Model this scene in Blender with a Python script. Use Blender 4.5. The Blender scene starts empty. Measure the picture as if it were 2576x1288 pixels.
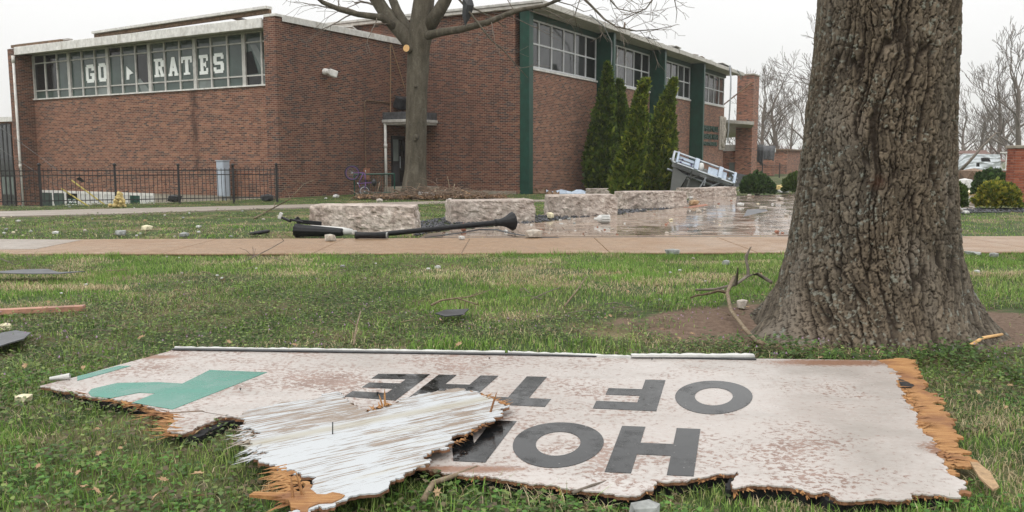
import bpy, bmesh, math, random
import numpy as np
from mathutils import Vector, Matrix

# ------------------------------------------------------------------ camera, sky, sun, exposure
scene = bpy.context.scene
C = scene.collection
R = math.radians
PITCH = R(6.53)
EYE = 1.3
FPX = 2087.0                       # focal length for a 2576 px wide frame
PW, PH = 2576.0, 1288.0
cam_d = bpy.data.cameras.new('camera')
cam = bpy.data.objects.new('camera', cam_d)
C.objects.link(cam)
cam_d.sensor_width = 36.0
cam_d.lens = 36.0 * FPX / PW
cam_d.clip_start = 0.05
cam_d.clip_end = 3000
cam.location = (0, 0, EYE)
cam.rotation_euler = (math.pi / 2 - PITCH, 0, 0)
scene.camera = cam

world = bpy.data.worlds.new('World')
scene.world = world
world.use_nodes = True
wn = world.node_tree
wn.nodes.clear()
w_out = wn.nodes.new('ShaderNodeOutputWorld')
w_bg = wn.nodes.new('ShaderNodeBackground')
w_sky = wn.nodes.new('ShaderNodeTexSky')
w_sky.sky_type = 'NISHITA'
w_sky.sun_disc = False
SUN_EL, SUN_AZ = R(52), R(200)
w_sky.sun_elevation = SUN_EL
w_sky.sun_rotation = SUN_AZ
w_sky.dust_density = 4.0
# closed cloud deck: the CIE overcast sky, one third as bright at the horizon as overhead
w_tc = wn.nodes.new('ShaderNodeTexCoord')
w_sep = wn.nodes.new('ShaderNodeSeparateXYZ')
wn.links.new(w_tc.outputs['Generated'], w_sep.inputs[0])
w_mr = wn.nodes.new('ShaderNodeMapRange')
w_mr.inputs['From Min'].default_value = 0.0
w_mr.inputs['From Max'].default_value = 1.0
w_mr.inputs['To Min'].default_value = 6.9
w_mr.inputs['To Max'].default_value = 17.5
wn.links.new(w_sep.outputs['Z'], w_mr.inputs['Value'])
w_col = wn.nodes.new('ShaderNodeMix')
w_col.data_type = 'RGBA'
w_col.blend_type = 'MULTIPLY'
w_col.inputs['Factor'].default_value = 1.0
w_col.inputs['A'].default_value = (1.0, 0.995, 0.985, 1)
w_nz = wn.nodes.new('ShaderNodeTexNoise'); w_nz.inputs['Scale'].default_value = 2.2; w_nz.inputs['Detail'].default_value = 3.0
wn.links.new(w_tc.outputs['Generated'], w_nz.inputs['Vector'])
w_nr = wn.nodes.new('ShaderNodeMapRange'); w_nr.inputs['To Min'].default_value = 0.90; w_nr.inputs['To Max'].default_value = 1.10
wn.links.new(w_nz.outputs[0], w_nr.inputs['Value'])
w_mu = wn.nodes.new('ShaderNodeMath'); w_mu.operation = 'MULTIPLY'
wn.links.new(w_mr.outputs[0], w_mu.inputs[0]); wn.links.new(w_nr.outputs[0], w_mu.inputs[1])
wn.links.new(w_mu.outputs[0], w_col.inputs['B'])
w_mix = wn.nodes.new('ShaderNodeMix')
w_mix.data_type = 'RGBA'
w_mix.inputs['Factor'].default_value = 0.94
wn.links.new(w_sky.outputs[0], w_mix.inputs['A'])
wn.links.new(w_col.outputs['Result'], w_mix.inputs['B'])
wn.links.new(w_mix.outputs['Result'], w_bg.inputs['Color'])
w_bg.inputs['Strength'].default_value = 0.10
wn.links.new(w_bg.outputs[0], w_out.inputs['Surface'])

sun_d = bpy.data.lights.new('sun', 'SUN')
sun_d.energy = 0.8
sun_d.angle = R(35)
sun_d.color = (1.0, 0.97, 0.92)
sun = bpy.data.objects.new('sun', sun_d)
C.objects.link(sun)
sdir = Vector((math.sin(SUN_AZ) * math.cos(SUN_EL), math.cos(SUN_AZ) * math.cos(SUN_EL), math.sin(SUN_EL)))
sun.rotation_euler = sdir.to_track_quat('Z', 'Y').to_euler()
sun.location = (0, -20, 40)

scene.view_settings.view_transform = 'Standard'
scene.view_settings.look = 'None'
scene.view_settings.exposure = 0.30
scene.view_settings.gamma = 1.0
scene.view_settings.use_curve_mapping = False
scene.cycles.max_bounces = 6
scene.cycles.diffuse_bounces = 3
scene.cycles.glossy_bounces = 3
scene.cycles.transparent_max_bounces = 8
scene.cycles.use_denoising = True
scene.cycles.volume_bounces = 1

# ------------------------------------------------------------------ surveying helpers (photo pixel -> place on the ground / on a wall)
cP, sP = math.cos(PITCH), math.sin(PITCH)
def ray(px, py):
    a = (px - PW / 2) / FPX; b = -(py - PH / 2) / FPX
    return np.array([a, cP + b * sP, -sP + b * cP])
def G(px, py, z=0.0):
    d = ray(px, py); t = (z - EYE) / d[2]
    return np.array([0, 0, EYE]) + t * d
def AT(px, py, Y):
    d = ray(px, py)
    return np.array([0, 0, EYE]) + d * (Y / d[1])
TH = math.atan2(1210, FPX / cP)
RV = np.array([math.sin(TH), math.cos(TH), 0.0])      # along the gym's long face, away from the road
LV = np.array([-RV[1], RV[0], 0.0])                   # along the short faces, to the left
BC = G(1315, 488)
def LOC(p):
    q = np.array(p) - BC
    return np.array([q @ RV, q @ LV, p[2]])
def WLD(x, y, z):
    return np.array([BC[0], BC[1], 0]) + RV * x + LV * y + np.array([0, 0, z])
def onY(px, py, y=0.0):
    d = ray(px, py); o = np.array([0, 0, EYE]); t = (y - (o - BC) @ LV) / (d @ LV)
    return LOC(o + t * d)
def onX(px, py, x=0.0):
    d = ray(px, py); o = np.array([0, 0, EYE]); t = (x - (o - BC) @ RV) / (d @ RV)
    return LOC(o + t * d)

# ------------------------------------------------------------------ noise
def _hash(ix, iy, seed):
    h = (ix.astype(np.int64) * 374761393 + iy.astype(np.int64) * 668265263 + seed * 974711) & 0x7fffffff
    h = ((h ^ (h >> 13)) * 1274126177) & 0x7fffffff
    h = ((h ^ (h >> 16)) * 1103515245 + 12345) & 0x7fffffff
    return ((h ^ (h >> 11)) & 0xffffff) / float(0xffffff)
def vnoise(x, y, seed=0):
    x = np.asarray(x, float); y = np.asarray(y, float)
    ix = np.floor(x); iy = np.floor(y); fx = x - ix; fy = y - iy
    fx = fx * fx * (3 - 2 * fx); fy = fy * fy * (3 - 2 * fy)
    a = _hash(ix, iy, seed); b = _hash(ix + 1, iy, seed); c = _hash(ix, iy + 1, seed); d = _hash(ix + 1, iy + 1, seed)
    return (a * (1 - fx) + b * fx) * (1 - fy) + (c * (1 - fx) + d * fx) * fy
def fbm(x, y, seed=0, octv=4):
    s = 0; a = 0.5; t = 0
    for k in range(octv):
        s = s + a * vnoise(np.asarray(x) * 2 ** k, np.asarray(y) * 2 ** k, seed + k * 17); t += a; a *= 0.5
    return s / t
def smooth(a, b, x):
    t = np.clip((np.asarray(x, float) - a) / (b - a), 0, 1)
    return t * t * (3 - 2 * t)
def worley(u, v, seed=0, jit=0.85, pn=2.0):
    iu = np.floor(u); iv = np.floor(v)
    f1 = np.full(u.shape, 9.0); f2 = np.full(u.shape, 9.0); idv = np.zeros(u.shape)
    for du in (-1, 0, 1):
        for dv in (-1, 0, 1):
            cu = iu + du; cv = iv + dv
            pu = cu + 0.5 + jit * (_hash(cu, cv, seed) - 0.5); pv = cv + 0.5 + jit * (_hash(cu, cv, seed + 7) - 0.5)
            d = np.hypot(u - pu, v - pv) if pn == 2.0 else (np.abs(u - pu) ** pn + np.abs(v - pv) ** pn) ** (1 / pn); cid = _hash(cu, cv, seed + 13)
            n = d < f1
            f2 = np.where(n, f1, np.minimum(f2, d)); idv = np.where(n, cid, idv); f1 = np.where(n, d, f1)
    return f1, f2, idv

# ------------------------------------------------------------------ objects
def tag(o, label=None, cat=None, group=None, kind=None):
    if label: o['label'] = label
    if cat: o['category'] = cat
    if group: o['group'] = group
    if kind: o['kind'] = kind
    return o
def empty(name, loc=(0, 0, 0), rz=0.0, label=None, cat=None, group=None):
    o = bpy.data.objects.new(name, None)
    C.objects.link(o)
    o.empty_display_size = 0.2
    o.location = tuple(float(c) for c in loc); o.rotation_euler = (0, 0, rz)
    return tag(o, label, cat, group)
def link(name, me, mat=None, parent=None):
    o = bpy.data.objects.new(name, me)
    C.objects.link(o)
    if mat is not None and not me.materials: me.materials.append(mat)
    if parent is not None: o.parent = parent
    return o
def copy_tree(o, parent=None):
    c = o.copy(); C.objects.link(c); c.parent = parent
    for ch in list(o.children): copy_tree(ch, c)
    return c
def rot(axis, a):
    return np.array(Matrix.Rotation(a, 3, axis))

class MB:
    def __init__(s): s.v = []; s.f = []
    def raw(s, vs, fs):
        b = len(s.v); s.v += [tuple(map(float, p)) for p in vs]; s.f += [tuple(b + i for i in f) for f in fs]; return s
    def box(s, x0, x1, y0, y1, z0, z1):
        return s.raw([(x0,y0,z0),(x1,y0,z0),(x1,y1,z0),(x0,y1,z0),(x0,y0,z1),(x1,y0,z1),(x1,y1,z1),(x0,y1,z1)],
                     [(0,3,2,1),(4,5,6,7),(0,1,5,4),(1,2,6,5),(2,3,7,6),(3,0,4,7)])
    def obox(s, c, size, M=None):
        hx, hy, hz = [q / 2 for q in size]
        vs = np.array([(-hx,-hy,-hz),(hx,-hy,-hz),(hx,hy,-hz),(-hx,hy,-hz),(-hx,-hy,hz),(hx,-hy,hz),(hx,hy,hz),(-hx,hy,hz)])
        if M is not None: vs = vs @ np.array(M).T
        return s.raw(vs + np.array(c), [(0,3,2,1),(4,5,6,7),(0,1,5,4),(1,2,6,5),(2,3,7,6),(3,0,4,7)])
    def bar(s, p0, p1, w, h, up=(0, 0, 1)):
        p0 = np.array(p0, float); p1 = np.array(p1, float); d = p1 - p0; l = np.linalg.norm(d); d /= l
        sd = np.cross(d, up)
        if np.linalg.norm(sd) < 1e-5: sd = np.cross(d, (1, 0, 0))
        sd /= np.linalg.norm(sd); u = np.cross(sd, d)
        return s.obox((p0 + p1) / 2, (l, w, h), np.array([d, sd, u]).T)
    def tube(s, pts, rad, n=8, cap=True):
        pts = [np.array(p, float) for p in pts]
        if not hasattr(rad, '__len__'): rad = [rad] * len(pts)
        t = pts[1] - pts[0]; t /= np.linalg.norm(t) + 1e-9
        a = np.cross(t, (0, 0, 1))
        if np.linalg.norm(a) < 1e-3: a = np.cross(t, (1, 0, 0))
        a /= np.linalg.norm(a); base = len(s.v)
        for i, p in enumerate(pts):
            if i == 0: tt = pts[1] - pts[0]
            elif i == len(pts) - 1: tt = pts[-1] - pts[-2]
            else: tt = pts[i + 1] - pts[i - 1]
            tt = tt / (np.linalg.norm(tt) + 1e-9)
            a = a - tt * (a @ tt); a /= np.linalg.norm(a) + 1e-9; b = np.cross(tt, a)
            for k in range(n):
                an = 2 * math.pi * k / n
                s.v.append(tuple(p + rad[i] * (a * math.cos(an) + b * math.sin(an))))
        for i in range(len(pts) - 1):
            for k in range(n):
                q = base + i * n; s.f.append((q + k, q + (k + 1) % n, q + n + (k + 1) % n, q + n + k))
        if cap:
            s.f.append(tuple(base + k for k in range(n))[::-1]); q = base + (len(pts) - 1) * n; s.f.append(tuple(q + k for k in range(n)))
        return s
    def prism(s, poly, z0, z1):
        n = len(poly); b = len(s.v)
        z0 = z0 if hasattr(z0, '__len__') else [z0] * n; z1 = z1 if hasattr(z1, '__len__') else [z1] * n
        ar = sum(poly[i][0] * poly[(i + 1) % n][1] - poly[(i + 1) % n][0] * poly[i][1] for i in range(n))
        if ar < 0: poly = poly[::-1]; z0 = z0[::-1]; z1 = z1[::-1]
        s.v += [(float(p[0]), float(p[1]), float(z)) for p, z in zip(poly, z0)] + [(float(p[0]), float(p[1]), float(z)) for p, z in zip(poly, z1)]
        s.f.append(tuple(range(b, b + n))[::-1]); s.f.append(tuple(range(b + n, b + 2 * n)))
        for i in range(n): j = (i + 1) % n; s.f.append((b + i, b + j, b + n + j, b + n + i))
        return s
    def lathe(s, prof, n=16, c=(0, 0, 0), M=None, flute=0.0, nfl=0, cap=True):
        b = len(s.v)
        for r, z in prof:
            for k in range(n):
                an = 2 * math.pi * k / n; rr = r * (1 + (flute * math.cos(nfl * an) if nfl else 0))
                p = np.array([rr * math.cos(an), rr * math.sin(an), z])
                if M is not None: p = np.array(M) @ p
                s.v.append(tuple(p + np.array(c)))
        for i in range(len(prof) - 1):
            for k in range(n):
                q = b + i * n; s.f.append((q + k, q + (k + 1) % n, q + n + (k + 1) % n, q + n + k))
        if cap:
            s.f.append(tuple(b + k for k in range(n))[::-1]); q = b + (len(prof) - 1) * n; s.f.append(tuple(q + k for k in range(n)))
        return s
    def mesh(s, name, smooth=False):
        me = bpy.data.meshes.new(name); me.from_pydata(s.v, [], s.f); me.update()
        if smooth:
            me.polygons.foreach_set('use_smooth', [True] * len(me.polygons))
        return me
    def build(s, name, mat, parent=None, smooth=False, bevel=0.0, kind=None, segs=1):
        o = link(name, s.mesh(name, smooth), mat, parent)
        if bevel:
            m = o.modifiers.new('bevel', 'BEVEL'); m.width = bevel; m.segments = segs; m.limit_method = 'ANGLE'; m.angle_limit = R(40)
        if kind: o['kind'] = kind
        return o

def npmesh(name, V, F, mat, parent=None, col=None, smooth=False):
    """V (n,3); F (m,k) all faces with k corners; col (n,3) point colours"""
    V = np.asarray(V, np.float32); F = np.asarray(F, np.int32); m, k = F.shape
    me = bpy.data.meshes.new(name)
    me.vertices.add(len(V)); me.vertices.foreach_set('co', V.ravel())
    me.loops.add(m * k); me.loops.foreach_set('vertex_index', F.ravel())
    me.polygons.add(m); me.polygons.foreach_set('loop_start', np.arange(m, dtype=np.int32) * k)
    me.polygons.foreach_set('loop_total', np.full(m, k, np.int32))
    if smooth: me.polygons.foreach_set('use_smooth', np.ones(m, bool))
    if col is not None:
        a = me.attributes.new('col', 'FLOAT_COLOR', 'POINT')
        a.data.foreach_set('color', np.concatenate([np.asarray(col, np.float32), np.ones((len(V), 1), np.float32)], 1).ravel())
    me.update(calc_edges=True); me.validate()
    return link(name, me, mat, parent)

# ------------------------------------------------------------------ materials
class NT:
    def __init__(s, name, rough=0.7, base=(0.5, 0.5, 0.5), spec=0.5, metal=0.0):
        s.m = bpy.data.materials.new(name); s.m.use_nodes = True
        s.t = s.m.node_tree; s.b = s.t.nodes['Principled BSDF']
        s.set('Base Color', (*base, 1)); s.set('Roughness', rough); s.set('Specular IOR Level', spec); s.set('Metallic', metal)
    def set(s, k, v):
        if isinstance(v, bpy.types.NodeSocket): s.t.links.new(v, s.b.inputs[k])
        else: s.b.inputs[k].default_value = v
    def n(s, typ, ins=None, out=0, **kw):
        nd = s.t.nodes.new('ShaderNode' + typ)
        for k, v in kw.items(): setattr(nd, k, v)
        for k, v in (ins or {}).items():
            if isinstance(v, bpy.types.NodeSocket): s.t.links.new(v, nd.inputs[k])
            else: nd.inputs[k].default_value = v
        return nd.outputs[out]
    def math(s, op, a, b=None, c=None, clamp=False):
        nd = s.t.nodes.new('ShaderNodeMath'); nd.operation = op; nd.use_clamp = clamp
        for i, v in enumerate((a, b, c)):
            if v is None: continue
            if isinstance(v, bpy.types.NodeSocket): s.t.links.new(v, nd.inputs[i])
            else: nd.inputs[i].default_value = v
        return nd.outputs[0]
    def mix(s, f, a, b, mode='MIX'):
        nd = s.t.nodes.new('ShaderNodeMix'); nd.data_type = 'RGBA'; nd.blend_type = mode
        for k, v in (('Factor', f), ('A', a), ('B', b)):
            if isinstance(v, bpy.types.NodeSocket): s.t.links.new(v, nd.inputs[k])
            elif k == 'Factor': nd.inputs[k].default_value = v
            else: nd.inputs[k].default_value = (*v, 1)
        return nd.outputs['Result']
    def ramp(s, f, stops, interp='LINEAR'):
        nd = s.t.nodes.new('ShaderNodeValToRGB'); nd.color_ramp.interpolation = interp
        el = nd.color_ramp.elements
        while len(el) < len(stops): el.new(0.5)
        for e, (p, c) in zip(el, stops):
            e.position = p; e.color = (*c, 1) if hasattr(c, '__len__') else (c, c, c, 1)
        s.t.links.new(f, nd.inputs[0]); return nd.outputs[0]
    def obj(s): return s.n('TexCoord', out=3)
    def pos(s): return s.n('NewGeometry', out=0)
    def scale(s, vec, sc, rotz=0.0):
        return s.n('Mapping', {'Vector': vec, 'Scale': sc, 'Rotation': (0, 0, rotz)})
    def noise(s, vec, sc, det=4, rough=0.55, dist=0.0):
        return s.n('TexNoise', {'Vector': vec, 'Scale': sc, 'Detail': det, 'Roughness': rough, 'Distortion': dist})
    def bump(s, h, strength=0.3, dist=0.02):
        s.set('Normal', s.n('Bump', {'Height': h, 'Strength': strength, 'Distance': dist}))

def plain(name, base, rough=0.6, spec=0.4, metal=0.0, var=0.12, sc=6.0, bump=0.0, stain=None):
    """one paint or stuff with a little wear"""
    k = NT(name, rough, base, spec, metal); p = k.obj()
    nz = k.noise(p, sc, 5, 0.6)
    lo = tuple(max(0, c * (1 - var * 2)) for c in base); hi = tuple(min(1, c * (1 + var * 2)) for c in base)
    c = k.ramp(nz, [(0.25, lo), (0.75, hi)])
    if stain:
        n2 = k.noise(k.scale(p, (1, 1, 0.35)), sc * 0.7, 6, 0.65)
        c = k.mix(k.math('MULTIPLY', k.ramp(n2, [(0.52, 0.0), (0.72, 1.0)]), 0.7), c, stain)
    k.set('Base Color', c)
    k.set('Roughness', k.math('ADD', k.math('MULTIPLY', nz, 0.2), rough - 0.1, clamp=True))
    if bump: k.bump(nz, bump, 0.01)
    return k.m

def foliage(name, rough=0.55, trans=0.36):
    k = NT(name, rough); a = k.n('Attribute', attribute_name='col'); k.set('Base Color', a); k.set('Specular IOR Level', 0.3)
    out = k.t.nodes['Material Output']
    tr = k.t.nodes.new('ShaderNodeBsdfTranslucent'); k.t.links.new(a, tr.inputs['Color'])
    mx = k.t.nodes.new('ShaderNodeMixShader'); mx.inputs[0].default_value = trans
    k.t.links.new(k.b.outputs[0], mx.inputs[1]); k.t.links.new(tr.outputs[0], mx.inputs[2]); k.t.links.new(mx.outputs[0], out.inputs['Surface'])
    return k.m

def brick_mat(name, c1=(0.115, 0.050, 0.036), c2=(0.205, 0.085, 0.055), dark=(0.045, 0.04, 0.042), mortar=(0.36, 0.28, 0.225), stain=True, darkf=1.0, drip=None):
    k = NT(name, 0.8, spec=0.25); p = k.obj()
    sx = k.n('SeparateXYZ', {0: p}, 0); sep = sx.node
    u = k.math('ADD', sep.outputs[0], sep.outputs[1]); v = sep.outputs[2]
    RH, BW = 0.0675, 0.215
    vr = k.math('DIVIDE', v, RH); row = k.math('FLOOR', vr)
    off = k.math('MULTIPLY', k.math('FLOORED_MODULO', row, 2.0), 0.5)
    ur = k.math('ADD', k.math('DIVIDE', u, BW), off); colm = k.math('FLOOR', ur)
    fu = k.math('FRACT', ur); fv = k.math('FRACT', vr)
    eu = k.math('ABSOLUTE', k.math('SUBTRACT', fu, 0.5)); ev = k.math('ABSOLUTE', k.math('SUBTRACT', fv, 0.5))
    mort = k.math('MAXIMUM', k.math('GREATER_THAN', eu, 0.475), k.math('GREATER_THAN', ev, 0.42))
    cell = k.n('CombineXYZ', {0: colm, 1: row, 2: 0.0})
    wn_ = k.t.nodes.new('ShaderNodeTexWhiteNoise'); wn_.noise_dimensions = '2D'; k.t.links.new(cell, wn_.inputs['Vector'])
    r1 = wn_.outputs[0]
    mul = lambda c, f, g=1.0, h=1.0: (c[0] * f, c[1] * f * g, c[2] * f * h)
    base = k.ramp(r1, [(0.0, mul(c1, .55, 1.1, 1.2)), (.22, c1), (.45, mul(c2, .85, .9, .85)), (.65, c2), (.82, mul(c2, 1.25, 1.08, 1.0)), (1.0, mul(c1, .9, 1.25, 1.35))])
    wr_ = k.t.nodes.new('ShaderNodeTexWhiteNoise'); wr_.noise_dimensions = '1D'; k.t.links.new(row, wr_.inputs['W'])
    base = k.mix(k.math('MULTIPLY', wr_.outputs[0], 0.38), base, tuple(c * 0.45 for c in c1))
    grain = k.noise(p, 40, 3, 0.6)
    base = k.mix(0.35, base, k.ramp(grain, [(0.2, 0.25), (0.8, 0.75)]), 'OVERLAY')
    # dark-fired bricks, in loose clusters
    clus = k.noise(k.scale(cell, (0.16, 0.30, 1)), 1.0, 3, 0.6)
    wn2 = k.t.nodes.new('ShaderNodeTexWhiteNoise'); wn2.noise_dimensions = '3D'
    k.t.links.new(k.n('CombineXYZ', {0: colm, 1: row, 2: 5.0}), wn2.inputs['Vector'])
    thr = k.ramp(clus, [(0.40, 0.97), (0.56, 0.86), (0.68, 0.45)])
    isd = k.math('MULTIPLY', k.math('GREATER_THAN', wn2.outputs[0], thr), darkf)
    base = k.mix(k.math('MULTIPLY', isd, 0.85), base, dark)
    col = k.mix(mort, base, mortar)
    if stain:
        big = k.noise(k.scale(p, (0.35, 0.35, 0.2)), 1.0, 4, 0.6)
        col = k.mix(k.ramp(big, [(0.4, 0.0), (0.7, 0.45)]), col, (0.075, 0.04, 0.032))
        sp = k.noise(k.scale(p, (1.1, 1.1, 0.18)), 1.3, 5, 0.65)
        col = k.mix(k.ramp(sp, [(0.62, 0.0), (0.78, 0.5)]), col, (0.03, 0.022, 0.02))
    if drip:      # old water stain below a window, running down the wall
        wob = k.math('MULTIPLY', k.math('SUBTRACT', k.noise(k.scale(p, (1, 1, 1.0)), 1.6, 5, .65), .5), .55)
        du = k.math('DIVIDE', k.math('ABSOLUTE', k.math('SUBTRACT', k.math('ADD', u, wob), drip[0])), drip[3])
        vz = k.math('MULTIPLY', k.math('GREATER_THAN', v, drip[1]), k.math('LESS_THAN', v, drip[2]))
        col = k.mix(k.math('MULTIPLY', k.math('MULTIPLY', k.ramp(du, [(.3, 1.0), (1.0, 0.0)]), vz), k.ramp(k.noise(k.scale(p, (2, 2, 1)), 1.5, 4, .6), [(.35, .1), (.6, .75)])), col, (.045, .026, .022))
    k.set('Base Color', col)
    k.bump(k.math('SUBTRACT', k.math('MULTIPLY', grain, 0.3), mort), 0.5, 0.008)
    k.set('Roughness', 0.78)
    return k.m

def bark_mat(name, c1, c2, c3, sc=6.0, lichen=(0.36, 0.38, 0.33), lich=0.5, bump=0.5, stretch=0.35):
    k = NT(name, 0.9, spec=0.2); p = k.obj()
    a = k.noise(k.scale(p, (1, 1, stretch)), sc, 6, 0.65, 0.4); b = k.noise(p, sc * 5, 4, 0.6)
    col = k.ramp(a, [(0.3, c1), (0.52, c2), (0.72, c3)])
    col = k.mix(0.4, col, k.ramp(b, [(0.2, 0.15), (0.8, 0.85)]), 'OVERLAY')
    l = k.noise(p, sc * 1.6, 6, 0.7)
    col = k.mix(k.ramp(l, [(0.60, 0.0), (0.68, lich)]), col, lichen)
    k.set('Base Color', col); k.bump(k.math('ADD', a, k.math('MULTIPLY', b, 0.5)), bump, 0.02)
    return k.m

M = {}
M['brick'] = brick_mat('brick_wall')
M['brick_pale'] = brick_mat('brick_wall_front', (0.175, 0.076, 0.050), (0.27, 0.122, 0.080), stain=False, darkf=.75)
M['brick_far'] = brick_mat('brick_wall_far', (0.25, 0.10, 0.065), (0.34, 0.15, 0.10), stain=False)
M['white'] = plain('white_paint', (0.66, 0.65, 0.62), 0.5, stain=(0.36, 0.33, 0.28))
M['frame'] = plain('window_frame_paint', (0.50, 0.49, 0.46), 0.45, stain=(0.3, 0.29, 0.26))
M['alu'] = plain('aluminium_frame', (0.60, 0.61, 0.62), 0.5, metal=0.0, var=0.05)
M['green'] = plain('dark_green_paint', (0.006, 0.048, 0.032), 0.4, var=0.2, sc=3)
M['concrete'] = plain('concrete', (0.30, 0.27, 0.22), 0.85, stain=(0.17, 0.15, 0.12), bump=0.2)
M['soffit'] = plain('soffit_paint', (0.50, 0.48, 0.44), 0.7, stain=(0.32, 0.30, 0.26))
M['black'] = plain('black_metal', (0.010, 0.0105, 0.012), 0.45, spec=0.25, var=0.3, sc=14)
M['iron'] = plain('iron_paint', (0.022, 0.021, 0.022), 0.5, var=0.2)
M['rubber'] = plain('black_membrane', (0.03, 0.032, 0.035), 0.35, var=0.3, sc=9)
M['felt'] = plain('grey_membrane', (0.085, 0.088, 0.095), 0.5, var=0.25, sc=9)
M['steel'] = plain('galvanised_steel', (0.36, 0.385, 0.41), 0.4, metal=0.5, var=0.2, sc=4)
M['pale_panel'] = plain('pale_blue_panel', (0.40, 0.47, 0.56), 0.45, var=0.12)
M['grey_panel'] = plain('grey_panel', (0.13, 0.135, 0.13), 0.5, var=0.1, sc=2)
M['wood_old'] = plain('old_brown_wood', (0.17, 0.11, 0.07), 0.8, var=0.3, sc=9, bump=0.3)
M['wood_red'] = plain('red_cedar_board', (0.36, 0.19, 0.13), 0.6, var=0.2, sc=8)
M['yellow'] = plain('yellow_plastic', (0.45, 0.37, 0.10), 0.5, var=0.08)
M['foam'] = plain('yellow_insulation', (0.50, 0.39, 0.17), 0.9, var=0.2, sc=12, bump=0.6)
M['foam_pale'] = plain('cream_insulation', (0.66, 0.60, 0.42), 0.9, var=0.15, sc=20, bump=0.5)
M['white_scrap'] = plain('white_scrap', (0.52, 0.52, 0.50), 0.6, var=0.1, sc=12)
M['rubble'] = plain('pale_rubble', (0.40, 0.36, 0.31), 0.85, var=0.25, sc=15, bump=0.5)
M['rubble_grey'] = plain('grey_rubble', (0.27, 0.28, 0.27), 0.8, var=0.25, sc=15, bump=0.5)
M['rubble_red'] = plain('brick_rubble', (0.28, 0.13, 0.085), 0.85, var=0.25, sc=15, bump=0.5)
M['dark_void'] = plain('dark_opening', (0.012, 0.012, 0.013), 0.9, var=0.1)
M['leaf_dead'] = plain('dead_leaf', (0.34, 0.23, 0.13), 0.8, var=0.25, sc=30)
M['cut_wood'] = plain('fresh_cut_wood', (0.62, 0.38, 0.16), 0.7, var=0.12, sc=20)
M['twig'] = plain('grey_twig', (0.15, 0.125, 0.10), 0.85, var=0.25, sc=10)
M['foliage'] = foliage('leaf_colours')

def glass(name, base, rough=0.06, spec=0.5):
    k = NT(name, rough, base, spec); p = k.obj()
    nz = k.noise(p, 1.3, 3)
    k.set('Base Color', k.ramp(nz, [(0.3, tuple(c * 0.75 for c in base)), (0.7, tuple(c * 1.25 for c in base))]))
    k.bump(nz, 0.03, 0.02)
    return k.m
M['glass'] = glass('window_glass', (0.05, 0.053, 0.056))
M['glass_dark'] = glass('dark_window_glass', (0.012, 0.013, 0.014))
M['glass_blind'] = glass('window_glass_over_blind', (0.15, 0.175, 0.165))
M['glass_shade'] = glass('window_glass_over_green_shade', (0.060, 0.085, 0.076), 0.12)
M['letter_white'] = plain('white_letter', (0.84, 0.87, 0.85), 0.6, var=0.04)
# ------------------------------------------------------------------ the setting
rng = np.random.default_rng(7)
random.seed(7)
OAK = np.array([2.80, 6.45])

def inpoly(x, y, poly):
    r = np.zeros(np.shape(x), bool); n = len(poly); j = n - 1
    for i in range(n):
        xi, yi = poly[i][0], poly[i][1]; xj, yj = poly[j][0], poly[j][1]
        c = ((yi > y) != (yj > y)) & (x < (xj - xi) * (y - yi) / ((yj - yi) + 1e-12) + xi)
        r ^= c; j = i
    return r
def gpoly(pts, z=0.0): return [tuple(G(px, py, z)[:2]) for px, py in pts]

def sw_near(x): return 11.48 + 0.018 * x
def sw_far(x): return 13.78 + 0.038 * x
PLAZA = gpoly([(1052, 601.5), (1075, 590), (1130, 583), (1342, 563), (1446, 552), (1555, 541.5), (1644, 532), (1722, 522), (1736, 499), (1863, 494.5), (1985, 491),
               (2100, 486), (2330, 483), (2475, 481), (2452, 527), (2330, 540), (2190, 560), (2130, 598.5)])
PATH = gpoly([(-260, 550), (0, 546.5), (300, 540), (700, 525.5), (1080, 514), (1400, 507), (1400, 503.5), (1080, 508.5), (700, 518), (300, 527), (0, 534), (-260, 537)])
GREYSW = gpoly([(-200, 607), (60, 607), (205, 608.5), (90, 632), (-200, 636)])
BEDS = [gpoly([(1040, 596), (1052, 560), (1135, 548), (1350, 545), (1560, 528), (1735, 505), (1745, 520), (1644, 533), (1555, 542), (1446, 553), (1342, 564), (1130, 584), (1075, 592)]),
        gpoly([(2300, 545), (2420, 526), (2576, 526), (2700, 528), (2700, 536), (2440, 537), (2330, 548)])]

FENCE_A, FENCE_B = G(-40, 523)[:2], G(703, 508)[:2]
_fd = (FENCE_B - FENCE_A) / np.linalg.norm(FENCE_B - FENCE_A); _fn = np.array([-_fd[1], _fd[0]])
def ground_z(x, y):
    x = np.asarray(x, float); y = np.asarray(y, float)
    s = (x - FENCE_A[0]) * _fn[0] + (y - FENCE_A[1]) * _fn[1]
    ly = (x - BC[0]) * LV[0] + (y - BC[1]) * LV[1]
    dip = 1.35 * smooth(0.4, 5.0, s) * smooth(5.5, 12.0, ly) * smooth(60, 40, y)
    und = (fbm(x * 0.8, y * 0.8, 3) - 0.62) * 0.05 + (fbm(x * 5, y * 5, 9) - 0.6) * 0.012
    return np.minimum(und, 0.012) - dip

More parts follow.
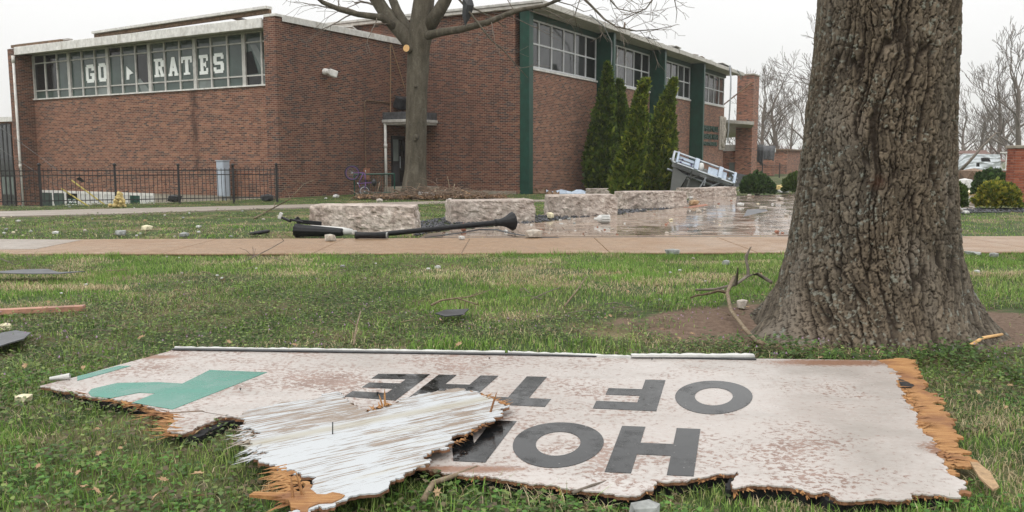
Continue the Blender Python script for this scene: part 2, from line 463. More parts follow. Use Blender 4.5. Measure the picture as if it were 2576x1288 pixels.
def lawn():
    def axis(lo, hi, step, far_lo, far_hi):
        a = list(np.arange(lo, hi + 1e-6, step)); st = step
        while a[-1] < far_hi: st *= 1.35; a.append(a[-1] + st)
        st = step
        while a[0] > far_lo: st *= 1.35; a.insert(0, a[0] - st)
        return np.array(a)
    X = axis(-17, 18, 0.22, -900, 900); Y = axis(1.0, 34, 0.22, -60, 1500)
    xx, yy = np.meshgrid(X, Y); V = np.stack([xx, yy, ground_z(xx, yy)], -1).reshape(-1, 3)
    nx, ny = len(X), len(Y); i = np.arange(nx - 1); j = np.arange(ny - 1); ii, jj = np.meshgrid(i, j); b = (jj * nx + ii).ravel()
    F = np.stack([b, b + 1, b + nx + 1, b + nx], 1)
    k = NT('lawn_soil', 0.9, spec=0.2); p = k.pos()
    a = k.noise(p, 0.9, 5, 0.6); f = k.noise(p, 14, 5, 0.7); g = k.noise(p, 60, 3, 0.6)
    green = k.ramp(f, [(0.3, (0.025, 0.04, 0.012)), (0.6, (0.06, 0.09, 0.028)), (0.8, (0.14, 0.12, 0.06))])
    straw = k.ramp(g, [(0.3, (0.14, 0.10, 0.055)), (0.7, (0.30, 0.23, 0.13))])
    col = k.mix(k.ramp(a, [(0.48, 0.0), (0.66, 0.75)]), green, straw)
    # bare trodden earth round the foot of the oak
    d = k.n('VectorMath', {0: k.n('VectorMath', {0: p, 1: (OAK[0], OAK[1] + 0.1, 0)}, operation='SUBTRACT'), 1: (1 / 2.1, 1 / 1.05, 0)}, operation='MULTIPLY')
    ln = k.n('VectorMath', {0: d}, out=1, operation='LENGTH')
    e = k.math('ADD', ln, k.math('MULTIPLY', k.math('SUBTRACT', k.noise(p, 4, 5, 0.65), 0.5), 0.9))
    earth = k.ramp(k.noise(p, 22, 6, 0.7), [(0.3, (0.085, 0.055, 0.038)), (0.55, (0.165, 0.112, 0.08)), (0.75, (0.24, 0.175, 0.13))])
    col = k.mix(k.ramp(e, [(0.85, 1.0), (1.05, 0.0)]), col, earth)
    k.set('Base Color', col); k.bump(k.math('ADD', f, g), 0.6, 0.03)
    k.set('Roughness', 0.85)
    o = npmesh('lawn', V, F, k.m, smooth=True); o['kind'] = 'structure'; o['label'] = 'rough weedy lawn in front of the school'
lawn()

# ---- pavement along the road: exposed-aggregate slabs
def aggregate(name, cols, wet=0.35, sc=160):
    k = NT(name, wet, spec=0.4); p = k.pos()
    v = k.t.nodes.new('ShaderNodeTexVoronoi'); v.inputs['Scale'].default_value = sc; k.t.links.new(p, v.inputs['Vector'])
    s = k.n('SeparateColor', {0: v.outputs['Color']}, 0)
    col = k.ramp(s, [(0.1, cols[0]), (0.5, cols[1]), (0.9, cols[2])])
    big = k.noise(p, 1.1, 5, 0.65); col = k.mix(k.ramp(big, [(0.35, 0.0), (0.7, 0.55)]), col, cols[3])
    fine = k.noise(p, 9, 5, 0.7); col = k.mix(0.35, col, k.ramp(fine, [(0.25, 0.2), (0.75, 0.8)]), 'OVERLAY')
    k.set('Base Color', col)
    k.set('Roughness', k.ramp(big, [(0.35, 0.32), (0.65, 0.62)]))
    k.bump(k.math('SUBTRACT', k.math('MULTIPLY', fine, 0.5), v.outputs['Distance']), 0.35, 0.004)
    return k.m
M['agg'] = aggregate('exposed_aggregate', [(0.15, 0.088, 0.050), (0.27, 0.168, 0.096), (0.40, 0.28, 0.175), (0.20, 0.122, 0.070)])
M['walk_grey'] = aggregate('grey_path_concrete', [(0.22, 0.19, 0.16), (0.29, 0.25, 0.21), (0.35, 0.31, 0.27), (0.24, 0.2, 0.165)], sc=90)
pav = MB().prism([(-30, sw_near(-30) + .03), (30, sw_near(30) + .03), (30, sw_far(30) - .03), (-30, sw_far(-30) - .03)], -0.25, 0.012).build('pavement', M['concrete'])
tag(pav, 'tan pavement crossing the lawn before the plaza', kind='structure')
xs = [1.37 + 2.07 * i for i in range(-10, 8)]
for i in range(len(xs) - 1):
    a, b = xs[i], xs[i + 1]
    if a > 13 or b < -14: continue
    sk = 0.0 if abs(a - 1.37) < 0.1 else 0
    dz = random.uniform(-0.002, 0.003)
    m_ = MB().prism([(a + .005, sw_near(a)), (b - .005, sw_near(b)), (b - .005, sw_far(b)), (a + .005, sw_far(a))], 0.0, 0.030 + dz)
    m_.build('slab', M['agg'], pav, bevel=0.008)
o = MB().prism(GREYSW, -0.2, 0.036).build('pavement_apron', M['walk_grey'], bevel=0.006); tag(o, 'grey concrete apron joining the tan pavement', kind='structure')
o = MB().prism(PATH, -0.2, 0.028).build('garden_path', M['walk_grey'], bevel=0.006); tag(o, 'narrow concrete path below the iron fence', kind='structure')

# ---- plaza of wet pavers
kp = NT('wet_paver', 0.2, spec=0.5); p = kp.pos()
isl = kp.n('NewGeometry', out=8); orn = kp.n('ObjectInfo', out=5)
rn = kp.math('FRACT', kp.math('ADD', isl, kp.math('MULTIPLY', orn, 3.7)))
col = kp.ramp(rn, [(0.0, (0.21, 0.15, 0.115)), (0.35, (0.30, 0.225, 0.17)), (0.7, (0.355, 0.275, 0.215)), (1.0, (0.25, 0.20, 0.165))])
fi = kp.noise(p, 30, 5, 0.7); col = kp.mix(0.3, col, kp.ramp(fi, [(0.25, 0.25), (0.75, 0.75)]), 'OVERLAY')
kp.set('Base Color', col)
pud = kp.noise(p, 1.6, 5, 0.6)
kp.set('Roughness', kp.ramp(pud, [(0.36, 0.05), (0.50, 0.16), (0.64, 0.34)]))
kp.set('Coat Weight', kp.ramp(pud, [(0.40, 0.9), (0.62, 0.25)])); kp.set('Coat Roughness', 0.06)
kp.bump(kp.math('ADD', kp.math('MULTIPLY', fi, 0.25), kp.noise(p, 3, 2)), 0.10, 0.006)
M['paver'] = kp.m
plaza = MB().prism(PLAZA, -0.2, 0.014).build('plaza', plain('wet_jointing_sand', (0.15, 0.115, 0.085), 0.35, var=0.2, sc=12))
tag(plaza, 'wet plaza of tan pavers strewn with rubble', kind='structure')
LENS = [0.30, 0.46, 0.61]
pv_mesh = {}
for l in LENS:
    for t in range(2):
        m_ = MB().box(-l / 2 + .004, l / 2 - .004, -.146, .146, 0.0, 0.022)
        me = m_.mesh('paver'); bm = bmesh.new(); bm.from_mesh(me)
        bmesh.ops.bevel(bm, geom=[e for e in bm.edges if e.verts[0].co.z > .01 and e.verts[1].co.z > .01], offset=0.006, segments=1, affect='EDGES')
        for v in bm.verts:
            if v.co.z > .01: v.co.z += (0.0015 if t else -0.001) * (1 if v.co.x > 0 else -1)
        bm.to_mesh(me); bm.free(); me.materials.append(M['paver']); pv_mesh[(l, t)] = me
pcs = []
y = 13.95; r_ = 0
while y < 48:
    x = -3.2 + random.uniform(0, .4)
    while x < 24:
        l = random.choice(LENS)
        cx = x + l / 2; cy = y + 0.038 * cx
        if cy > 13.93 + .038 * cx and inpoly(np.array([cx - l * .4, cx + l * .4]), np.array([cy - .1, cy + .1]), PLAZA).all(): pcs.append((cx, cy, l))
        x += l
    y += 0.30
pcs.sort(key=lambda q: math.hypot(q[0], q[1]))
for cx, cy, l in pcs[:300]:
    o = link('paver', pv_mesh[(l, random.randint(0, 1))], None, plaza)
    o.location = (cx, cy, 0.010 + random.uniform(-.002, .002)); o.rotation_euler = (random.uniform(-.004, .004), random.uniform(-.003, .003), 0.038)
mb = MB()
for cx, cy, l in pcs[300:]:
    z = 0.031 + random.uniform(-.002, .002); t = [random.uniform(-.001, .001) for _ in range(4)]
    mb.raw([(cx - l / 2 + .004, cy - .146, .012), (cx + l / 2 - .004, cy - .146, .012), (cx + l / 2 - .004, cy + .146, .012), (cx - l / 2 + .004, cy + .146, .012),
            (cx - l / 2 + .007, cy - .143, z + t[0]), (cx + l / 2 - .007, cy - .143, z + t[1]), (cx + l / 2 - .007, cy + .143, z + t[2]), (cx - l / 2 + .007, cy + .143, z + t[3])],
           [(4, 5, 6, 7), (0, 1, 5, 4), (1, 2, 6, 5), (2, 3, 7, 6), (3, 0, 4, 7)])
mb.build('far_pavers', M['paver'], plaza, kind='stuff')

# ---- grey street beyond the plaza
o = MB().prism([(24, 40), (140, 52), (150, 62), (22, 48)], -0.2, 0.02).build('street', plain('wet_asphalt', (0.12, 0.115, 0.11), 0.25, var=0.2, sc=2)); tag(o, 'wet grey street beyond the plaza', kind='structure')

# ---- slate gravel in the planting beds
def gravel(poly, n, seed, name):
    r = np.random.default_rng(seed); P = np.array(poly); lo, hi = P.min(0), P.max(0)
    x = r.uniform(lo[0], hi[0], n); y = r.uniform(lo[1], hi[1], n); k = inpoly(x, y, poly) & ~inpoly(x, y, PLAZA); x, y = x[k], y[k]; n = len(x)
    s = r.uniform(.02, .05, n); a = r.uniform(0, 6.28, n); V = np.zeros((n, 6, 3)); base = np.array([(1, 0, 0), (0, .7, 0), (-1, 0, 0), (0, -.7, 0), (0, 0, .55), (0, 0, -.5)])
    ca, sa = np.cos(a), np.sin(a)
    for i, b in enumerate(base):
        jx, jy, jz = [1 + r.uniform(-.3, .3, n) for _ in range(3)]
        bx, by, bz = b[0] * jx + r.uniform(-.2, .2, n), b[1] * jy + r.uniform(-.2, .2, n), b[2] * jz + b[0] * r.uniform(-.3, .3, n)
        V[:, i, 0] = x + s * (bx * ca - by * sa); V[:, i, 1] = y + s * (bx * sa + by * ca); V[:, i, 2] = .012 + r.uniform(0, .025, n) + s * bz
    f = np.array([(0, 1, 4), (1, 2, 4), (2, 3, 4), (3, 0, 4), (1, 0, 5), (2, 1, 5), (3, 2, 5), (0, 3, 5)])
    F = (np.arange(n)[:, None, None] * 6 + f[None]).reshape(-1, 3)
    c = r.uniform(.5, 1.5, n)[:, None] * np.array([[.045, .047, .055]]); col = np.repeat(c, 6, 0)
    k = NT('slate_gravel', .4); k.set('Base Color', k.n('Attribute', attribute_name='col'))
    o = npmesh(name, V.reshape(-1, 3), F, k.m, col=col); o['kind'] = 'stuff'; return o
tag(gravel(BEDS[0], 15000, 3, 'slate_gravel'), 'dark slate gravel round the limestone blocks', 'gravel')
tag(gravel(BEDS[1], 2500, 4, 'slate_gravel'), 'dark slate gravel under the yellow shrub', 'gravel')

# ---- grass, weeds
BOARD_OUT = [(437, 878), (1270, 890), (1900, 900), (2240, 903), (2285, 905), (2316, 940), (2330, 960), (2370, 1030), (2395, 1085), (2432, 1140), (2455, 1168), (2385, 1182), (2418, 1208), (2432, 1229),
             (2418, 1249), (2289, 1252), (2104, 1254), (1978, 1226), (1853, 1228), (1842, 1226), (1856, 1188), (1747, 1205), (1648, 1211), (1641, 1232), (1575, 1247), (1509, 1238), (1321, 1215), (1071, 1184),
             (850, 1240), (773, 1288), (720, 1262), (730, 1242), (704, 1180), (650, 1160), (637, 1147), (607, 1090), (603, 1052), (555, 1048), (514, 1067), (458, 1092), (429, 1086), (432, 1040),
             (361, 1019), (288, 1003), (226, 998), (191, 988), (99, 973), (191, 947), (298, 918), (417, 885)]
BOARD_GP = gpoly(BOARD_OUT, 0.05)

def scatter(n, x0, x1, y0, y1, dens, seed):
    r = np.random.default_rng(seed)
    x = r.uniform(x0, x1, n); y = r.uniform(y0, y1, n)
    k = np.abs(x) < (y + 1.2) * 0.66 + 0.9
    k &= r.uniform(0, 1, n) < dens(x, y)
    return x[k], y[k], r
def open_ground(x, y, blocks=True):
    k = ~inpoly(x, y, BOARD_GP) & ~inpoly(x, y, PATH) & ~inpoly(x, y, GREYSW) & ~inpoly(x, y, PLAZA)
    k &= ~((y > sw_near(x) + .03) & (y < sw_far(x) - .02))
    k &= ~inpoly(x, y, BEDS[0]) & ~inpoly(x, y, BEDS[1])
    k &= np.hypot(x - OAK[0], y - OAK[1]) > 0.86
    return k
def earth(x, y):
    e = np.hypot((x - OAK[0]) / 2.1, (y - OAK[1] - .1) / 1.05) + (fbm(x * 4, y * 4, 31) - .5) * .9
    return smooth(1.05, .8, e)
_sp = [(*G(px, py)[:2], rx, ry) for px, py, rx, ry in ((1250, 685, 1.5, .45), (1420, 690, .7, .3), (520, 700, .9, .35), (440, 738, .6, .25), (130, 725, .9, .3), (1720, 705, .6, .25), (2500, 690, 1.0, .35), (1080, 700, .7, .25),
       (430, 560, 1.6, .6), (760, 545, 1.2, .6), (150, 528, 4, .5), (620, 585, 1.2, .3), (300, 590, 1.0, .3), (700, 1230, .25, .12), (1500, 1270, .4, .1))]
def straw_f(x, y):
    s = smooth(.52, .70, fbm(x * .9, y * 1.6, 21, 5)) * .8; nz = fbm(x * 3, y * 5, 23, 4)
    for cx, cy, rx, ry in _sp: s = np.maximum(s, smooth(1.3, .3, np.hypot((x - cx) / rx, (y - cy) / ry) + (nz - .5) * 1.6))
    return s
def weed_f(x, y): # purple deadnettle patches
    near = smooth(7.9, 6.7, y + (fbm(x * .8, 0 * y, 5) - .5) * 2) * smooth(3.6, 4.4, y)
    return np.clip(near * 0.95 * smooth(.32, .5, fbm(x * .7 + 3, y * .9, 41)) + smooth(.56, .70, fbm(x * .6, y * .8, 44)) * .8, 0, 1)

GREENS = np.array([(.115, .21, .040), (.165, .295, .052), (.23, .36, .075), (.085, .155, .036), (.32, .39, .125)])
TANS = np.array([(.50, .40, .24), (.60, .50, .33), (.40, .31, .18), (.46, .40, .23)])
def blades(x, y, z, h, w, lean, az, col):
    n = len(x); ux, uy = np.cos(az), np.sin(az); sx, sy = -uy, ux
    V = np.zeros((n, 5, 3))
    for i, (t, ww) in enumerate(((0, 1), (0, -1), (.55, .75), (.55, -.75), (1, 0))):
        b = lean * t * t * h
        V[:, i, 0] = x + ux * b + sx * w * ww * .5; V[:, i, 1] = y + uy * b + sy * w * ww * .5
        V[:, i, 2] = z + h * t * np.sqrt(np.clip(1 - (lean * t * .55) ** 2, .05, 1))
    V[:, :2, 2] -= .01
    f = np.array([(0, 1, 3), (0, 3, 2), (2, 3, 4)])
    F = (np.arange(n)[:, None, None] * 5 + f[None]).reshape(-1, 3)
    c = np.repeat(col[:, None, :], 5, 1); c[:, 4] *= 1.15
    return V.reshape(-1, 3), F, c.reshape(-1, 3)
def grass_patch(name, n, x0, x1, y0, y1, dens, seed, hh, ww, label):
    x, y, r = scatter(n, x0, x1, y0, y1, lambda a, b: dens(a, b) * open_ground(a, b), seed)
    m = len(x); st = straw_f(x, y)
    tall = .5 + .5 * fbm(x * 2.2, y * 2.2, 61) + .75 * smooth(.52, .8, fbm(x * 3.3, y * 3.3, 63, 3))
    h = hh * tall * r.uniform(.55, 1.3, m); w = ww * r.uniform(.6, 1.3, m)
    tan = r.uniform(0, 1, m) < (.12 + .80 * st)
    gi = np.clip((fbm(x * 1.6, y * 1.6, 71) * 5 + r.uniform(-1.4, 1.4, m)).astype(int), 0, 4)
    col = np.where(tan[:, None], TANS[r.integers(0, 4, m)], GREENS[gi]) * (r.uniform(.7, 1.3, m) * (.7 + .6 * fbm(x * .5 + 7, y * .7, 77)))[:, None]
    h = np.where(tan, h * .75, h); h = h * np.where((y > 18) & (x < -5), .42, 1.0); lean = np.where(tan, r.uniform(.6, 1.5, m), r.uniform(.15, 1.15, m))
    V, F, c = blades(x, y, ground_z(x, y), h, w, lean, r.uniform(0, 6.283, m), col)
    o = npmesh(name, V, F, M['foliage'], col=c); tag(o, label, 'grass', kind='stuff')
patchy = lambda x, y: (.45 + .55 * smooth(.3, .6, fbm(x * 1.3, y * 1.3, 11)))
grass_patch('near_grass', 190000, -4.6, 4.6, 2.0, 5.2, lambda x, y: (1 - .85 * earth(x, y)) * (1 - .5 * weed_f(x, y)) * patchy(x, y), 1, .062, .0042, 'green and straw grass round the broken signboard')
grass_patch('lawn_grass', 330000, -9.2, 9.2, 5.2, 11.56, lambda x, y: (1 - .96 * earth(x, y)) * (1 - .72 * weed_f(x, y)) * patchy(x, y), 2, .058, .0062, 'green and straw grass up to the tan pavement')
grass_patch('far_grass', 150000, -21, 17, 13.7, 34, lambda x, y: smooth(40, 12, y) * patchy(x, y) * (y < 33 + 0 * x), 3, .055, .013, 'patchy grass between the pavement and the school')

def leaves(name, n, x0, x1, y0, y1, dens, seed, size, hmax, pal, label, cat, up=.6):
    x, y, r = scatter(n, x0, x1, y0, y1, lambda a, b: dens(a, b) * open_ground(a, b), seed)
    m = len(x); s = size * r.uniform(.6, 1.3, m); az = r.uniform(0, 6.283, m); ti = r.uniform(-.15, up, m)
    z = ground_z(x, y) + hmax * r.uniform(.1, 1, m) * (.35 + .9 * fbm(x * 2.6, y * 2.6, 83))
    d = np.stack([np.cos(az) * np.cos(ti), np.sin(az) * np.cos(ti), np.sin(ti)], 1); sd = np.stack([-np.sin(az), np.cos(az), r.uniform(-.4, .4, m)], 1)
    p = np.stack([x, y, z], 1); s = s[:, None]
    V = np.stack([p, p + d * s * .5 + sd * s * .42, p + d * s - np.array([0, 0, .2]) * s, p + d * s * .5 - sd * s * .42], 1).reshape(-1, 3)
    F = np.arange(m * 4).reshape(m, 4)
    col = pal[r.integers(0, len(pal), m)] * r.uniform(.7, 1.3, m)[:, None]
    o = npmesh(name, V, F, M['foliage'], col=np.repeat(col, 4, 0)); tag(o, label, cat, kind='stuff')
NET = np.array([(.10, .155, .046), (.145, .21, .056), (.078, .115, .04), (.145, .12, .066), (.22, .285, .085), (.12, .095, .058)])
leaves('deadnettle_weeds', 260000, -8.5, 8.5, 2.2, 11.3, lambda x, y: weed_f(x, y) * (1 - .97 * earth(x, y)), 11, .026, .075, NET, 'dark deadnettle weeds spreading through the lawn', 'weeds')
WT = np.array([(.075, .14, .035), (.11, .185, .045), (.06, .10, .032)])
CLO = np.array([(.09, .20, .04), (.12, .25, .05), (.07, .15, .035)])
leaves('near_clover', 42000, -4.2, 4.2, 2.1, 5.0, lambda x, y: smooth(.42, .58, fbm(x * 1.8 + 2, y * 1.8, 103)), 16, .024, .06, CLO, 'bright clover and chickweed in the grass round the signboard', 'weeds', .3)
leaves('oak_foot_weeds', 11000, 1.2, 4.8, 4.6, 6.0, lambda x, y: smooth(.46, .6, fbm(x * 3, y * 3, 91)) * (y < np.where(x > 3.35, 5.25, 5.72)), 12, .034, .13, WT, 'clumps of green weeds at the foot of the oak', 'weeds')
leaves('far_weeds', 60000, -20, 12, 14, 26, lambda x, y: smooth(.46, .6, fbm(x * .7, y * .9, 95)) * (x < 7), 13, .05, .07, NET, 'low weeds in the grass before the fence', 'weeds')
# small purple flowers
def flowers():
    x, y, r = scatter(1100, -5, 4, 4.6, 8.6, lambda a, b: weed_f(a, b) * open_ground(a, b) * smooth(.45, .62, fbm(a * 1.5, b * 1.5, 99)), 14)
    m = len(x); z = ground_z(x, y) + r.uniform(.055, .095, m); s = r.uniform(.004, .009, m)
    o8 = np.array([(1, 0, 0), (-.5, .87, 0), (-.5, -.87, 0), (0, 0, 1.6)])
    V = (np.stack([x, y, z], 1)[:, None, :] + o8[None] * s[:, None, None]).reshape(-1, 3)
    F = (np.arange(m)[:, None, None] * 4 + np.array([(0, 1, 3), (1, 2, 3), (2, 0, 3)])[None]).reshape(-1, 3)
    col = np.repeat(np.array([[.36, .24, .36]]) * r.uniform(.7, 1.3, m)[:, None], 4, 0)
    tag(npmesh('deadnettle_flowers', V, F, M['foliage'], col=col), 'tiny purple flowers among the deadnettle', 'flowers', kind='stuff')
flowers()
# ------------------------------------------------------------------ gymnasium
RZ = math.atan2(RV[1], RV[0])
GYM_L, GYM_W, GYM_H = 28.5, 17.0, 7.15
gym = empty('gymnasium', (BC[0], BC[1], 0), RZ, 'two-storey red brick gymnasium with green fins and tall gridded windows', 'building')
FIN_X = [7.1, 13.98, 20.88]
BAYS = [(0.30, 7.02), (7.30, 13.90), (14.18, 20.80), (21.08, 28.2)]
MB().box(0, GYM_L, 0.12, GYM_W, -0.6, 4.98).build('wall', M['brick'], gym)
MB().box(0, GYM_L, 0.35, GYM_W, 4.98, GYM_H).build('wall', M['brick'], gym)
for a, b in BAYS:      # brick panels between the fins, a little proud
    MB().box(a, b, 0.0, 0.12, -0.6, 4.90).build('brick_panel', M['brick_pale'], gym)
MB().box(-0.04, 0.30, -0.30, 0.116, -0.1, GYM_H).build('corner_fin', M['green'], gym, bevel=0.01)
for x in FIN_X:
    f = MB().box(x, x + 0.17, -0.72, 0.34, -0.1, GYM_H).build('fin', M['green'], gym, bevel=0.01)
    MB().box(x - 0.03, x + 0.22, -0.80, -0.722, -0.1, GYM_H - .02).build('fin_edge', M['green'], f, bevel=0.008)
    for z in (2.1, 4.4): MB().box(x - 0.012, x - 0.001, -0.70, 0.10, z, z + 0.05).build('joint_plate', M['green'], f)
MB().box(0.30, GYM_L, 0.02, 0.345, 6.92, GYM_H).build('header', M['green'], gym)
for bi, (a, b) in enumerate(BAYS):
    w = b - a; nc = 6; z0, z1 = 5.02, 6.90; fr = MB()
    fr.box(a, b, 0.04, 0.16, z0, z0 + .06); fr.box(a, b, 0.04, 0.16, z1 - .06, z1)
    zm = (z0 + z1) / 2
    for i in range(nc + 1):
        xx = a + w * i / nc; q = .035 if 0 < i < nc else .05
        fr.box(max(a, xx - q), min(b, xx + q), 0.042, 0.158, z0 + .06, z1 - .06)
    for i in range(nc): fr.box(a + w * i / nc + .036, a + w * (i + 1) / nc - .036, 0.044, 0.156, zm - .03, zm + .03)
    win = fr.build('window', M['alu'], gym)
    for i in range(nc):
        for j, (p0, p1) in enumerate(((z0 + .055, zm - .025), (zm + .025, z1 - .055))):
            m_ = M['glass']
            if (bi == 0 and i == 5) or (bi == 1 and i >= 4) or (bi == 2 and i in (2, 3, 5)) or (bi == 3 and (i in (1, 4) or j == 1 and i == 2)): m_ = M['glass_dark']
            MB().box(a + w * i / nc + .03, a + w * (i + 1) / nc - .03, 0.085 + random.uniform(-.004, .004), 0.105, p0, p1).build('pane', m_, win)
    MB().box(a - .0, b + .0, -0.06, 0.118, 4.904, 4.99).build('sill', M['white'], gym, bevel=0.01)
    MB().box(a + .001, b - .001, 0.2, 0.33, 4.985, 6.918).build('dark_backing', M['dark_void'], gym)
# roof: soffit, fascia, torn edge
roof = MB().box(-0.14, GYM_L + .75, -0.92, GYM_W, GYM_H + .003, GYM_H + .10).build('roof', M['soffit'], gym)
for a, b, dz in ((-0.2, 8.55, .0), (8.6, 15.6, -.05), (15.65, 22.4, -.03), (22.45, GYM_L + .85, -.06)):
    MB().box(a, b, -1.0, -0.923, GYM_H - .0 + dz, GYM_H + .22 + dz).build('fascia', M['soffit'], roof, bevel=0.01)
MB().box(-0.215, -0.143, -1.0, GYM_W, GYM_H - .0, GYM_H + .13).build('fascia', M['soffit'], roof, bevel=0.01)
MB().box(-0.26, -0.14, -1.0, GYM_W, GYM_H + .135, GYM_H + .24).build('coping', M['frame'], roof, bevel=0.01)
MB().box(-0.1, GYM_L + .7, -0.9, GYM_W, GYM_H + .103, GYM_H + .2).build('roof_deck', M['felt'], roof)
for i in range(16):   # torn roofing along the eave
    x = random.uniform(8, 28); l = random.uniform(.3, 1.6)
    Mx = rot('Z', random.uniform(-.15, .15)) @ rot('Y', random.uniform(-.12, .12))
    MB().obox((x, -0.86 + random.uniform(-.05, .3), GYM_H + .26 + random.uniform(0, .04)), (l, random.uniform(.12, .4), .03), Mx).build('torn_roofing', random.choice([M['soffit'], M['frame'], M['felt'], M['wood_old']]), roof)
MB().box(0.02, GYM_L, 0.121, 0.14, -0.6, 0.10).build('plinth', M['concrete'], gym)
MB().box(-0.03, -0.001, 0.3, 4.0, -0.6, 0.10).build('plinth', M['concrete'], gym)

def text_mesh(body, size, extrude=0.02, offset=0.0, align='LEFT', xs=1.0):
    cu = bpy.data.curves.new('text', 'FONT'); cu.body = body; cu.size = size; cu.extrude = extrude; cu.offset = offset; cu.align_x = align; cu.resolution_u = 2
    o = bpy.data.objects.new('text', cu); C.objects.link(o); dg = bpy.context.evaluated_depsgraph_get(); dg.update()
    me = bpy.data.meshes.new_from_object(o.evaluated_get(dg)); bpy.data.objects.remove(o); bpy.data.curves.remove(cu)
    if xs != 1.0:
        for v in me.vertices: v.co.x *= xs
    me.materials.clear(); return me
zt = 3.22
for body, s, dz, x0 in (('PERRYVILLE', .50, 0, 23.55), ('SENIOR HIGH', .46, .50, 23.5), ('PHS GYMNASIUM', .34, .92, 23.55)):
    me = text_mesh(body, s, .03, .012)
    w = max(v.co.x for v in me.vertices)
    for v in me.vertices: v.co.x *= (3.25 if s > .4 else 2.95) / w
    o = link('lettering', me, M['green'], gym); o.location = (x0, -0.035, zt - dz); o.rotation_euler = (math.pi / 2, 0, 0)
# stone relief panel by the entrance (plain stand-in: slab with draped upright ridges)
rel = MB().box(27.05, 28.35, -0.09, 0.0, 2.05, 4.30).build('relief_panel', M['rubble'], gym, bevel=0.02)
for i, (x, w, z0, z1) in enumerate(((27.3, .12, 2.3, 4.1), (27.62, .2, 2.2, 3.7), (27.95, .16, 2.5, 4.2), (28.18, .1, 2.2, 3.4))):
    pts = [(x + .06 * math.sin(k * 1.7 + i), -0.1, z0 + (z1 - z0) * k / 6) for k in range(7)]
    MB().tube(pts, [w * (.7 + .3 * math.sin(k * 2 + i)) for k in range(7)], 8).build('relief_figure', M['rubble'], rel, smooth=True)
# downspout and hanging metal flashing on the last bay
MB().tube([(25.9, -1.02, 7.36), (25.92, -1.06, 6.0), (25.98, -1.0, 4.6), (26.5, -.75, 3.4), (26.8, -.5, 2.6)], [.02] * 5, 6).raw([], []).build('hanging_rod', M['wood_old'], roof)
def ribbon(pts, w, th=0.006, up=(0, -1, 0)):
    mb = MB(); pts = [np.array(p, float) for p in pts]
    L_, R_ = [], []
    for i, p in enumerate(pts):
        t = pts[min(i + 1, len(pts) - 1)] - pts[max(i - 1, 0)]; s = np.cross(t, up); s /= np.linalg.norm(s) + 1e-9
        L_.append(p - s * w / 2); R_.append(p + s * w / 2)
    n = len(pts); o = np.array(up) * th
    mb.raw(L_ + R_ + [q + o for q in L_] + [q + o for q in R_], [(i, i + 1, n + i + 1, n + i) for i in range(n - 1)] + [(2 * n + i, 3 * n + i, 3 * n + i + 1, 2 * n + i + 1) for i in range(n - 1)]
           + [(i, 2 * n + i, 2 * n + i + 1, i + 1) for i in range(n - 1)] + [(n + i, n + i + 1, 3 * n + i + 1, 3 * n + i) for i in range(n - 1)])
    return mb
ribbon([(25.6, -1.03, 7.45), (25.62, -1.10, 6.6), (25.7, -1.08, 5.4), (25.9, -1.0, 4.5), (26.3, -.85, 3.4), (26.75, -.7, 2.5)], .34).build('hanging_flashing', M['steel'], roof)
MB().tube([(27.4, -1.02, 7.30), (28.6, -.95, 7.05), (29.6, -.7, 6.9)], .05, 6).build('loose_gutter', M['steel'], roof)
# bent conduit hanging from the first eave
MB().tube([(3.9, -1.05, 7.42), (5.2, -1.1, 7.15), (6.35, -1.0, 6.6), (6.5, -.95, 6.2), (6.55, -.9, 4.6)], .028, 6).build('loose_conduit', M['steel'], roof)
MB().bar((8.3, -.8, 7.35), (8.35, -.8, 7.75), .06, .06).build('bent_bracket', M['wood_old'], roof)

# ------------------------------------------------------------------ left wing
A = G(705, 498); AL = LOC(A); ax, ay = AL[0], AL[1]
wing = empty('school_wing', tuple(WLD(ax, ay, 0)), RZ, 'lower red brick school wing with a long strip of windows reading GO RATES', 'building')
class WB(MB):   # verts given in the gym's frame
    def build(s, *a, **k):
        s.v = [(p[0] - ax, p[1] - ay, p[2]) for p in s.v]
        return MB.build(s, *a, **k)
FX = ax + 0.70                        # facade plane
YL = 21.45                            # inner face of the left end wall
WH = 6.28
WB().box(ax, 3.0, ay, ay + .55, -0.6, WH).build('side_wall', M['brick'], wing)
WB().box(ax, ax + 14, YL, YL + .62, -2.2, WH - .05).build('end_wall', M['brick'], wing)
ys_ = onX(490, 320, FX)[1] - ay
M['brick_wing'] = brick_mat('brick_wall_wing', (0.175, 0.076, 0.050), (0.27, 0.122, 0.080), stain=False, darkf=.75, drip=(FX - ax + ys_, .9, 4.0, .28))
WB().box(FX, FX + .3, ay + .55, YL, -0.02, 4.02).build('wall', M['brick_wing'], wing)
WB().box(FX + .02, FX + .3, ay + .55, YL, -2.2, -0.022).build('foundation', M['concrete'], wing)
WB().box(FX + .45, 14, ay + .55, YL, -0.6, WH - .4).build('inner_wall', M['dark_void'], wing)
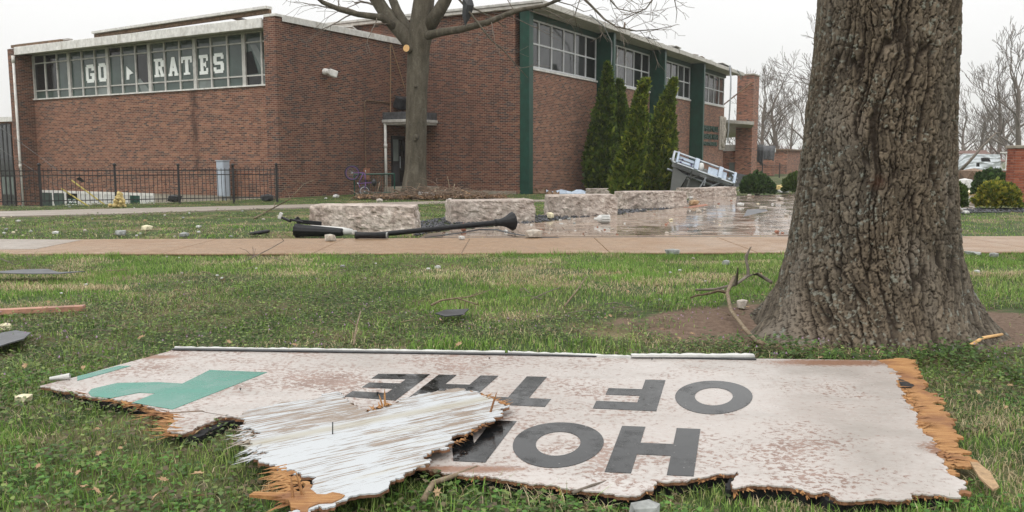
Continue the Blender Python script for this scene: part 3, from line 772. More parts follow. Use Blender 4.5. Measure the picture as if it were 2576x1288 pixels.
# strip window: 17 columns, 3 rows
y0, y1 = ay + .56, YL - .02; NC = 17; cw = (y1 - y0) / NC; zz = [4.07, 4.42, 5.62, 5.95]
fr = WB()
WB().box(FX - .07, FX + .29, ay + .552, YL - .002, 4.022, 4.075).build('sill', M['white'], wing)
fr.box(FX + .02, FX + .14, y0, y1, 5.95, 6.0)
for i in range(NC + 1):
    yy = y0 + cw * i; q = .085 if i % 3 == 2 else .04
    fr.box(FX + .02 - (.03 if i % 3 == 2 else 0), FX + .14, max(y0, yy - q), min(y1, yy + q), 4.078, 5.948)
for i in range(NC):
    for z in zz[1:3]: fr.box(FX + .026, FX + .134, y0 + cw * i + .041, y0 + cw * (i + 1) - .041, z - .025, z + .025)
win = fr.build('window', M['frame'], wing)
DARKP = {(16, 1), (16, 2), (15, 1), (15, 2), (1, 0), (0, 0), (10, 2), (8, 1)}
for i in range(NC):
    for j in range(3):
        m_ = M['glass_dark'] if (i, j) in DARKP else random.choice([M['glass_shade'], M['glass_shade'], M['glass_blind']]) if j != 1 else M['glass_shade']
        d = random.uniform(0, .006)
        WB().box(FX + .07 + d, FX + .09, y0 + cw * i + .03, y0 + cw * (i + 1) - .03, zz[j] + .01, zz[j + 1] - .01).build('pane', m_, win)
# slab-serif letters fixed in the panes
GL = {
 'G': [(0,.12,.3,.88), (.1,.8,.9,1), (.1,0,.9,.2), (.68,.1,1,.5), (.5,.36,1,.52), (.68,.66,1,.88)],
 'O': [(0,.12,.32,.88), (.68,.12,1,.88), (.1,.8,.9,1), (.1,0,.9,.2)],
 'R': [(.12,0,.42,1), (0,0,.52,.13), (0,.87,.3,1), (.3,.83,.86,1), (.3,.42,.8,.58), (.68,.54,1,.9), [(.48,.5),(.74,.5),(.98,.06),(.68,.06)], (.62,0,1,.12)],
 'A': [[(.36,1),(.64,1),(.34,.08),(.06,.08)], [(.36,1),(.64,1),(.94,.08),(.66,.08)], (.25,.25,.75,.42), (0,0,.4,.12), (.6,0,1,.12)],
 'T': [(.35,0,.65,1), (0,.82,1,1), (0,.66,.16,.84), (.84,.66,1,.84), (.2,0,.8,.12)],
 'E': [(.12,0,.44,1), (0,0,.9,.17), (0,.83,.92,1), (.3,.42,.7,.58), (.74,.1,.94,.32), (.76,.68,.96,.9), (.62,.36,.74,.64)],
 'S': [(.1,.82,.9,1), (0,.5,.32,.88), (.1,.42,.9,.58), (.68,.12,1,.5), (.1,0,.9,.18), (0,.1,.26,.3), (.74,.7,1,.9)],
 'chip': [[(.05,0),(.4,0),(.45,.35),(.95,.45),(.1,1)]],
}
def letter(ch, pxs, parent):
    l, t, r_, b = [q * .4267 for q in pxs]
    p0 = onX(l, b, FX); p1 = onX(r_, b, FX); p2 = onX(l, t, FX); p3 = onX(r_, t, FX)
    yl, yr = (p0[1] + p2[1]) / 2, (p1[1] + p3[1]) / 2; zb, zt_ = (p0[2] + p1[2]) / 2, (p2[2] + p3[2]) / 2
    mb = WB()
    for i, g in enumerate(GL[ch]):
        q = g if isinstance(g, list) else [(g[0], g[1]), (g[2], g[1]), (g[2], g[3]), (g[0], g[3])]
        f = FX + .052 - .0012 * i
        pp = [(yl + (yr - yl) * u, zb + (zt_ - zb) * v) for u, v in q]; n = len(pp)
        mb.raw([(f, a, b_) for a, b_ in pp] + [(FX + .068, a, b_) for a, b_ in pp], [tuple(range(n)), tuple(range(n, 2 * n))[::-1]] + [(k, n + k, n + (k + 1) % n, (k + 1) % n) for k in range(n)])
    mb.build('letter', M['letter_white'], parent)
for ch, q in (('G', (500, 380, 550, 487)), ('O', (573, 372, 620, 480)), ('chip', (735, 388, 780, 468)), ('R', (902, 345, 960, 453)), ('A', (985, 335, 1043, 447)),
              ('T', (1063, 332, 1125, 440)), ('E', (1168, 322, 1223, 438)), ('S', (1252, 312, 1313, 430))):
    letter(ch, q, wing)
# fallen blinds hanging askew behind two panes
for pts in ([(1465, 262), (1500, 262), (1600, 440), (1560, 460)], [(1540, 440), (1600, 445), (1600, 495), (1530, 495)], [(800, 470), (820, 462), (880, 540), (830, 545)]):
    q = [onX(a * .4267, b * .4267, FX) for a, b in pts]
    WB().raw([(FX + .060, p[1], p[2]) for p in q] + [(FX + .066, p[1], p[2]) for p in q], [(0, 1, 2, 3), (7, 6, 5, 4)]).build('fallen_blind', M['glass_blind'], wing)
q = [onX(a * .4267, b * .4267, FX) for a, b in [(1440, 310), (1475, 300), (1515, 430), (1445, 440)]]
WB().raw([(FX + .055, p[1], p[2]) for p in q] + [(FX + .063, p[1], p[2]) for p in q], [(0, 1, 2, 3), (7, 6, 5, 4)]).build('black_flag', M['dark_void'], wing)
# roof
wr = WB().box(ax + .04, 9, ay + .56, YL, 6.02, 6.10).build('roof', M['soffit'], wing)
WB().box(ax - .06, ax + .035, ay + .60, YL + .02, 5.93, 6.27).build('fascia', M['white'], wr, bevel=0.012)
WB().box(ax - .02, 0.1, ay - .05, ay + .53, WH + .003, WH + .10).build('coping', M['white'], wr, bevel=0.01)
WB().box(ax + .3, -0.02, ay - .075, ay - .052, WH - .14, WH + .09).build('flashing', M['white'], wr, bevel=0.006)
WB().box(ax + .1, 9, ay + .57, YL, 6.103, 6.24).build('roof_deck', M['wood_old'], wr)
# lifted roof edge
lift = WB()
lift.bar((ax + .05, ay + .3, WH + .32), (ax + .1, ay + 10.2, WH + .20), .3, .09)
lift.build('lifted_roof_edge', M['white'], wr)
WB().bar((ax + .1, ay + .3, WH + .20), (ax + .12, ay + 10.2, WH + .08), .12, .13).build('roof_blocking', M['wood_old'], wr)
WB().bar((ax + .5, ay + 12.5, WH + .16), (ax + .3, YL + .3, WH + .12), .25, .07).build('lifted_roof_edge', M['frame'], wr)
WB().bar((ax + .12, ay + 12.5, WH + .06), (ax + .1, YL + .4, WH + .05), .12, .12).build('roof_blocking', M['wood_old'], wr)
for i in range(7):
    c = (ax + random.uniform(1, 6), ay + random.uniform(.7, 3), WH + .22 + random.uniform(0, .1))
    WB().obox(c, (random.uniform(.4, 1.6), random.uniform(.1, .5), .05), rot('Z', random.uniform(0, 3)) @ rot('X', random.uniform(-.2, .2))).build('torn_roofing', random.choice([M['felt'], M['white'], M['wood_old'], M['frame']]), wr)
# downspout at the left end
ds = WB(); yp = YL + .05
ds.tube([(ax - .09, yp, 5.86), (ax - .09, yp, -1.6)], .055, 10); ds.tube([(ax - .09, yp, 5.6), (ax - .09, yp, 5.9)], .075, 10); ds.tube([(ax - .09, yp, 1.0), (ax - .09, yp, 1.15)], .066, 10)
ds.build('downspout', M['white'], wing, smooth=True)
# basement windows
bw = [(375, 466), (480, 575), (590, 690), (715, 790), (815, 900), (925, 1030), (1050, 1140), (1150, 1240), (1262, 1355)]
for i, (a, b) in enumerate(bw):
    q0 = onX(a * .2852, 500, FX); q1 = onX(b * .2852, 500, FX); ya, yb = q0[1], q1[1]
    zt_ = -0.06; zb = -1.15
    f = WB(); f.box(FX - .03, FX + .019, yb - .07, ya + .07, zt_ - .06, zt_ + .05); f.box(FX - .03, FX + .019, yb - .07, yb, zb, zt_ - .06); f.box(FX - .03, FX + .019, ya, ya + .07, zb, zt_ - .06)
    w_ = f.build('window', M['white'], wing)
    WB().box(FX - .012, FX + .018, yb, ya, zb, zt_ - .06).build('pane', [M['glass_shade'], M['glass_shade'], M['glass_dark'], M['white_scrap'], M['white_scrap'], M['white_scrap'], M['white_scrap'], M['green'], M['white_scrap']][i], w_)
    if i == 2:
        s_ = WB().box(FX - .022, FX - .0125, yb + .06, ya - .03, -0.78, -0.34).build('window_sign', M['green'], w_)
        for body, z in (('PIRATE', -0.53), ('PRIDE', -0.73)):
            me = text_mesh(body, .2, .002, .004, 'CENTER'); w2 = max(v.co.x for v in me.vertices) - min(v.co.x for v in me.vertices)
            for v in me.vertices: v.co.x *= (ya - yb - .18) / w2
            o = link('lettering', me, M['letter_white'], s_); o.location = (FX - .026 - ax, (ya + yb) / 2 + .01 - ay, z); o.rotation_euler = (math.pi / 2, 0, -math.pi / 2)
# entrance in the angle of the two buildings
WB().box(-1.62, -0.001, 4.02, ay - .001, -0.3, 0.24).build('step', M['concrete'], wing, bevel=0.015)
cn = WB().box(-1.66, -0.01, 4.05, ay - .001, 2.86, 2.98).build('canopy', M['frame'], wing, bevel=0.01)
WB().box(-1.6, -0.02, 4.1, ay - .003, 2.983, 3.28).build('canopy_upstand', M['felt'], cn)
WB().box(-1.58, -0.01, 4.12, ay - .002, 2.78, 2.857).build('canopy_soffit', M['soffit'], cn)
dr = WB().box(-1.08, -0.18, ay - .05, ay - .002, 0.245, 2.35).build('door', M['iron'], wing)
WB().box(-1.0, -0.66, ay - .062, ay - .051, 1.3, 2.2).build('door_pane', M['glass_blind'], dr)
WB().box(-1.0, -0.66, ay - .062, ay - .051, .4, 1.1).build('door_pane', M['glass'], dr)
WB().box(-0.56, -0.25, ay - .062, ay - .051, .4, 2.2).build('door_pane', M['glass_dark'], dr)
WB().tube([(-.60, ay - .1, 1.0), (-.60, ay - .1, 1.5)], .015, 6).build('door_handle', M['steel'], dr)
d2 = WB(); d2.tube([(-1.56, ay - .1, 2.9), (-1.56, ay - .1, .05)], .058, 10); d2.tube([(-1.56, ay - .1, 1.85), (-1.56, ay - .1, 2.0)], .075, 10)
d2.build('downspout', M['white'], wing, smooth=True)
# conduit, junction box, lamps, loose straps on the side wall
k1 = onY(915, 252, ay); 
WB().tube([(k1[0], ay - .04, 1.0), (k1[0], ay - .04, k1[2] - .08), (k1[0] + .1, ay - .04, k1[2]), (-1.2, ay - .04, k1[2] - .0)], .028, 6).build('conduit', M['wood_old'], wing)
WB().box(k1[0] - .12, k1[0] + .12, ay - .16, ay - .001, .55, 1.02).build('junction_box', M['rubble_red'], wing, bevel=0.01)
for p_, q_ in (((982, 112), (982, 285)), ((984, 110), (1018, 220))):
    a_ = onY(*p_, ay - .06); b_ = onY(*q_, ay - .06)
    WB().bar(a_, b_, .02, .03).build('loose_strap', M['leaf_dead'], wing)
WB().obox((-.55, ay - .22, 3.72), (.75, .35, .5), rot('X', .4)).build('wall_lamp', M['rubber'], wing, bevel=0.05)
fl = onY(812, 181, ay)
fo = WB().lathe([(.03, 0), (.12, .05), (.13, .12), (.09, .3)], 10, (fl[0], ay - .02, fl[2]), rot('X', math.pi / 2)).build('flood_light', M['white'], wing)
WB().obox((fl[0] + .22, ay - .28, fl[2] - .05), (.34, .22, .26), rot('Z', -.5) @ rot('Y', .3)).build('lamp_head', M['white'], fo, bevel=0.03)
WB().obox((fl[0] + .345, ay - .345, fl[2] - .10), (.05, .16, .19), rot('Z', -.5) @ rot('Y', .3)).build('lens', M['glass'], fo)

# ------------------------------------------------------------------ chimney, entrance canopy, annex beyond the gym
CX = 31.0
cyr, cyl = onX(1893, 300, CX)[1], onX(1852, 300, CX)[1]; czt = onX(1872, 186, CX)[2]; cxb = onY(1907, 300, cyr)[0]
chim = empty('brick_chimney', tuple(WLD((CX + cxb) / 2, (cyr + cyl) / 2, 0)), RZ, 'tall square red brick chimney beyond the gymnasium', 'chimney')
hx, hy = (cxb - CX) / 2, (cyl - cyr) / 2
MB().box(-hx, hx, -hy, hy, -1.5, czt - .12).build('shaft', M['brick_far'], chim)
MB().box(-hx - .04, hx + .04, -hy - .04, hy + .04, czt - .118, czt).build('cap', M['concrete'], chim, bevel=0.02)
MB().tube([(-hx - .05, -hy + .1, czt - .6), (-hx - 1.6, hy + 1.4, czt - 2.9)], .05, 6).build('loose_conduit', M['wood_old'], chim)
can = empty('entrance_canopy', tuple(WLD(29.3, -.6, 0)), RZ, 'flat white entrance canopy between gymnasium and chimney', 'canopy')
cz = onX(1893, 322, CX - .05)[2]
f0, f1 = onX(1822, 309, 29.0), onX(1897, 314, 29.0); g0, g1 = onX(1822, 347, 36.0), onX(1878, 343, 36.0); off_ = np.array([29.3, -.6, 0])
q_ = [f0 - off_, f1 - off_, g1 - off_, g0 - off_]
MB().raw(q_ + [p_ + (0, 0, .22) for p_ in q_], [(0, 1, 2, 3), (7, 6, 5, 4), (0, 4, 5, 1), (1, 5, 6, 2), (2, 6, 7, 3), (3, 7, 4, 0)]).build('slab', M['soffit'], can)
MB().box(2.9, 3.1, 1.6, 1.8, -1.2, cz - .102).build('post', M['white'], can)
MB().box(2.0, 3.5, 0.0, 2.4, -1.2, cz - 1.6).build('vestibule', M['brick_far'], can)
MB().box(1.985, 1.999, 0.2, 1.0, -.4, 1.2).build('vestibule_window', M['glass_blind'], can)
MB().box(1.9, 3.6, -.1, 2.5, cz - 1.6, cz - 1.15).build('vestibule_fascia', M['white'], can)
# annex
ac = AT(1978, 440, 84); ac[2] = 0
an = empty('brick_annex', tuple(ac), RZ, 'low brick annex with torn roof membrane draped over its edge', 'building')
MB().box(0, 9, 0, 4.6, -1.5, 2.35).build('wall', M['brick_far'], an)
MB().box(-3.5, 9, 4.7, 12, -1.5, 2.35).build('wall', M['brick_far'], an)
MB().box(-4.0, -.4, 3.0, 12.5, 2.36, 2.75).build('fascia', M['white'], an)
MB().box(-.3, 9.4, -.3, 12.5, 2.36, 2.5).build('roof', M['wood_old'], an)
MB().box(-.05, -.001, 3.6, 4.5, .4, 1.9).build('window', M['glass'], an)
def drape(c, w, h, name, mat, parent, seed, d=(0, 1, 0), n=14, m=12):
    r = np.random.default_rng(seed); V = []; d = np.array(d, float); nrm = np.array([d[1], -d[0], 0])
    lens = .6 + .4 * np.convolve(r.uniform(0, 1, n + 3), np.ones(4) / 4, 'valid')
    for j in range(m):
        for i in range(n):
            u = i / (n - 1); v = j / (m - 1)
            fold = math.sin(u * 17 + seed) * .1 * (.3 + v) + math.sin(u * 7 + 2) * .08
            V.append(np.array(c) + d * (u - .5) * w * (1 - .25 * v) + nrm * (fold + .12 * min(1, 4 * v)) + np.array([0, 0, -h * v * lens[i] * 1.1 + .12 * (v < .05)]))
    F = [(j * n + i, j * n + i + 1, (j + 1) * n + i + 1, (j + 1) * n + i) for j in range(m - 1) for i in range(n - 1)]
    o = MB().raw(V, F).build(name, mat, parent, smooth=True); s_ = o.modifiers.new('s', 'SOLIDIFY'); s_.thickness = .01; return o
to_an = lambda p_: np.array([(p_ - ac) @ RV, (p_ - ac) @ LV, p_[2]])
MB().bar(to_an(AT(1903, 376, 70)), to_an(AT(1949, 378, 70.5)), .3, .34).build('fascia', M['white'], an)
MB().obox(to_an(AT(1920, 425, 74)), (.3, 1.9, 3.2)).build('wall', M['brick_far'], an)
dd_ = to_an(AT(1944, 370, 69.5)) - to_an(AT(1908, 368, 69.5)); dd_[2] = 0; dd_ /= np.linalg.norm(dd_)
drape(tuple(to_an(AT(1932, 370, 69.6))), 1.2, 1.25, 'torn_membrane', M['felt'], an, 2, tuple(dd_))
drape(tuple(to_an(AT(1910, 367, 69.4))), .7, 1.7, 'torn_membrane', M['rubber'], an, 5, tuple(dd_))
# pale house fragment seen left of the trunk
hp = AT(1990, 440, 100); hp[2] = 0
hs = empty('pale_shed', tuple(hp), 0, 'small pale shed behind the brick annex', 'shed')
MB().box(-.2, 1.6, 0, 3, -1, 1.9).build('wall', M['white'], hs); MB().prism([(-.4, -.2), (1.8, -.2), (1.8, 3.2), (-.4, 3.2)], 1.92, 2.05).build('roof', M['felt'], hs)

# ------------------------------------------------------------------ building at the far left
fl_ = WLD(FX + 3.0, YL + 1.4, 0)
cb = empty('classroom_block', tuple(fl_), RZ, 'brick classroom block with glazed stair window past the wing downspout', 'building')
MB().box(0, 10, -.7, 14, -2.5, 3.35).build('wall', M['brick_far'], cb)
MB().box(-.15, 10, -.6, 14, 3.36, 3.6).build('coping', M['white'], cb)
yw0 = onX(35, 420, FX + 3.0)[1] - (YL + 1.4); yw1 = onX(3, 420, FX + 3.0)[1] - (YL + 1.4); zt0 = onX(20, 312, FX + 3.0)[2]
w_ = MB(); nw = 3; cw2 = (yw1 - yw0) / nw
for i in range(nw + 1): yy = yw0 + cw2 * i; w_.box(-.06, -.001, yy - .035, yy + .035, -2.4, zt0)
zl = (-2.4, -1.3, -.5, .5, 1.4, zt0)
for z in zl: w_.box(-.05, -.0015, yw0, yw1, z - .03, z + .03)
w_ = w_.build('window', M['iron'], cb)
for i in range(nw):
    for j in range(5): MB().box(-.035, -.002, yw0 + cw2 * i + .03, yw0 + cw2 * (i + 1) - .03, zl[j] + .03, zl[j + 1] - .03).build('pane', M['glass_blind'] if j in (0, 2) else M['glass'], w_)

# ------------------------------------------------------------------ iron fence in front of the wing
def iron_fence(name, pts, label, h=1.12, spacing=.125, posts=None):
    root = empty(name, (*pts[0], float(ground_z(*pts[0]))), 0, label, 'fence')
    p0 = np.array(pts[0]); p1 = np.array(pts[1]); d = p1 - p0; L = np.linalg.norm(d); d /= L; ang = math.atan2(d[1], d[0])
    pm = MB().box(-.008, .008, -.008, .008, .08, h - .02).mesh('picket'); pm.materials.append(M['iron'])
    po = MB().box(-.032, .032, -.032, .032, -.2, h + .02).lathe([(.02, h + .02), (.045, h + .05), (.05, h + .085), (.025, h + .12)], 8).mesh('post'); po.materials.append(M['iron'])
    zb = lambda t: float(ground_z(*(p0 + d * t))) - float(ground_z(*p0))
    for t in posts if posts is not None else np.arange(0, L + .01, 2.3):
        o = link('post', po, None, root); q = d * t; o.location = (q[0], q[1], zb(t)); o.rotation_euler = (0, 0, ang)
    n = 0
    for t in np.arange(spacing, L, spacing):
        o = link('picket', pm, None, root); q = d * t; o.location = (q[0], q[1], zb(t) + random.uniform(-.006, .006)); o.rotation_euler = (random.uniform(-.012, .012), random.uniform(-.012, .012), ang); n += 1
    for z in (.16, h - .24, h - .10):
        mb = MB(); mb.bar((0, 0, z), (d[0] * L, d[1] * L, z + zb(L)), .02, .028); mb.build('rail', M['iron'], root)
    return root
pxs = [-40, 112.7, 300, 458, 594, 702]
ts = []
for px in pxs:
    # where the sight line crosses the fence line
    rx = (px - PW / 2) / FPX / (cP); a_ = FENCE_A; b_ = FENCE_B
    t = (rx * a_[1] * 1.0 - a_[0]); den = ((b_ - a_)[0] - rx * (b_ - a_)[1]); ts.append(np.clip(t / den, 0, 1) * np.linalg.norm(b_ - a_))
iron_fence('iron_fence', [FENCE_A, FENCE_B], 'black iron picket fence on the lawn before the school wing', 1.12, .115, ts)
ra = AT(1826, 440, 61)[:2]; rb = AT(1978, 440, 66)[:2]
iron_fence('iron_railing', [ra, rb], 'dark iron railing in front of the brick annex', 1.05, .16)

# ------------------------------------------------------------------ crumpled house and street side at the right
hc = AT(2400, 440, 80); hc[2] = 0; k = 80 / 2087.
house = empty('crumpled_house', tuple(hc), 0, 'storm-crushed house with crumpled pale blue metal siding', 'house')
n, m = 40, 18; V = []; r = np.random.default_rng(5)
for j in range(m):
    for i in range(n):
        u, v = i / (n - 1), j / (m - 1); x = (u * 118 - 6) * k; top = (2.15 - .12 * u) * (1 if u > .28 else .45 + 1.95 * u)
        z = v * top; y = .45 * (fbm(u * 5, v * 4, 8) - .5) + .10 * math.sin(v * 40 + 3 * math.sin(u * 9)) * .25 + (1 - u) * .6 + .5 * max(0, v - .6)
        V.append((x + .15 * math.sin(v * 3), y, z - .1))
F = [(j * n + i, j * n + i + 1, (j + 1) * n + i + 1, (j + 1) * n + i) for j in range(m - 1) for i in range(n - 1)
     if not (24 <= i < 31 and 11 <= j < 14) and not (20 <= i < 23 and 7 <= j < 10)]
o = MB().raw(V, F).build('siding', plain('pale_blue_siding', (0.50, 0.54, 0.57), 0.45, var=.12, sc=2), house); s_ = o.modifiers.new('s', 'SOLIDIFY'); s_.thickness = .03
MB().box(.2, 110 * k, .9, 5, -.5, 1.7).build('inner_wall', M['dark_void'], house)
MB().raw([(60 * k, 1.6, 1.9), (112 * k, 1.4, 1.95), (140 * k, 4.5, 2.4), (50 * k, 5.5, 2.3), (60 * k, 1.6, 1.8), (112 * k, 1.4, 1.85), (140 * k, 4.5, 2.3), (50 * k, 5.5, 2.2)], [(0, 1, 2, 3), (7, 6, 5, 4), (0, 4, 5, 1), (1, 5, 6, 2), (2, 6, 7, 3), (3, 7, 4, 0)]).build('roof', plain('brown_shingles', (.13, .075, .06), .85, var=.25, sc=5), house)
gr = empty('white_garage', tuple(AT(2488, 440, 84) * np.array([1, 1, 0])), 0, 'small white garage with brown roof beside the crumpled house', 'garage')
MB().box(0, 1.3, 0, 4, -.5, 1.28).build('wall', M['white'], gr)
MB().raw([(-.3, -.3, 1.30), (1.55, -.3, 1.30), (1.2, 3, 2.2), (-1.2, 3, 2.2), (-.3, -.3, 1.22), (1.55, -.3, 1.22), (1.2, 3, 2.1), (-1.2, 3, 2.1)], [(0, 1, 2, 3), (7, 6, 5, 4), (0, 4, 5, 1), (1, 5, 6, 2), (2, 6, 7, 3), (3, 7, 4, 0)]).build('roof', plain('brown_garage_roof', (.16, .10, .085), .85, var=.2, sc=5), gr)
MB().box(-.1, 1.45, -.12, -.001, 1.1, 1.215).build('gutter', M['white'], gr)
po = empty('wrecked_porch', tuple(AT(2528, 440, 76) * np.array([1, 1, 0])), 0, 'wrecked white porch with bent posts behind the brick pier', 'porch')
MB().box(0, 1.3, 0, 1.5, .45, .58).build('deck', M['white'], po); MB().box(.05, 1.25, .1, 1.4, -.2, .44).build('base', M['rubble_red'], po)
for x, t in ((.1, .0), (.75, .1), (1.1, -.06)): MB().bar((x, .1, .58), (x + t, .1, 1.9), .09, .09).build('post', M['white'], po)
MB().obox((.7, .4, 2.0), (1.4, 1.2, .12), rot('Y', .12)).build('porch_roof', M['white'], po)

# brick pier, every brick laid
pp = G(2548, 516); pier = empty('brick_pier', (pp[0], pp[1], 0), R(-8), 'red brick pier with stone cap behind the yellow shrub', 'pier')
PWD, PDP = 1.05, .6; CH = .0795; NCR = 21
core = MB().box(.012, PWD - .012, .012, PDP - .012, -.2, NCR * CH).build('mortar_core', plain('mortar', (.34, .27, .22), .9), pier)
kb = NT('pier_brick', .75, spec=.3); rn = kb.n('ObjectInfo', out=5); pz = kb.noise(kb.obj(), 40, 4, .65)
cb_ = kb.ramp(rn, [(0, (.20, .055, .032)), (.5, (.28, .085, .048)), (1, (.34, .12, .07))]); kb.set('Base Color', kb.mix(.4, cb_, kb.ramp(pz, [(.2, .2), (.8, .8)]), 'OVERLAY')); kb.bump(pz, .3, .004)
bms = {}
def brick_piece(l, d):
    key = (round(l, 3), round(d, 3))
    if key not in bms:
        me = MB().box(-l / 2, l / 2, -d / 2, d / 2, 0, CH - .012).mesh('brick'); bm = bmesh.new(); bm.from_mesh(me); bmesh.ops.bevel(bm, geom=list(bm.edges), offset=.004, segments=1, affect='EDGES'); bm.to_mesh(me); bm.free(); me.materials.append(kb.m); bms[key] = me
    return bms[key]
BL = .25
for c in range(NCR):
    z = c * CH + .003; x = 0.0; off = BL / 2 if c % 2 else 0
    edges = [0] + [off + BL * i for i in range(1 if off == 0 else 0, 6) if 0 < off + BL * i < PWD - .05] + [PWD]
    for a, b in zip(edges[:-1], edges[1:]):
        o = link('brick', brick_piece(b - a - .011, .10), None, core); o.location = ((a + b) / 2, .045 + random.uniform(-.003, .003), z)
    edges = [.102] + [.102 + (off or BL) + BL * i for i in range(0, 3) if .102 + (off or BL) + BL * i < PDP - .05] + [PDP]
    for a, b in zip(edges[:-1], edges[1:]):
        o = link('brick', brick_piece(.10, b - a - .011), None, core); o.location = (.045 + random.uniform(-.003, .003), (a + b) / 2, z)
MB().box(-.05, PWD + .05, -.05, PDP + .05, NCR * CH + .002, NCR * CH + .09).build('cap', M['concrete'], pier, bevel=.012)
# ------------------------------------------------------------------ the big oak
def oak():
    root = empty('oak_tree', (OAK[0], OAK[1], 0), 0, 'massive oak trunk with deeply furrowed grey bark', 'tree')
    # columns denser on the side facing the road
    th = []
    a = -math.pi / 2 - 2.0
    while a < -math.pi / 2 + 2.0: th.append(a); a += 4.0 / 400
    e = th[-1]; rest = 2 * math.pi - (e - th[0]); nr = 70
    th += [e + rest * (i + 1) / (nr + 1) for i in range(nr)]
    th = np.array(th)
    zs = list(np.arange(-0.12, 2.75, .0068)); st = .012
    while zs[-1] < 7.0: st *= 1.12; zs.append(zs[-1] + min(st, .3))
    zs = np.array(zs)
    T, Z = np.meshgrid(th, zs)
    # profile: radius by height, root buttresses at the foot
    r = np.interp(Z, [-.12, 0, .12, .3, .6, 1.0, 1.6, 2.4, 4, 7], [.98, .87, .77, .675, .59, .54, .495, .465, .43, .38])
    but = np.zeros_like(T)
    for c, w, amp in ((-2.75, .34, .36), (-.42, .38, .20), (-1.55, .5, .10), (-2.1, .3, .07), (-1.0, .25, .08), (1.2, .4, .25), (2.4, .35, .2)):
        d = np.angle(np.exp(1j * (T - c))); but += amp * np.exp(-(d / w) ** 2)
    foot = np.clip(np.exp(-np.clip(Z + .05, 0, 9) / .22), 0, 1.2)
    r = r - .10 * foot + but * foot * .9
    r = r + .035 * (fbm(np.cos(T) * 1.5 + 4, np.sin(T) * 1.5 + Z * .6, 3) - .5)
    # bark: elongated plates parted by fissures, two scales
    R0 = np.interp(Z, [-.12, .1, .4, 1, 2.4, 7], [.92, .80, .65, .55, .49, .4])
    s = np.angle(np.exp(1j * (T + math.pi / 2))) * R0
    wx = (fbm(s * 3.5, Z * 2.5, 12) - .5) * .10 + (fbm(s * 40, Z * 40, 16, 3) - .5) * .020; wz = (fbm(s * 3 + 9, Z * 3, 14) - .5) * .16 + (fbm(s * 26 + 5, Z * 26, 18, 3) - .5) * .035
    sl = .10 * np.sin(Z * 1.1 + 1) + .08 * np.sign(np.angle(np.exp(1j * (T + math.pi / 2)))) * np.exp(-np.clip(Z, 0, 9) / .5)
    su = s + wx + sl
    fa = np.abs(fbm(su / .058, Z / .80 + wz, 33, 2) - .5)                                   # long forking furrows
    crack = smooth(.0, .065, fa)
    f1, f2, idp = worley(su / .029, (Z + wz * 1.2) / .088 + .5 * np.floor(su / .029), 5, .9, 3.5); g1, g2, idq = worley((s + wx * 2) / .017, (Z + wz * 1.5) / .024, 25, .95)
    crack2 = smooth(.02, .15, f2 - f1); crack3 = smooth(0, .2, g2 - g1)
    hgt = .027 * crack + .015 * crack2 * (.35 + .65 * crack) + .013 * (idp - .5) * crack2 + .003 * crack3 + .0045 * (idq - .5) + .006 * (fbm(s * 60, Z * 60, 51, 3) - .5)
    crack = np.minimum(crack, .0 + 1.0 * crack2)
    calm = smooth(.55, .72, fbm(s * 2.2 + 5, Z * 1.6, 77)) * .4
    hgt = hgt * (1 - calm) + .020 * calm
    r = r + hgt
    cx = .02 + Z * .012 - .02 * np.sin(Z); X = cx + r * np.cos(T); Y = r * np.sin(T) * .97
    nz, nt = Z.shape; V = np.stack([X, Y, Z], -1).reshape(-1, 3)
    i = np.arange(nt); j = np.arange(nz - 1); ii, jj = np.meshgrid(i, j); ii2 = (ii + 1) % nt
    F = np.stack([jj * nt + ii, jj * nt + ii2, (jj + 1) * nt + ii2, (jj + 1) * nt + ii], -1).reshape(-1, 4)
    # each plate its own weathering; dark brown fissures painted darker for recess shade, lichen sits on plate faces
    tone = .55 + .6 * idp; tone2 = .7 + .6 * idq
    base = np.array([.124, .104, .079])[None, None] * (tone * tone2)[..., None]
    inner = np.array([.020, .015, .012])[None, None]
    cc = (crack * .88 + .12)[..., None]; col = base * cc + inner * (1 - cc)
    pale = (smooth(.52, .7, fbm(s * 2.5 + 7, Z * 1.8, 88)) * .55 * crack)[..., None]; col = col * (1 - pale) + np.array([.20, .175, .145]) * pale
    lic = ((fbm(s * 42, Z * 42, 61, 3) > .67) * (fbm(s * 4, Z * 4, 62) > .46) * crack * .8)[..., None]; col = col * (1 - lic) + np.array([.20, .215, .19]) * lic
    red = (smooth(.25, .0, np.hypot((T + 1.95) * 1.6, (Z - 1.15) * 3.2) * .9) * .6)[..., None]; col = col * (1 - red) + np.array([.075, .036, .022]) * red
    wm = smooth(.45, .7, fbm(s * 1.8 + 3, Z * .9, 95))[..., None] * .5; col = col * (1 - wm) + col * np.array([1.08, .95, .82]) * wm
    k = NT('oak_bark', .92, spec=.2); at = k.n('Attribute', attribute_name='col'); nz_ = k.noise(k.obj(), 120, 4, .7)
    k.set('Base Color', k.mix(.5, at, k.ramp(nz_, [(.2, .2), (.8, .8)]), 'OVERLAY')); k.bump(nz_, .5, .006)
    npmesh('trunk', V, F, k.m, root, col=col.reshape(-1, 3))
    top = np.array([cx[-1, 0], 0, 7.0])
    bm_ = bark_mat('oak_limb_bark', (.06, .045, .035), (.14, .115, .09), (.22, .19, .155), 8)
    rr = random.Random(4)
    for q in range(5):
        an = q * 1.26 + .4; d = np.array([math.cos(an) * .75, math.sin(an) * .75, .75]); pts = [top - np.array([0, 0, .5])]; rad = [.30]
        for st in range(7):
            d = d + np.array([rr.uniform(-.15, .15), rr.uniform(-.15, .15), rr.uniform(-.02, .12)]); pts.append(pts[-1] + d * 1.0); rad.append(rad[-1] * .78)
        MB().tube(pts, rad, 9).build('limb', bm_, root, smooth=True)
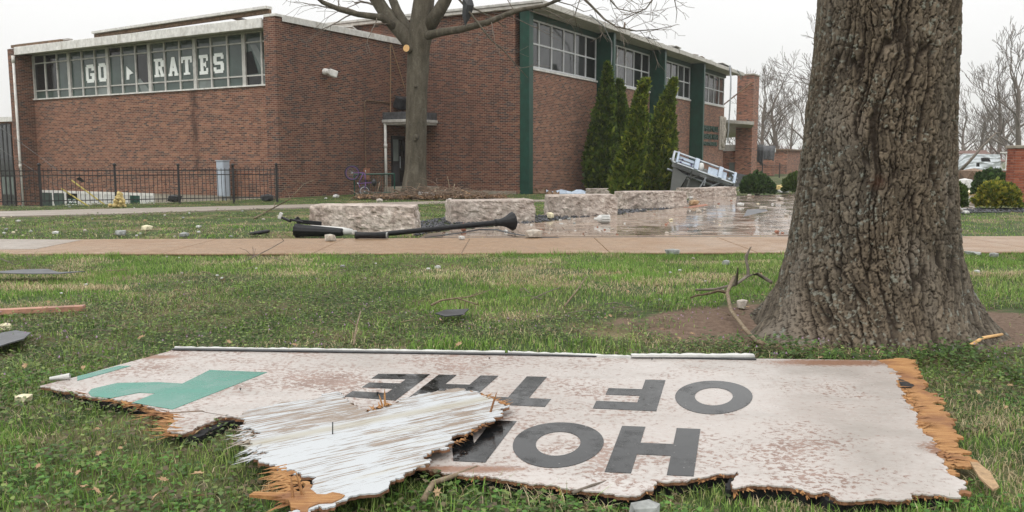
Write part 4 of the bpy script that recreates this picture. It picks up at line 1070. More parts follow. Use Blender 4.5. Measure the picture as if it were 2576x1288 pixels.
oak()

# ------------------------------------------------------------------ bare trees
def grow(mb, p, d, r, length, depth, rr, up=.04, spread=.55, n0=6, segs=4, kids=(2, 3), shrink=.68, droop=0.0, minr=.004):
    p = np.array(p, float); d = np.array(d, float); d /= np.linalg.norm(d); pts = [p]; rad = [r]; end_r = max(r * .62, minr)
    for s in range(segs):
        d = d + np.array([rr.gauss(0, .13), rr.gauss(0, .13), rr.gauss(0, .10) + up - droop]); d /= np.linalg.norm(d)
        pts.append(pts[-1] + d * length / segs); rad.append(r + (end_r - r) * (s + 1) / segs)
    mb.tube(pts, rad, max(3, n0 - (5 - depth) if depth < 5 else n0), cap=False)
    if depth <= 0: return
    for c in range(rr.randint(*kids)):
        t = rr.uniform(.45, 1.0) if c else 1.0
        k = min(len(pts) - 1, max(1, int(round(t * segs)))); an = rr.uniform(0, 6.283); a = rr.uniform(.5, 1.2) * spread * (.55 if c == 0 else 1)
        s1 = np.cross(d, (0.3, 0.5, 0.8)); s1 /= np.linalg.norm(s1); s2 = np.cross(d, s1)
        nd = d * math.cos(a) + (s1 * math.cos(an) + s2 * math.sin(an)) * math.sin(a)
        grow(mb, pts[k], nd, max(rad[k] * (.8 if c == 0 else .58), minr), length * shrink * rr.uniform(.8, 1.15), depth - 1, rr, up, spread, n0, segs, kids, shrink, droop, minr)

def maple():
    bs = np.array([*G(1047, 499)[:2], 0]); Yd = bs[1]
    root = empty('bare_maple', tuple(bs), 0, 'bare maple with smooth grey trunk and pruned limb before the school', 'tree')
    P_ = lambda px, py, dy=0.0: AT(px, py, Yd + dy) - bs
    bk = bark_mat('maple_bark', (.050, .043, .032), (.092, .080, .060), (.14, .125, .097), 5.0, (.20, .205, .165), .35, .9, .3)
    mb = MB()
    tp = [P_(1041, 506), P_(1042, 490), P_(1043, 470), P_(1045, 430), P_(1047, 330), P_(1049, 210), P_(1053, 130), P_(1060, 85), P_(1063, 40), P_(1068, -10), P_(1072, -90), P_(1085, -200)]
    tr = [.66, .52, .44, .375, .35, .355, .375, .42, .38, .36, .31, .24]
    th = np.linspace(0, 2 * math.pi, 41)[:-1]
    # smooth trunk with slight lumps
    tt = np.linspace(0, len(tp) - 1, 90); V = []
    for t in tt:
        i = min(int(t), len(tp) - 2); f = t - i; c = tp[i] * (1 - f) + tp[i + 1] * f; r_ = tr[i] * (1 - f) + tr[i + 1] * f
        lump = 1 + .10 * (fbm(np.cos(th) * 1.6 + 9, np.sin(th) * 1.6 + c[2] * 1.1, 6) - .5) * 2
        V += [(c[0] + r_ * l * math.cos(a), c[1] + r_ * l * math.sin(a), c[2]) for a, l in zip(th, lump)]
    F = [(j * 40 + i, j * 40 + (i + 1) % 40, (j + 1) * 40 + (i + 1) % 40, (j + 1) * 40 + i) for j in range(89) for i in range(40)]
    MB().raw(V, F).build('trunk', bk, root, smooth=True)
    rr = random.Random(11)
    def limb(pts, rads, twigs, tr0=.03, tl=1.3, n=10, depth=2, droop=.02, spread=.7, kd=(2, 3)):
        m1 = MB().tube(pts, rads, n); o = m1.build('limb', bk, root, smooth=True); m2 = MB()
        for t in twigs:
            i = min(int(t), len(pts) - 2); f = t - i; p = np.array(pts[i]) * (1 - f) + np.array(pts[i + 1]) * f; d = np.array(pts[i + 1]) - np.array(pts[i]); d /= np.linalg.norm(d)
            sd = np.array([rr.uniform(-1, 1), rr.uniform(-1, 1), rr.uniform(-.7, .9)]); grow(m2, p, d * .6 + sd * .8, tr0, tl, depth, rr, 0.0, spread, 5, 4, kd, .62, droop, .006)
        if m2.v: m2.build('twigs', M['twig'], o, smooth=True, kind='stuff')
    limb([P_(1050, 135), P_(1022, 95), P_(990, 62), P_(965, 30), P_(940, -8), P_(905, -80)], [.30, .27, .235, .21, .19, .14], [2.6, 3.3, 3.8, 4.3, 4.8, 4.9], .05, 2.0)
    limb([P_(993, 68, -.1), P_(960, 44, -.4), P_(900, 36, -.8), P_(855, 24, -1.1), P_(812, 6, -1.3), P_(770, -30, -1.5)], [.15, .12, .095, .085, .07, .045], [1.2, 1.8, 2.2, 2.7, 3.1, 3.6, 4.2, 4.8], .026, 1.2)
    limb([P_(1046, 110, .2), P_(1018, 62, .5), P_(1000, 30, .7), P_(985, -8, .9), P_(960, -90, 1)], [.22, .19, .165, .15, .1], [3.2, 3.8], .04, 1.6)
    limb([P_(1010, 55, .5), P_(975, 22, .8), P_(955, -10, .9), P_(930, -60, 1)], [.10, .085, .07, .05], [1.5, 2.2, 2.8], .03, 1.2)
    limb([P_(1075, 70, -.1), P_(1098, 38, -.3), P_(1118, 5, -.5), P_(1140, -40, -.6), P_(1190, -120, -.8)], [.27, .235, .215, .19, .13], [3.4, 3.9], .05, 2.2)
    limb([P_(1068, 92, -.2), P_(1105, 82, -.5), P_(1160, 74, -.9), P_(1225, 57, -1.3), P_(1275, 36, -1.6), P_(1310, 24, -1.8), P_(1370, 14, -2.0), P_(1420, -6, -2.2), P_(1470, -50, -2.4)],
         [.16, .135, .115, .10, .085, .07, .055, .045, .035], [3.2, 4.0, 4.6, 5.2, 5.6, 6.1, 6.6, 7.2, 7.7], .022, 1.0)
    # drooping shoots
    limb([P_(1130, -30, -1.6), P_(1165, 10, -1.7), P_(1200, 55, -1.8), P_(1235, 100, -1.9), P_(1270, 130, -1.9), P_(1300, 165, -2.0), P_(1328, 196, -2.0)], [.045, .038, .032, .027, .023, .018, .01], [2.5, 3.4, 4.4, 5.2], .012, .7, 6, 1)
    limb([P_(1150, -20, -1.2), P_(1190, 20, -1.3), P_(1240, 45, -1.4), P_(1275, 70, -1.5)], [.04, .032, .022, .012], [1.4, 2.3], .011, .6, 6, 1)
    limb([P_(1440, -30, -2.2), P_(1485, 12, -2.5), P_(1520, 48, -2.8), P_(1550, 67, -3), P_(1600, 78, -3.2), P_(1650, 74, -3.4), P_(1690, 66, -3.5)], [.05, .042, .034, .028, .02, .014, .008],
         [1.2, 1.7, 2.1, 2.6, 2.9, 3.3, 3.6, 4.2, 4.7, 5.3], .012, .75, 6, 2, .03, .8)
    limb([P_(1500, -40, -2.0), P_(1530, -6, -2.2), P_(1555, 22, -2.4), P_(1610, 34, -2.6), P_(1660, 40, -2.8)], [.03, .024, .018, .012, .007], [.8, 1.2, 1.7, 2.2, 2.8, 3.3], .010, .7, 5, 2, .02, .8)
    limb([P_(1460, -50, -1.5), P_(1458, 0, -1.6), P_(1446, 40, -1.7), P_(1452, 75, -1.7)], [.02, .015, .011, .006], [.8, 1.4, 2.0, 2.5], .008, .5, 5, 1, .06)
    limb([P_(1700, -90, -6), P_(1655, -20, -6.4), P_(1625, 22, -6.6), P_(1590, 38, -6.7), P_(1565, 50, -6.8)], [.03, .024, .018, .013, .007], [1.2, 1.6, 2.1, 2.4, 2.8], .011, .45, 5, 2, .02, 1.0)
    limb([P_(1690, -60, -6), P_(1697, 0, -6.2), P_(1703, 30, -6.3), P_(1700, 58, -6.3)], [.02, .014, .010, .006], [1.0, 1.6], .009, .35, 5, 1, .0, 1.0)
    # crown above
    mc = MB()
    for b_, r0, ln in ((P_(905, -80), .14, 3.2), (P_(1190, -120, -.8), .13, 3.2), (P_(1085, -200), .24, 3.4), (P_(960, -90, 1), .1, 2.6)):
        grow(mc, b_, (b_[0] * .12, rr.uniform(-.4, .4), 1), r0, ln, 4, rr, .04, .6, 6, 4, (2, 3), .74, 0, .008)
    mc.build('crown', bk, root, smooth=True)
    # pruning cut
    c = P_(1033, 131); cam_d_ = (np.array([0, 0, EYE]) - bs - c); cam_d_ /= np.linalg.norm(cam_d_)
    ax_ = np.array([-.35, -.93, .05]); st_ = P_(1040, 128)
    MB().tube([st_ + ax_ * .15, st_ + ax_ * .52], [.15, .125], 14).build('pruned_stub', bk, root, smooth=True)
    MB().tube([st_ + ax_ * .521, st_ + ax_ * .526], [.118, .118], 18).build('cut_face', M['cut_wood'], root)
    for px, py, r_ in ((1050, 345, .10), (1047, 352, .06), (1049, 220, .06)):
        q = P_(px, py); MB().tube([q + np.array([0, -.36, 0]), q + np.array([0, -.43, 0])], [r_, r_ * .7], 10).build('knot', bk, root, smooth=True)
    return root, P_
maple_root, MP = maple()

def bare_variant(seed, h, depth=5):
    rr = random.Random(seed); mt, mc = MB(), MB(); p = np.zeros(3); d = np.array([rr.uniform(-.06, .06), rr.uniform(-.06, .06), 1.0]); pts = [p]; rad = [h * .024]
    for s in range(6):
        d = d + np.array([rr.gauss(0, .05), rr.gauss(0, .05), .05]); d /= np.linalg.norm(d); pts.append(pts[-1] + d * h * .085); rad.append(rad[-1] * .9)
    mt.tube(pts, rad, 8, cap=False)
    for s in range(2, 7):
        for c in range(2):
            an = rr.uniform(0, 6.28); nd = np.array([math.cos(an), math.sin(an), rr.uniform(.5, 1.2)])
            grow(mc, pts[s], nd, rad[s] * .5, h * rr.uniform(.15, .24), depth - 1, rr, .06, .62, 5, 4, (2, 3), .70, 0, .016)
    grow(mc, pts[-1], d, rad[-1], h * .2, depth, rr, .06, .55, 5, 4, (2, 3), .72, 0, .016)
    return mt.mesh('trunk', True), mc.mesh('crown', True)
VARS = [bare_variant(s, h) for s, h in ((21, 11), (22, 12), (23, 10), (24, 11.5))]
bkf = bark_mat('far_bark', (.09, .075, .065), (.16, .135, .115), (.22, .19, .165), 2.0)
for a, b in VARS: a.materials.append(bkf); b.materials.append(bkf)
TL = [  # px, distance, height scale, variant, label
 (1915, 88, 1.0, 0, 'bare tree rising just past the brick chimney'), (1965, 110, 1.2, 1, 'bare tree behind the brick annex'), (2030, 98, 1.45, 2, 'tall bare tree half hidden by the oak trunk, above the pale shed'),
 (1935, 140, 1.0, 3, None), (1985, 150, 1.1, 0, None), (2065, 110, 1.6, 1, None), (1870, 130, .8, 2, None), (1845, 105, .75, 3, 'bare tree showing between gymnasium and chimney'),
 (2425, 118, .95, 1, 'bare tree behind the crumpled house'), (2470, 132, 1.05, 2, None), (2515, 108, 1.3, 0, 'bare tree behind the white garage'), (2560, 100, 1.45, 3, 'tall bare tree behind the brick pier'),
 (2445, 155, 1.0, 3, None), (2540, 150, 1.1, 1, None), (2610, 125, 1.2, 2, None), (2490, 165, 1.05, 0, None), (2660, 115, 1.2, 1, None), (2350, 130, 1.0, 0, None), (2200, 140, 1.1, 2, None), (2120, 125, 1.1, 3, None), (2290, 120, 1.0, 1, None)]
rr = random.Random(3)
for px, Yd, s, v, lab in TL:
    p = AT(px, 430, Yd); root = empty('bare_tree', (p[0], p[1], -.3), rr.uniform(0, 6.28), lab or 'hazy bare tree in the distant row behind the houses', 'tree', 'bare trees along the far street')
    root.scale = (s, s, s)
    link('trunk', VARS[v][0], None, root); link('crown', VARS[v][1], None, root)
# far thicket along the street: one brown haze of twigs
mb = MB(); rr = random.Random(8)
for i in range(260):
    px = rr.choice([rr.uniform(1830, 2080), rr.uniform(2080, 2420), rr.uniform(2400, 2720)]); p = AT(px, 430, rr.uniform(100, 150)); p[2] = -.2
    grow(mb, p, (rr.uniform(-.3, .3), rr.uniform(-.3, .3), 1), .03, rr.uniform(1.0, 1.9), 3, rr, .03, .6, 4, 3, (2, 4), .66, 0, .014)
tag(mb.build('far_thicket', plain('thicket_twigs', (.17, .11, .095), .9, var=.2)), 'brown thicket of bare twigs along the far street', 'thicket', kind='stuff')

# ------------------------------------------------------------------ evergreens
def sprays(n, f, seed, pal, size, flat=.5):
    """n leaf sprays; f(r) -> points, outward normals"""
    r = np.random.default_rng(seed); P, N = f(r, n); m = len(P)
    up = np.tile(np.array([0, 0, 1.0]), (m, 1)); d = N * r.uniform(.5, 1.1, m)[:, None] + up * r.uniform(.2, 1.0, m)[:, None] + r.normal(0, .35, (m, 3)); d /= np.linalg.norm(d, axis=1)[:, None]
    sd = np.cross(d, N + r.normal(0, flat, (m, 3))); sd /= np.linalg.norm(sd, axis=1)[:, None] + 1e-9
    nn = np.cross(sd, d); s = (size * r.uniform(.55, 1.35, m) * np.where(r.uniform(0, 1, m) < .05, 1.4, 1.0))[:, None]
    quads = []
    for (a, w) in ((0.0, .30), (.55, .22), (-.55, .22)):
        dd = d * math.cos(a) + sd * math.sin(a); ss = sd * math.cos(a) - d * math.sin(a); l = 1.0 if a == 0 else .8
        quads.append(np.stack([P - dd * s * .15, P + dd * s * .45 * l + ss * s * w + nn * s * .05, P + dd * s * l, P + dd * s * .45 * l - ss * s * w + nn * s * .05], 1))
    V = np.concatenate(quads, 1).reshape(-1, 3); F = np.arange(len(V)).reshape(-1, 4)
    c = pal[r.integers(0, len(pal), m)] * r.uniform(.6, 1.4, m)[:, None]
    return V, F, np.repeat(c, 12, 0)
ARB = np.array([(.042, .088, .016), (.064, .125, .020), (.092, .16, .026), (.030, .062, .013), (.14, .20, .034)])
def arborvitae(px, py, h, w, lean, seed, label, warm=1.0):
    p = G(px, py); root = empty('arborvitae', (p[0], p[1], 0), 0, label, 'evergreen tree', 'evergreens by the gymnasium')
    def f(r, n):
        t = r.uniform(0, 1, n) ** 1.25; an = r.uniform(0, 6.283, n)
        prof = w / 2 * np.interp(t, [0, .05, .15, .4, .7, .9, 1], [.74, .94, 1.0, .78, .42, .15, .005])
        lump = .74 + .44 * fbm(an * 1.9, t * h * 1.3, seed) + .50 * (fbm(an * 6, t * h * 3.6 - an, seed + 3) - .5)
        dep = 1 - .32 * r.uniform(0, 1, n) ** 2.2
        rad = prof * lump * dep
        lx = lean * t ** 1.3 + .05 * np.sin(t * 9 + seed)
        P = np.stack([lx + rad * np.cos(an), rad * np.sin(an), .06 + t * h * .97], 1); N = np.stack([np.cos(an), np.sin(an), np.full(n, .3)], 1)
        return P, N
    V, F, c = sprays(9500, f, seed, ARB * np.array([1.25 * warm, 1.1 * (warm * .5 + .5), 1.0]), .19); npmesh('crown', V, F, M['foliage'], root, col=c)
    MB().tube([(0, 0, -.1), (lean * .2, 0, h * .4), (lean * .9, 0, h * .9)], [.08, .05, .01], 7).build('trunk', M['twig'], root)
arborvitae(1510, 479, 5.6, 1.42, .28, 1, 'tallest arborvitae, a slim cone close to the first green fin')
arborvitae(1560, 478, 4.9, 1.05, -.05, 2, 'thin arborvitae squeezed beside the tallest one')
arborvitae(1573, 498, 4.1, .92, .66, 3, 'leaning arborvitae standing in the gap between two limestone blocks', 1.3)
arborvitae(1643, 485, 4.62, 1.48, .75, 4, 'broad leaning arborvitae next to the grey wreckage', 1.35)
def shrub(name, px, py, w, h, seed, pal, label, n=5200, sz=.10):
    p = G(px, py); root = empty(name, (p[0], p[1], 0), 0, label, 'shrub')
    def f(r, n):
        an = r.uniform(0, 6.283, n); v = r.uniform(-.35, 1, n); v = np.clip(v, -.3, 1); ph = np.arcsin(v)
        lump = .66 + .55 * fbm(an * 1.6, v * 3, seed) + .40 * (fbm(an * 5, v * 7, seed + 2) - .5); dep = 1 - .35 * r.uniform(0, 1, n) ** 2
        N = np.stack([np.cos(an) * np.cos(ph), np.sin(an) * np.cos(ph), np.sin(ph)], 1)
        P = N * np.array([w / 2, w / 2, h * .66]) * (lump * dep)[:, None] + np.array([0, 0, h * .34]); P[:, 2] = np.maximum(P[:, 2], .03); return P, N
    V, F, c = sprays(n, f, seed, pal, sz); npmesh('foliage', V, F, M['foliage'], root, col=c)
    m_ = MB()
    for q in range(6): a = q * 1.05; m_.tube([(0, 0, -.05), (math.cos(a) * w * .3, math.sin(a) * w * .3, h * .6)], [.02, .008], 5)
    m_.build('stems', M['twig'], root)
DG = np.array([(.036, .072, .022), (.052, .10, .028), (.075, .125, .04), (.028, .058, .022)])
YG = np.array([(.19, .21, .03), (.28, .26, .035), (.13, .17, .03), (.36, .32, .05), (.085, .125, .025)])
MG = np.array([(.05, .085, .02), (.07, .115, .025), (.09, .13, .03)])
shrub('round_shrub', 1905, 493, 1.25, .82, 31, DG, 'round dark green shrub at the far edge of the plaza')
shrub('round_shrub', 2004, 488, 1.05, .82, 32, MG, 'light green shrub mostly hidden behind the oak trunk')
shrub('yellow_shrub', 2510, 527, 1.12, .74, 33, YG, 'yellow-green clipped shrub in front of the brick pier', sz=.085)
shrub('round_shrub', 2492, 497, 1.25, 1.0, 34, DG, 'dark green shrub behind the yellow one')
shrub('round_shrub', 2398, 527, .62, .70, 35, MG, 'bright green shrub at the plaza edge past the oak, near the yellow shrub')
# ------------------------------------------------------------------ broken signboard in the grass
BZ = 0.055                                  # top face of the board
def rough_edge(pts, amp, seed, depth=4):
    """fractal break line through the given points"""
    r = random.Random(seed)
    for _ in range(depth):
        out = []
        for i, p in enumerate(pts):
            out.append(p)
            if i < len(pts) - 1:
                q = pts[i + 1]; l = math.hypot(q[0] - p[0], q[1] - p[1])
                if l > .012: k = r.uniform(-1, 1) * amp * min(l, .07) * 1.8; out.append(((p[0] + q[0]) / 2 - (q[1] - p[1]) / l * k, (p[1] + q[1]) / 2 + (q[0] - p[0]) / l * k))
        pts = out
    return pts
gp = lambda pts, z=BZ: [tuple(G(a, b, z)[:2]) for a, b in pts]
straight = gp([(99, 971), (191, 948), (298, 918), (417, 886), (437, 879), (1270, 891), (1900, 902), (2205, 906)])
right = gp([(2205, 906), (2232, 925), (2257, 950), (2272, 985), (2292, 1018), (2302, 1067), (2329, 1094), (2355, 1117), (2375, 1160), (2385, 1190), (2415, 1206), (2429, 1229), (2406, 1236), (2418, 1249)])
near = gp([(2418, 1249), (2289, 1241), (2295, 1254), (2104, 1254), (2081, 1236), (2038, 1239), (1978, 1223), (1843, 1226), (1850, 1200), (1856, 1186), (1747, 1203), (1648, 1209), (1641, 1232), (1575, 1247), (1509, 1236), (1410, 1226),
           (1321, 1213), (1278, 1206), (1071, 1181), (900, 1120), (760, 1075), (604, 1050), (555, 1048), (514, 1067), (458, 1091), (429, 1086), (432, 1040), (361, 1019), (288, 1003), (226, 998), (191, 988), (99, 973)])
outline = straight[:-1] + rough_edge(right, .16, 2, 5)[:-1] + rough_edge(near, .13, 3, 5)[:-1]

kb = NT('peeling_white_paint', .4, spec=.4); p = kb.obj()
ps = kb.scale(p, (1.0, 1.2, 1.0), .04)
n1 = kb.noise(ps, 34, 8, .72, .35); n2 = kb.noise(ps, 1.6, 5, .62); n3 = kb.noise(p, 70, 5, .7); n4 = kb.noise(p, .8, 3, .5)
# paint wears through in flakes; the far right end kept most of its paint
sx = kb.n('SeparateXYZ', {0: p}, 0)
keep = kb.math('MULTIPLY', kb.math('ADD', sx, .2, clamp=True), .055)
e = kb.math('ADD', kb.math('ADD', n1, kb.math('MULTIPLY', kb.math('SUBTRACT', n2, .5), .62)), kb.math('MULTIPLY', kb.math('SUBTRACT', n3, .5), .12)); e = kb.math('SUBTRACT', e, keep)
bare = kb.ramp(e, [(.535, 0.0), (.55, 1.0)])
paint = kb.ramp(n4, [(.3, (.395, .36, .332)), (.7, (.485, .455, .43))])
paint = kb.mix(kb.ramp(n1, [(.44, 0.0), (.54, .35)]), paint, (.37, .305, .275))
wood = kb.ramp(kb.noise(ps, 9, 5, .6), [(.3, (.19, .125, .10)), (.7, (.31, .225, .19))])
dirt_ = kb.noise(kb.scale(p, (.7, 1.3, 1)), 1.9, 6, .68, .6); paint = kb.mix(kb.ramp(dirt_, [(.46, 0.0), (.66, .55)]), paint, (.30, .275, .25))
col = kb.mix(bare, paint, wood)
for (qx, qy), rx, ry in (((2110, 912), .55, .11), ((370, 898), .25, .06), ((2370, 1130), .10, .12), ((1150, 1180), .35, .05)):   # bare weathered wood showing at the torn ends
    gq_ = G(qx, qy, BZ); dv_ = kb.n('VectorMath', {0: kb.n('VectorMath', {0: p, 1: (gq_[0] - np.mean(outline, 0)[0], gq_[1] - np.mean(outline, 0)[1], 0)}, operation='SUBTRACT'), 1: (1 / rx, 1 / ry, 0)}, operation='MULTIPLY')
    dl_ = kb.math('ADD', kb.n('VectorMath', {0: dv_}, out=1, operation='LENGTH'), kb.math('MULTIPLY', kb.math('SUBTRACT', n1, .5), 3.0))
    col = kb.mix(kb.ramp(dl_, [(.55, .95), (.9, 0.0)]), col, kb.ramp(n3, [(.3, (.17, .085, .05)), (.7, (.28, .155, .10))]))
kb.set('Base Color', col); kb.set('Roughness', kb.ramp(n2, [(.35, .22), (.65, .5)]))
kb.bump(kb.math('SUBTRACT', 1.0, bare), .25, .003)
M['board'] = kb.m
ko = NT('split_plywood', .75, spec=.25); p = ko.obj(); g1 = ko.noise(ko.scale(p, (3, 60, 8)), 2.2, 7, .72, .25); g2 = ko.noise(p, 6, 4, .6)
ko.set('Base Color', ko.mix(ko.ramp(g2, [(.45, 0.0), (.65, .75)]), ko.ramp(g1, [(.25, (.09, .038, .018)), (.45, (.34, .165, .062)), (.75, (.58, .36, .165))]), (.19, .085, .045))); ko.bump(g1, .7, .01)
M['ply'] = ko.m
kv = NT('black_vinyl', .13, (.008, .009, .010), .35); nv = kv.noise(kv.obj(), 9, 6, .7); kv.set('Roughness', kv.ramp(nv, [(.38, .025), (.50, .12), (.64, .32)])); kv.bump(kv.noise(kv.obj(), 9, 3, .5), .06, .003)
n5 = kv.noise(kv.obj(), 38, 6, .7); kv.set('Base Color', kv.mix(kv.ramp(n5, [(.66, 0.0), (.69, .7)]), (.008, .009, .010), (.4, .38, .36))); M['vinyl'] = kv.m
kg = NT('green_vinyl', .2, (.012, .20, .135), .5); nv = kg.noise(kg.obj(), 5, 5, .6); kg.set('Roughness', kg.ramp(nv, [(.4, .12), (.65, .34)])); kg.set('Base Color', kg.ramp(nv, [(.3, (.022, .16, .115)), (.7, (.045, .22, .165))])); M['vinyl_green'] = kg.m

b0 = np.mean(outline, 0)
board = empty('signboard', (b0[0], b0[1], 0), 0, 'torn white plywood signboard lettered HOME OF THE, lying upside down in grass', 'signboard')
class SB(MB):
    def build(s, *a, **k): s.v = [(p[0] - b0[0], p[1] - b0[1], p[2]) for p in s.v]; return MB.build(s, *a, **k)
# top ply carries the paint; the plies below are split plywood and stick out where the paint tore away
SB().prism(outline, BZ - .006, BZ).build('painted_face', M['board'], board)
low = rough_edge(gp([(2240, 904), (2282, 903), (2318, 934), (2308, 948), (2330, 962), (2362, 1000), (2372, 1030), (2395, 1072), (2432, 1135), (2455, 1166), (2440, 1173), (2385, 1182), (2400, 1205), (2420, 1246)], BZ - .01), .30, 6)
lnear = [(a + random.uniform(-.004, .004), b + random.uniform(-.002, .007)) for a, b in rough_edge(near, .13, 3, 5)[:-1]]
under = outline
M['ply_edge'] = plain('weathered_ply_edge', (.17, .085, .045), .85, var=.4, sc=25, bump=.5)
inset = lambda pts, c, k_: [(c[0] + (x - c[0]) * k_, c[1] + (y - c[1]) * k_) for x, y in pts]
SB().prism(inset(outline, b0, .997), BZ - .019, BZ - .0065).build('plywood_core', M['ply_edge'], board)
strip = low[:-1] + [(x - .06, y) for x, y in right[::-1]]
SB().prism(strip, BZ - .017, BZ - .0062).build('exposed_ply', M['ply'], board)
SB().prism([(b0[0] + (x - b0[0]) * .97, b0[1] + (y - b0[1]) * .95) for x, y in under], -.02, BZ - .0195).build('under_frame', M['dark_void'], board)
# splinters along the tears
def splinters(line, n, seed, out, lmin, lmax, name, zz=BZ - .012, w=.009, parent=board, cls=SB, mat='ply'):
    r = random.Random(seed); seg = [(line[i], line[i + 1]) for i in range(len(line) - 1)]; tot = [math.hypot(b[0] - a[0], b[1] - a[1]) for a, b in seg]
    mb = cls()
    for _ in range(n):
        (a, b), = r.choices(seg, tot); t = r.random(); x = a[0] + (b[0] - a[0]) * t; y = a[1] + (b[1] - a[1]) * t
        l = lmin + (lmax * 1.35 - lmin) * r.random() ** 2.4; an = out + r.gauss(0, .34); z = zz + r.uniform(-.008, .010); dz = r.gauss(0, .12) * l; ww = w * r.uniform(.5, 1.5)
        dx, dy = math.cos(an), math.sin(an); x -= dx * l * .35; y -= dy * l * .35
        mb.raw([(x - dy * ww, y + dx * ww, z), (x + dy * ww, y - dx * ww, z), (x, y, z + .006), (x + dx * l * .6 - dy * ww * .6, y + dy * l * .6 + dx * ww * .6, z + dz * .6), (x + dx * l * .6 + dy * ww * .5, y + dy * l * .6 - dx * ww * .5, z + dz * .6 + .002), (x + dx * l, y + dy * l, z + dz)],
               [(0, 1, 4, 3), (1, 2, 4), (2, 0, 3), (2, 3, 4), (3, 4, 5)])
    mb.build(name, M[mat], parent)['kind'] = 'stuff'
splinters(gp([(2250, 930), (2300, 1010), (2330, 1080), (2390, 1150), (2430, 1170)]), 190, 1, .0, .02, .13, 'splinters')
splinters(gp([(380, 1035), (430, 1042), (430, 1088)]), 120, 2, math.pi + .15, .05, .16, 'splinters', w=.006)
splinters(gp([(200, 990), (290, 1004), (380, 1024)]), 70, 3, math.pi + .3, .02, .08, 'splinters', w=.005)
splinters(near[:24], 220, 4, -math.pi / 2, .008, .035, 'splinters', BZ - .016, .006)
# letters, read from the far side
GLY = {
 'H': [(0,0),(0,1),(.30,1),(.30,.63),(.70,.63),(.70,1),(1,1),(1,0),(.70,0),(.70,.38),(.30,.38),(.30,0)],
 'E': [(0,0),(0,1),(1,1),(1,.78),(.33,.78),(.33,.61),(.93,.61),(.93,.40),(.33,.40),(.33,.22),(1,.22),(1,0)],
 'F': [(0,0),(0,1),(1,1),(1,.77),(.34,.77),(.34,.56),(.90,.56),(.90,.34),(.34,.34),(.34,0)],
 'T': [(.34,0),(.34,.76),(0,.76),(0,1),(1,1),(1,.76),(.66,.76),(.66,0)],
 'M': [(0,0),(0,1),(.30,1),(.50,.48),(.70,1),(1,1),(1,0),(.76,0),(.76,.60),(.56,.06),(.44,.06),(.24,.60),(.24,0)],
}
def glyph(ch, FLp, FRp, NRp, NLp):
    """corners as seen (far left, far right, near right, near left); the glyph stands on its head for us"""
    c = [np.array(G(a, b, BZ)[:2]) for a, b in (FRp, FLp, NLp, NRp)]      # glyph (0,0),(1,0),(1,1),(0,1)
    mp = lambda u, v: tuple((c[0] * (1 - u) + c[1] * u) * (1 - v) + (c[3] * (1 - u) + c[2] * u) * v)
    if ch == 'O':
        n = 56; V = []; o = SB()
        for ring in ((.5, .5), (.245, .265)):
            V += [mp(.5 + ring[0] * math.cos(2 * math.pi * i / n), .5 + ring[1] * math.sin(2 * math.pi * i / n)) for i in range(n)]
        vs = [(x, y, BZ + .0022) for x, y in V] + [(x, y, BZ + .0004) for x, y in V]
        o.raw(vs, [(i, (i + 1) % n, n + (i + 1) % n, n + i) for i in range(n)] + [(2 * n + i, i, (i + 1) % n, 2 * n + (i + 1) % n)[::-1] for i in range(n)] + [(n + i, n + (i + 1) % n, 3 * n + (i + 1) % n, 3 * n + i)[::-1] for i in range(n)])
        return o.build('letter', M['vinyl'], board)
    return SB().prism([mp(u, v) for u, v in GLY[ch]], BZ + .0004, BZ + .0022).build('letter', M['vinyl'], board)
glyph('E', (952, 941), (1082, 942), (995, 1008), (866, 998))
glyph('H', (1104, 943), (1254, 946), (1178, 1013), (1021, 1006))
glyph('T', (1272, 946), (1430, 950), (1371, 1024), (1205, 1016))
glyph('F', (1527, 953), (1674, 957), (1651, 1035), (1491, 1028))
glyph('O', (1706, 956), (1896, 961), (1890, 1044), (1690, 1041))
glyph('M', (1050, 1052), (1300, 1060), (1221, 1164), (955, 1152))
glyph('O', (1310, 1059), (1533, 1068), (1500, 1181), (1270, 1174))
glyph('H', (1565, 1072), (1762, 1080), (1745, 1199), (1521, 1188))
z1 = lambda pts: gp([(a * .3472, 862.5 + b * .3472) for a, b in pts])
SB().prism(z1([(1520, 198), (1935, 215), (1250, 484), (958, 434), (1040, 402), (1125, 368), (1010, 362), (890, 385), (800, 402), (660, 388), (640, 362), (665, 335), (850, 292), (1150, 287), (1320, 297), (1400, 258)]), BZ + .0004, BZ + .0022).build('letter', M['vinyl_green'], board)
SB().prism(z1([(560, 244), (860, 168), (950, 168), (760, 222), (560, 276)]), BZ + .0004, BZ + .0022).build('letter', M['vinyl_green'], board)
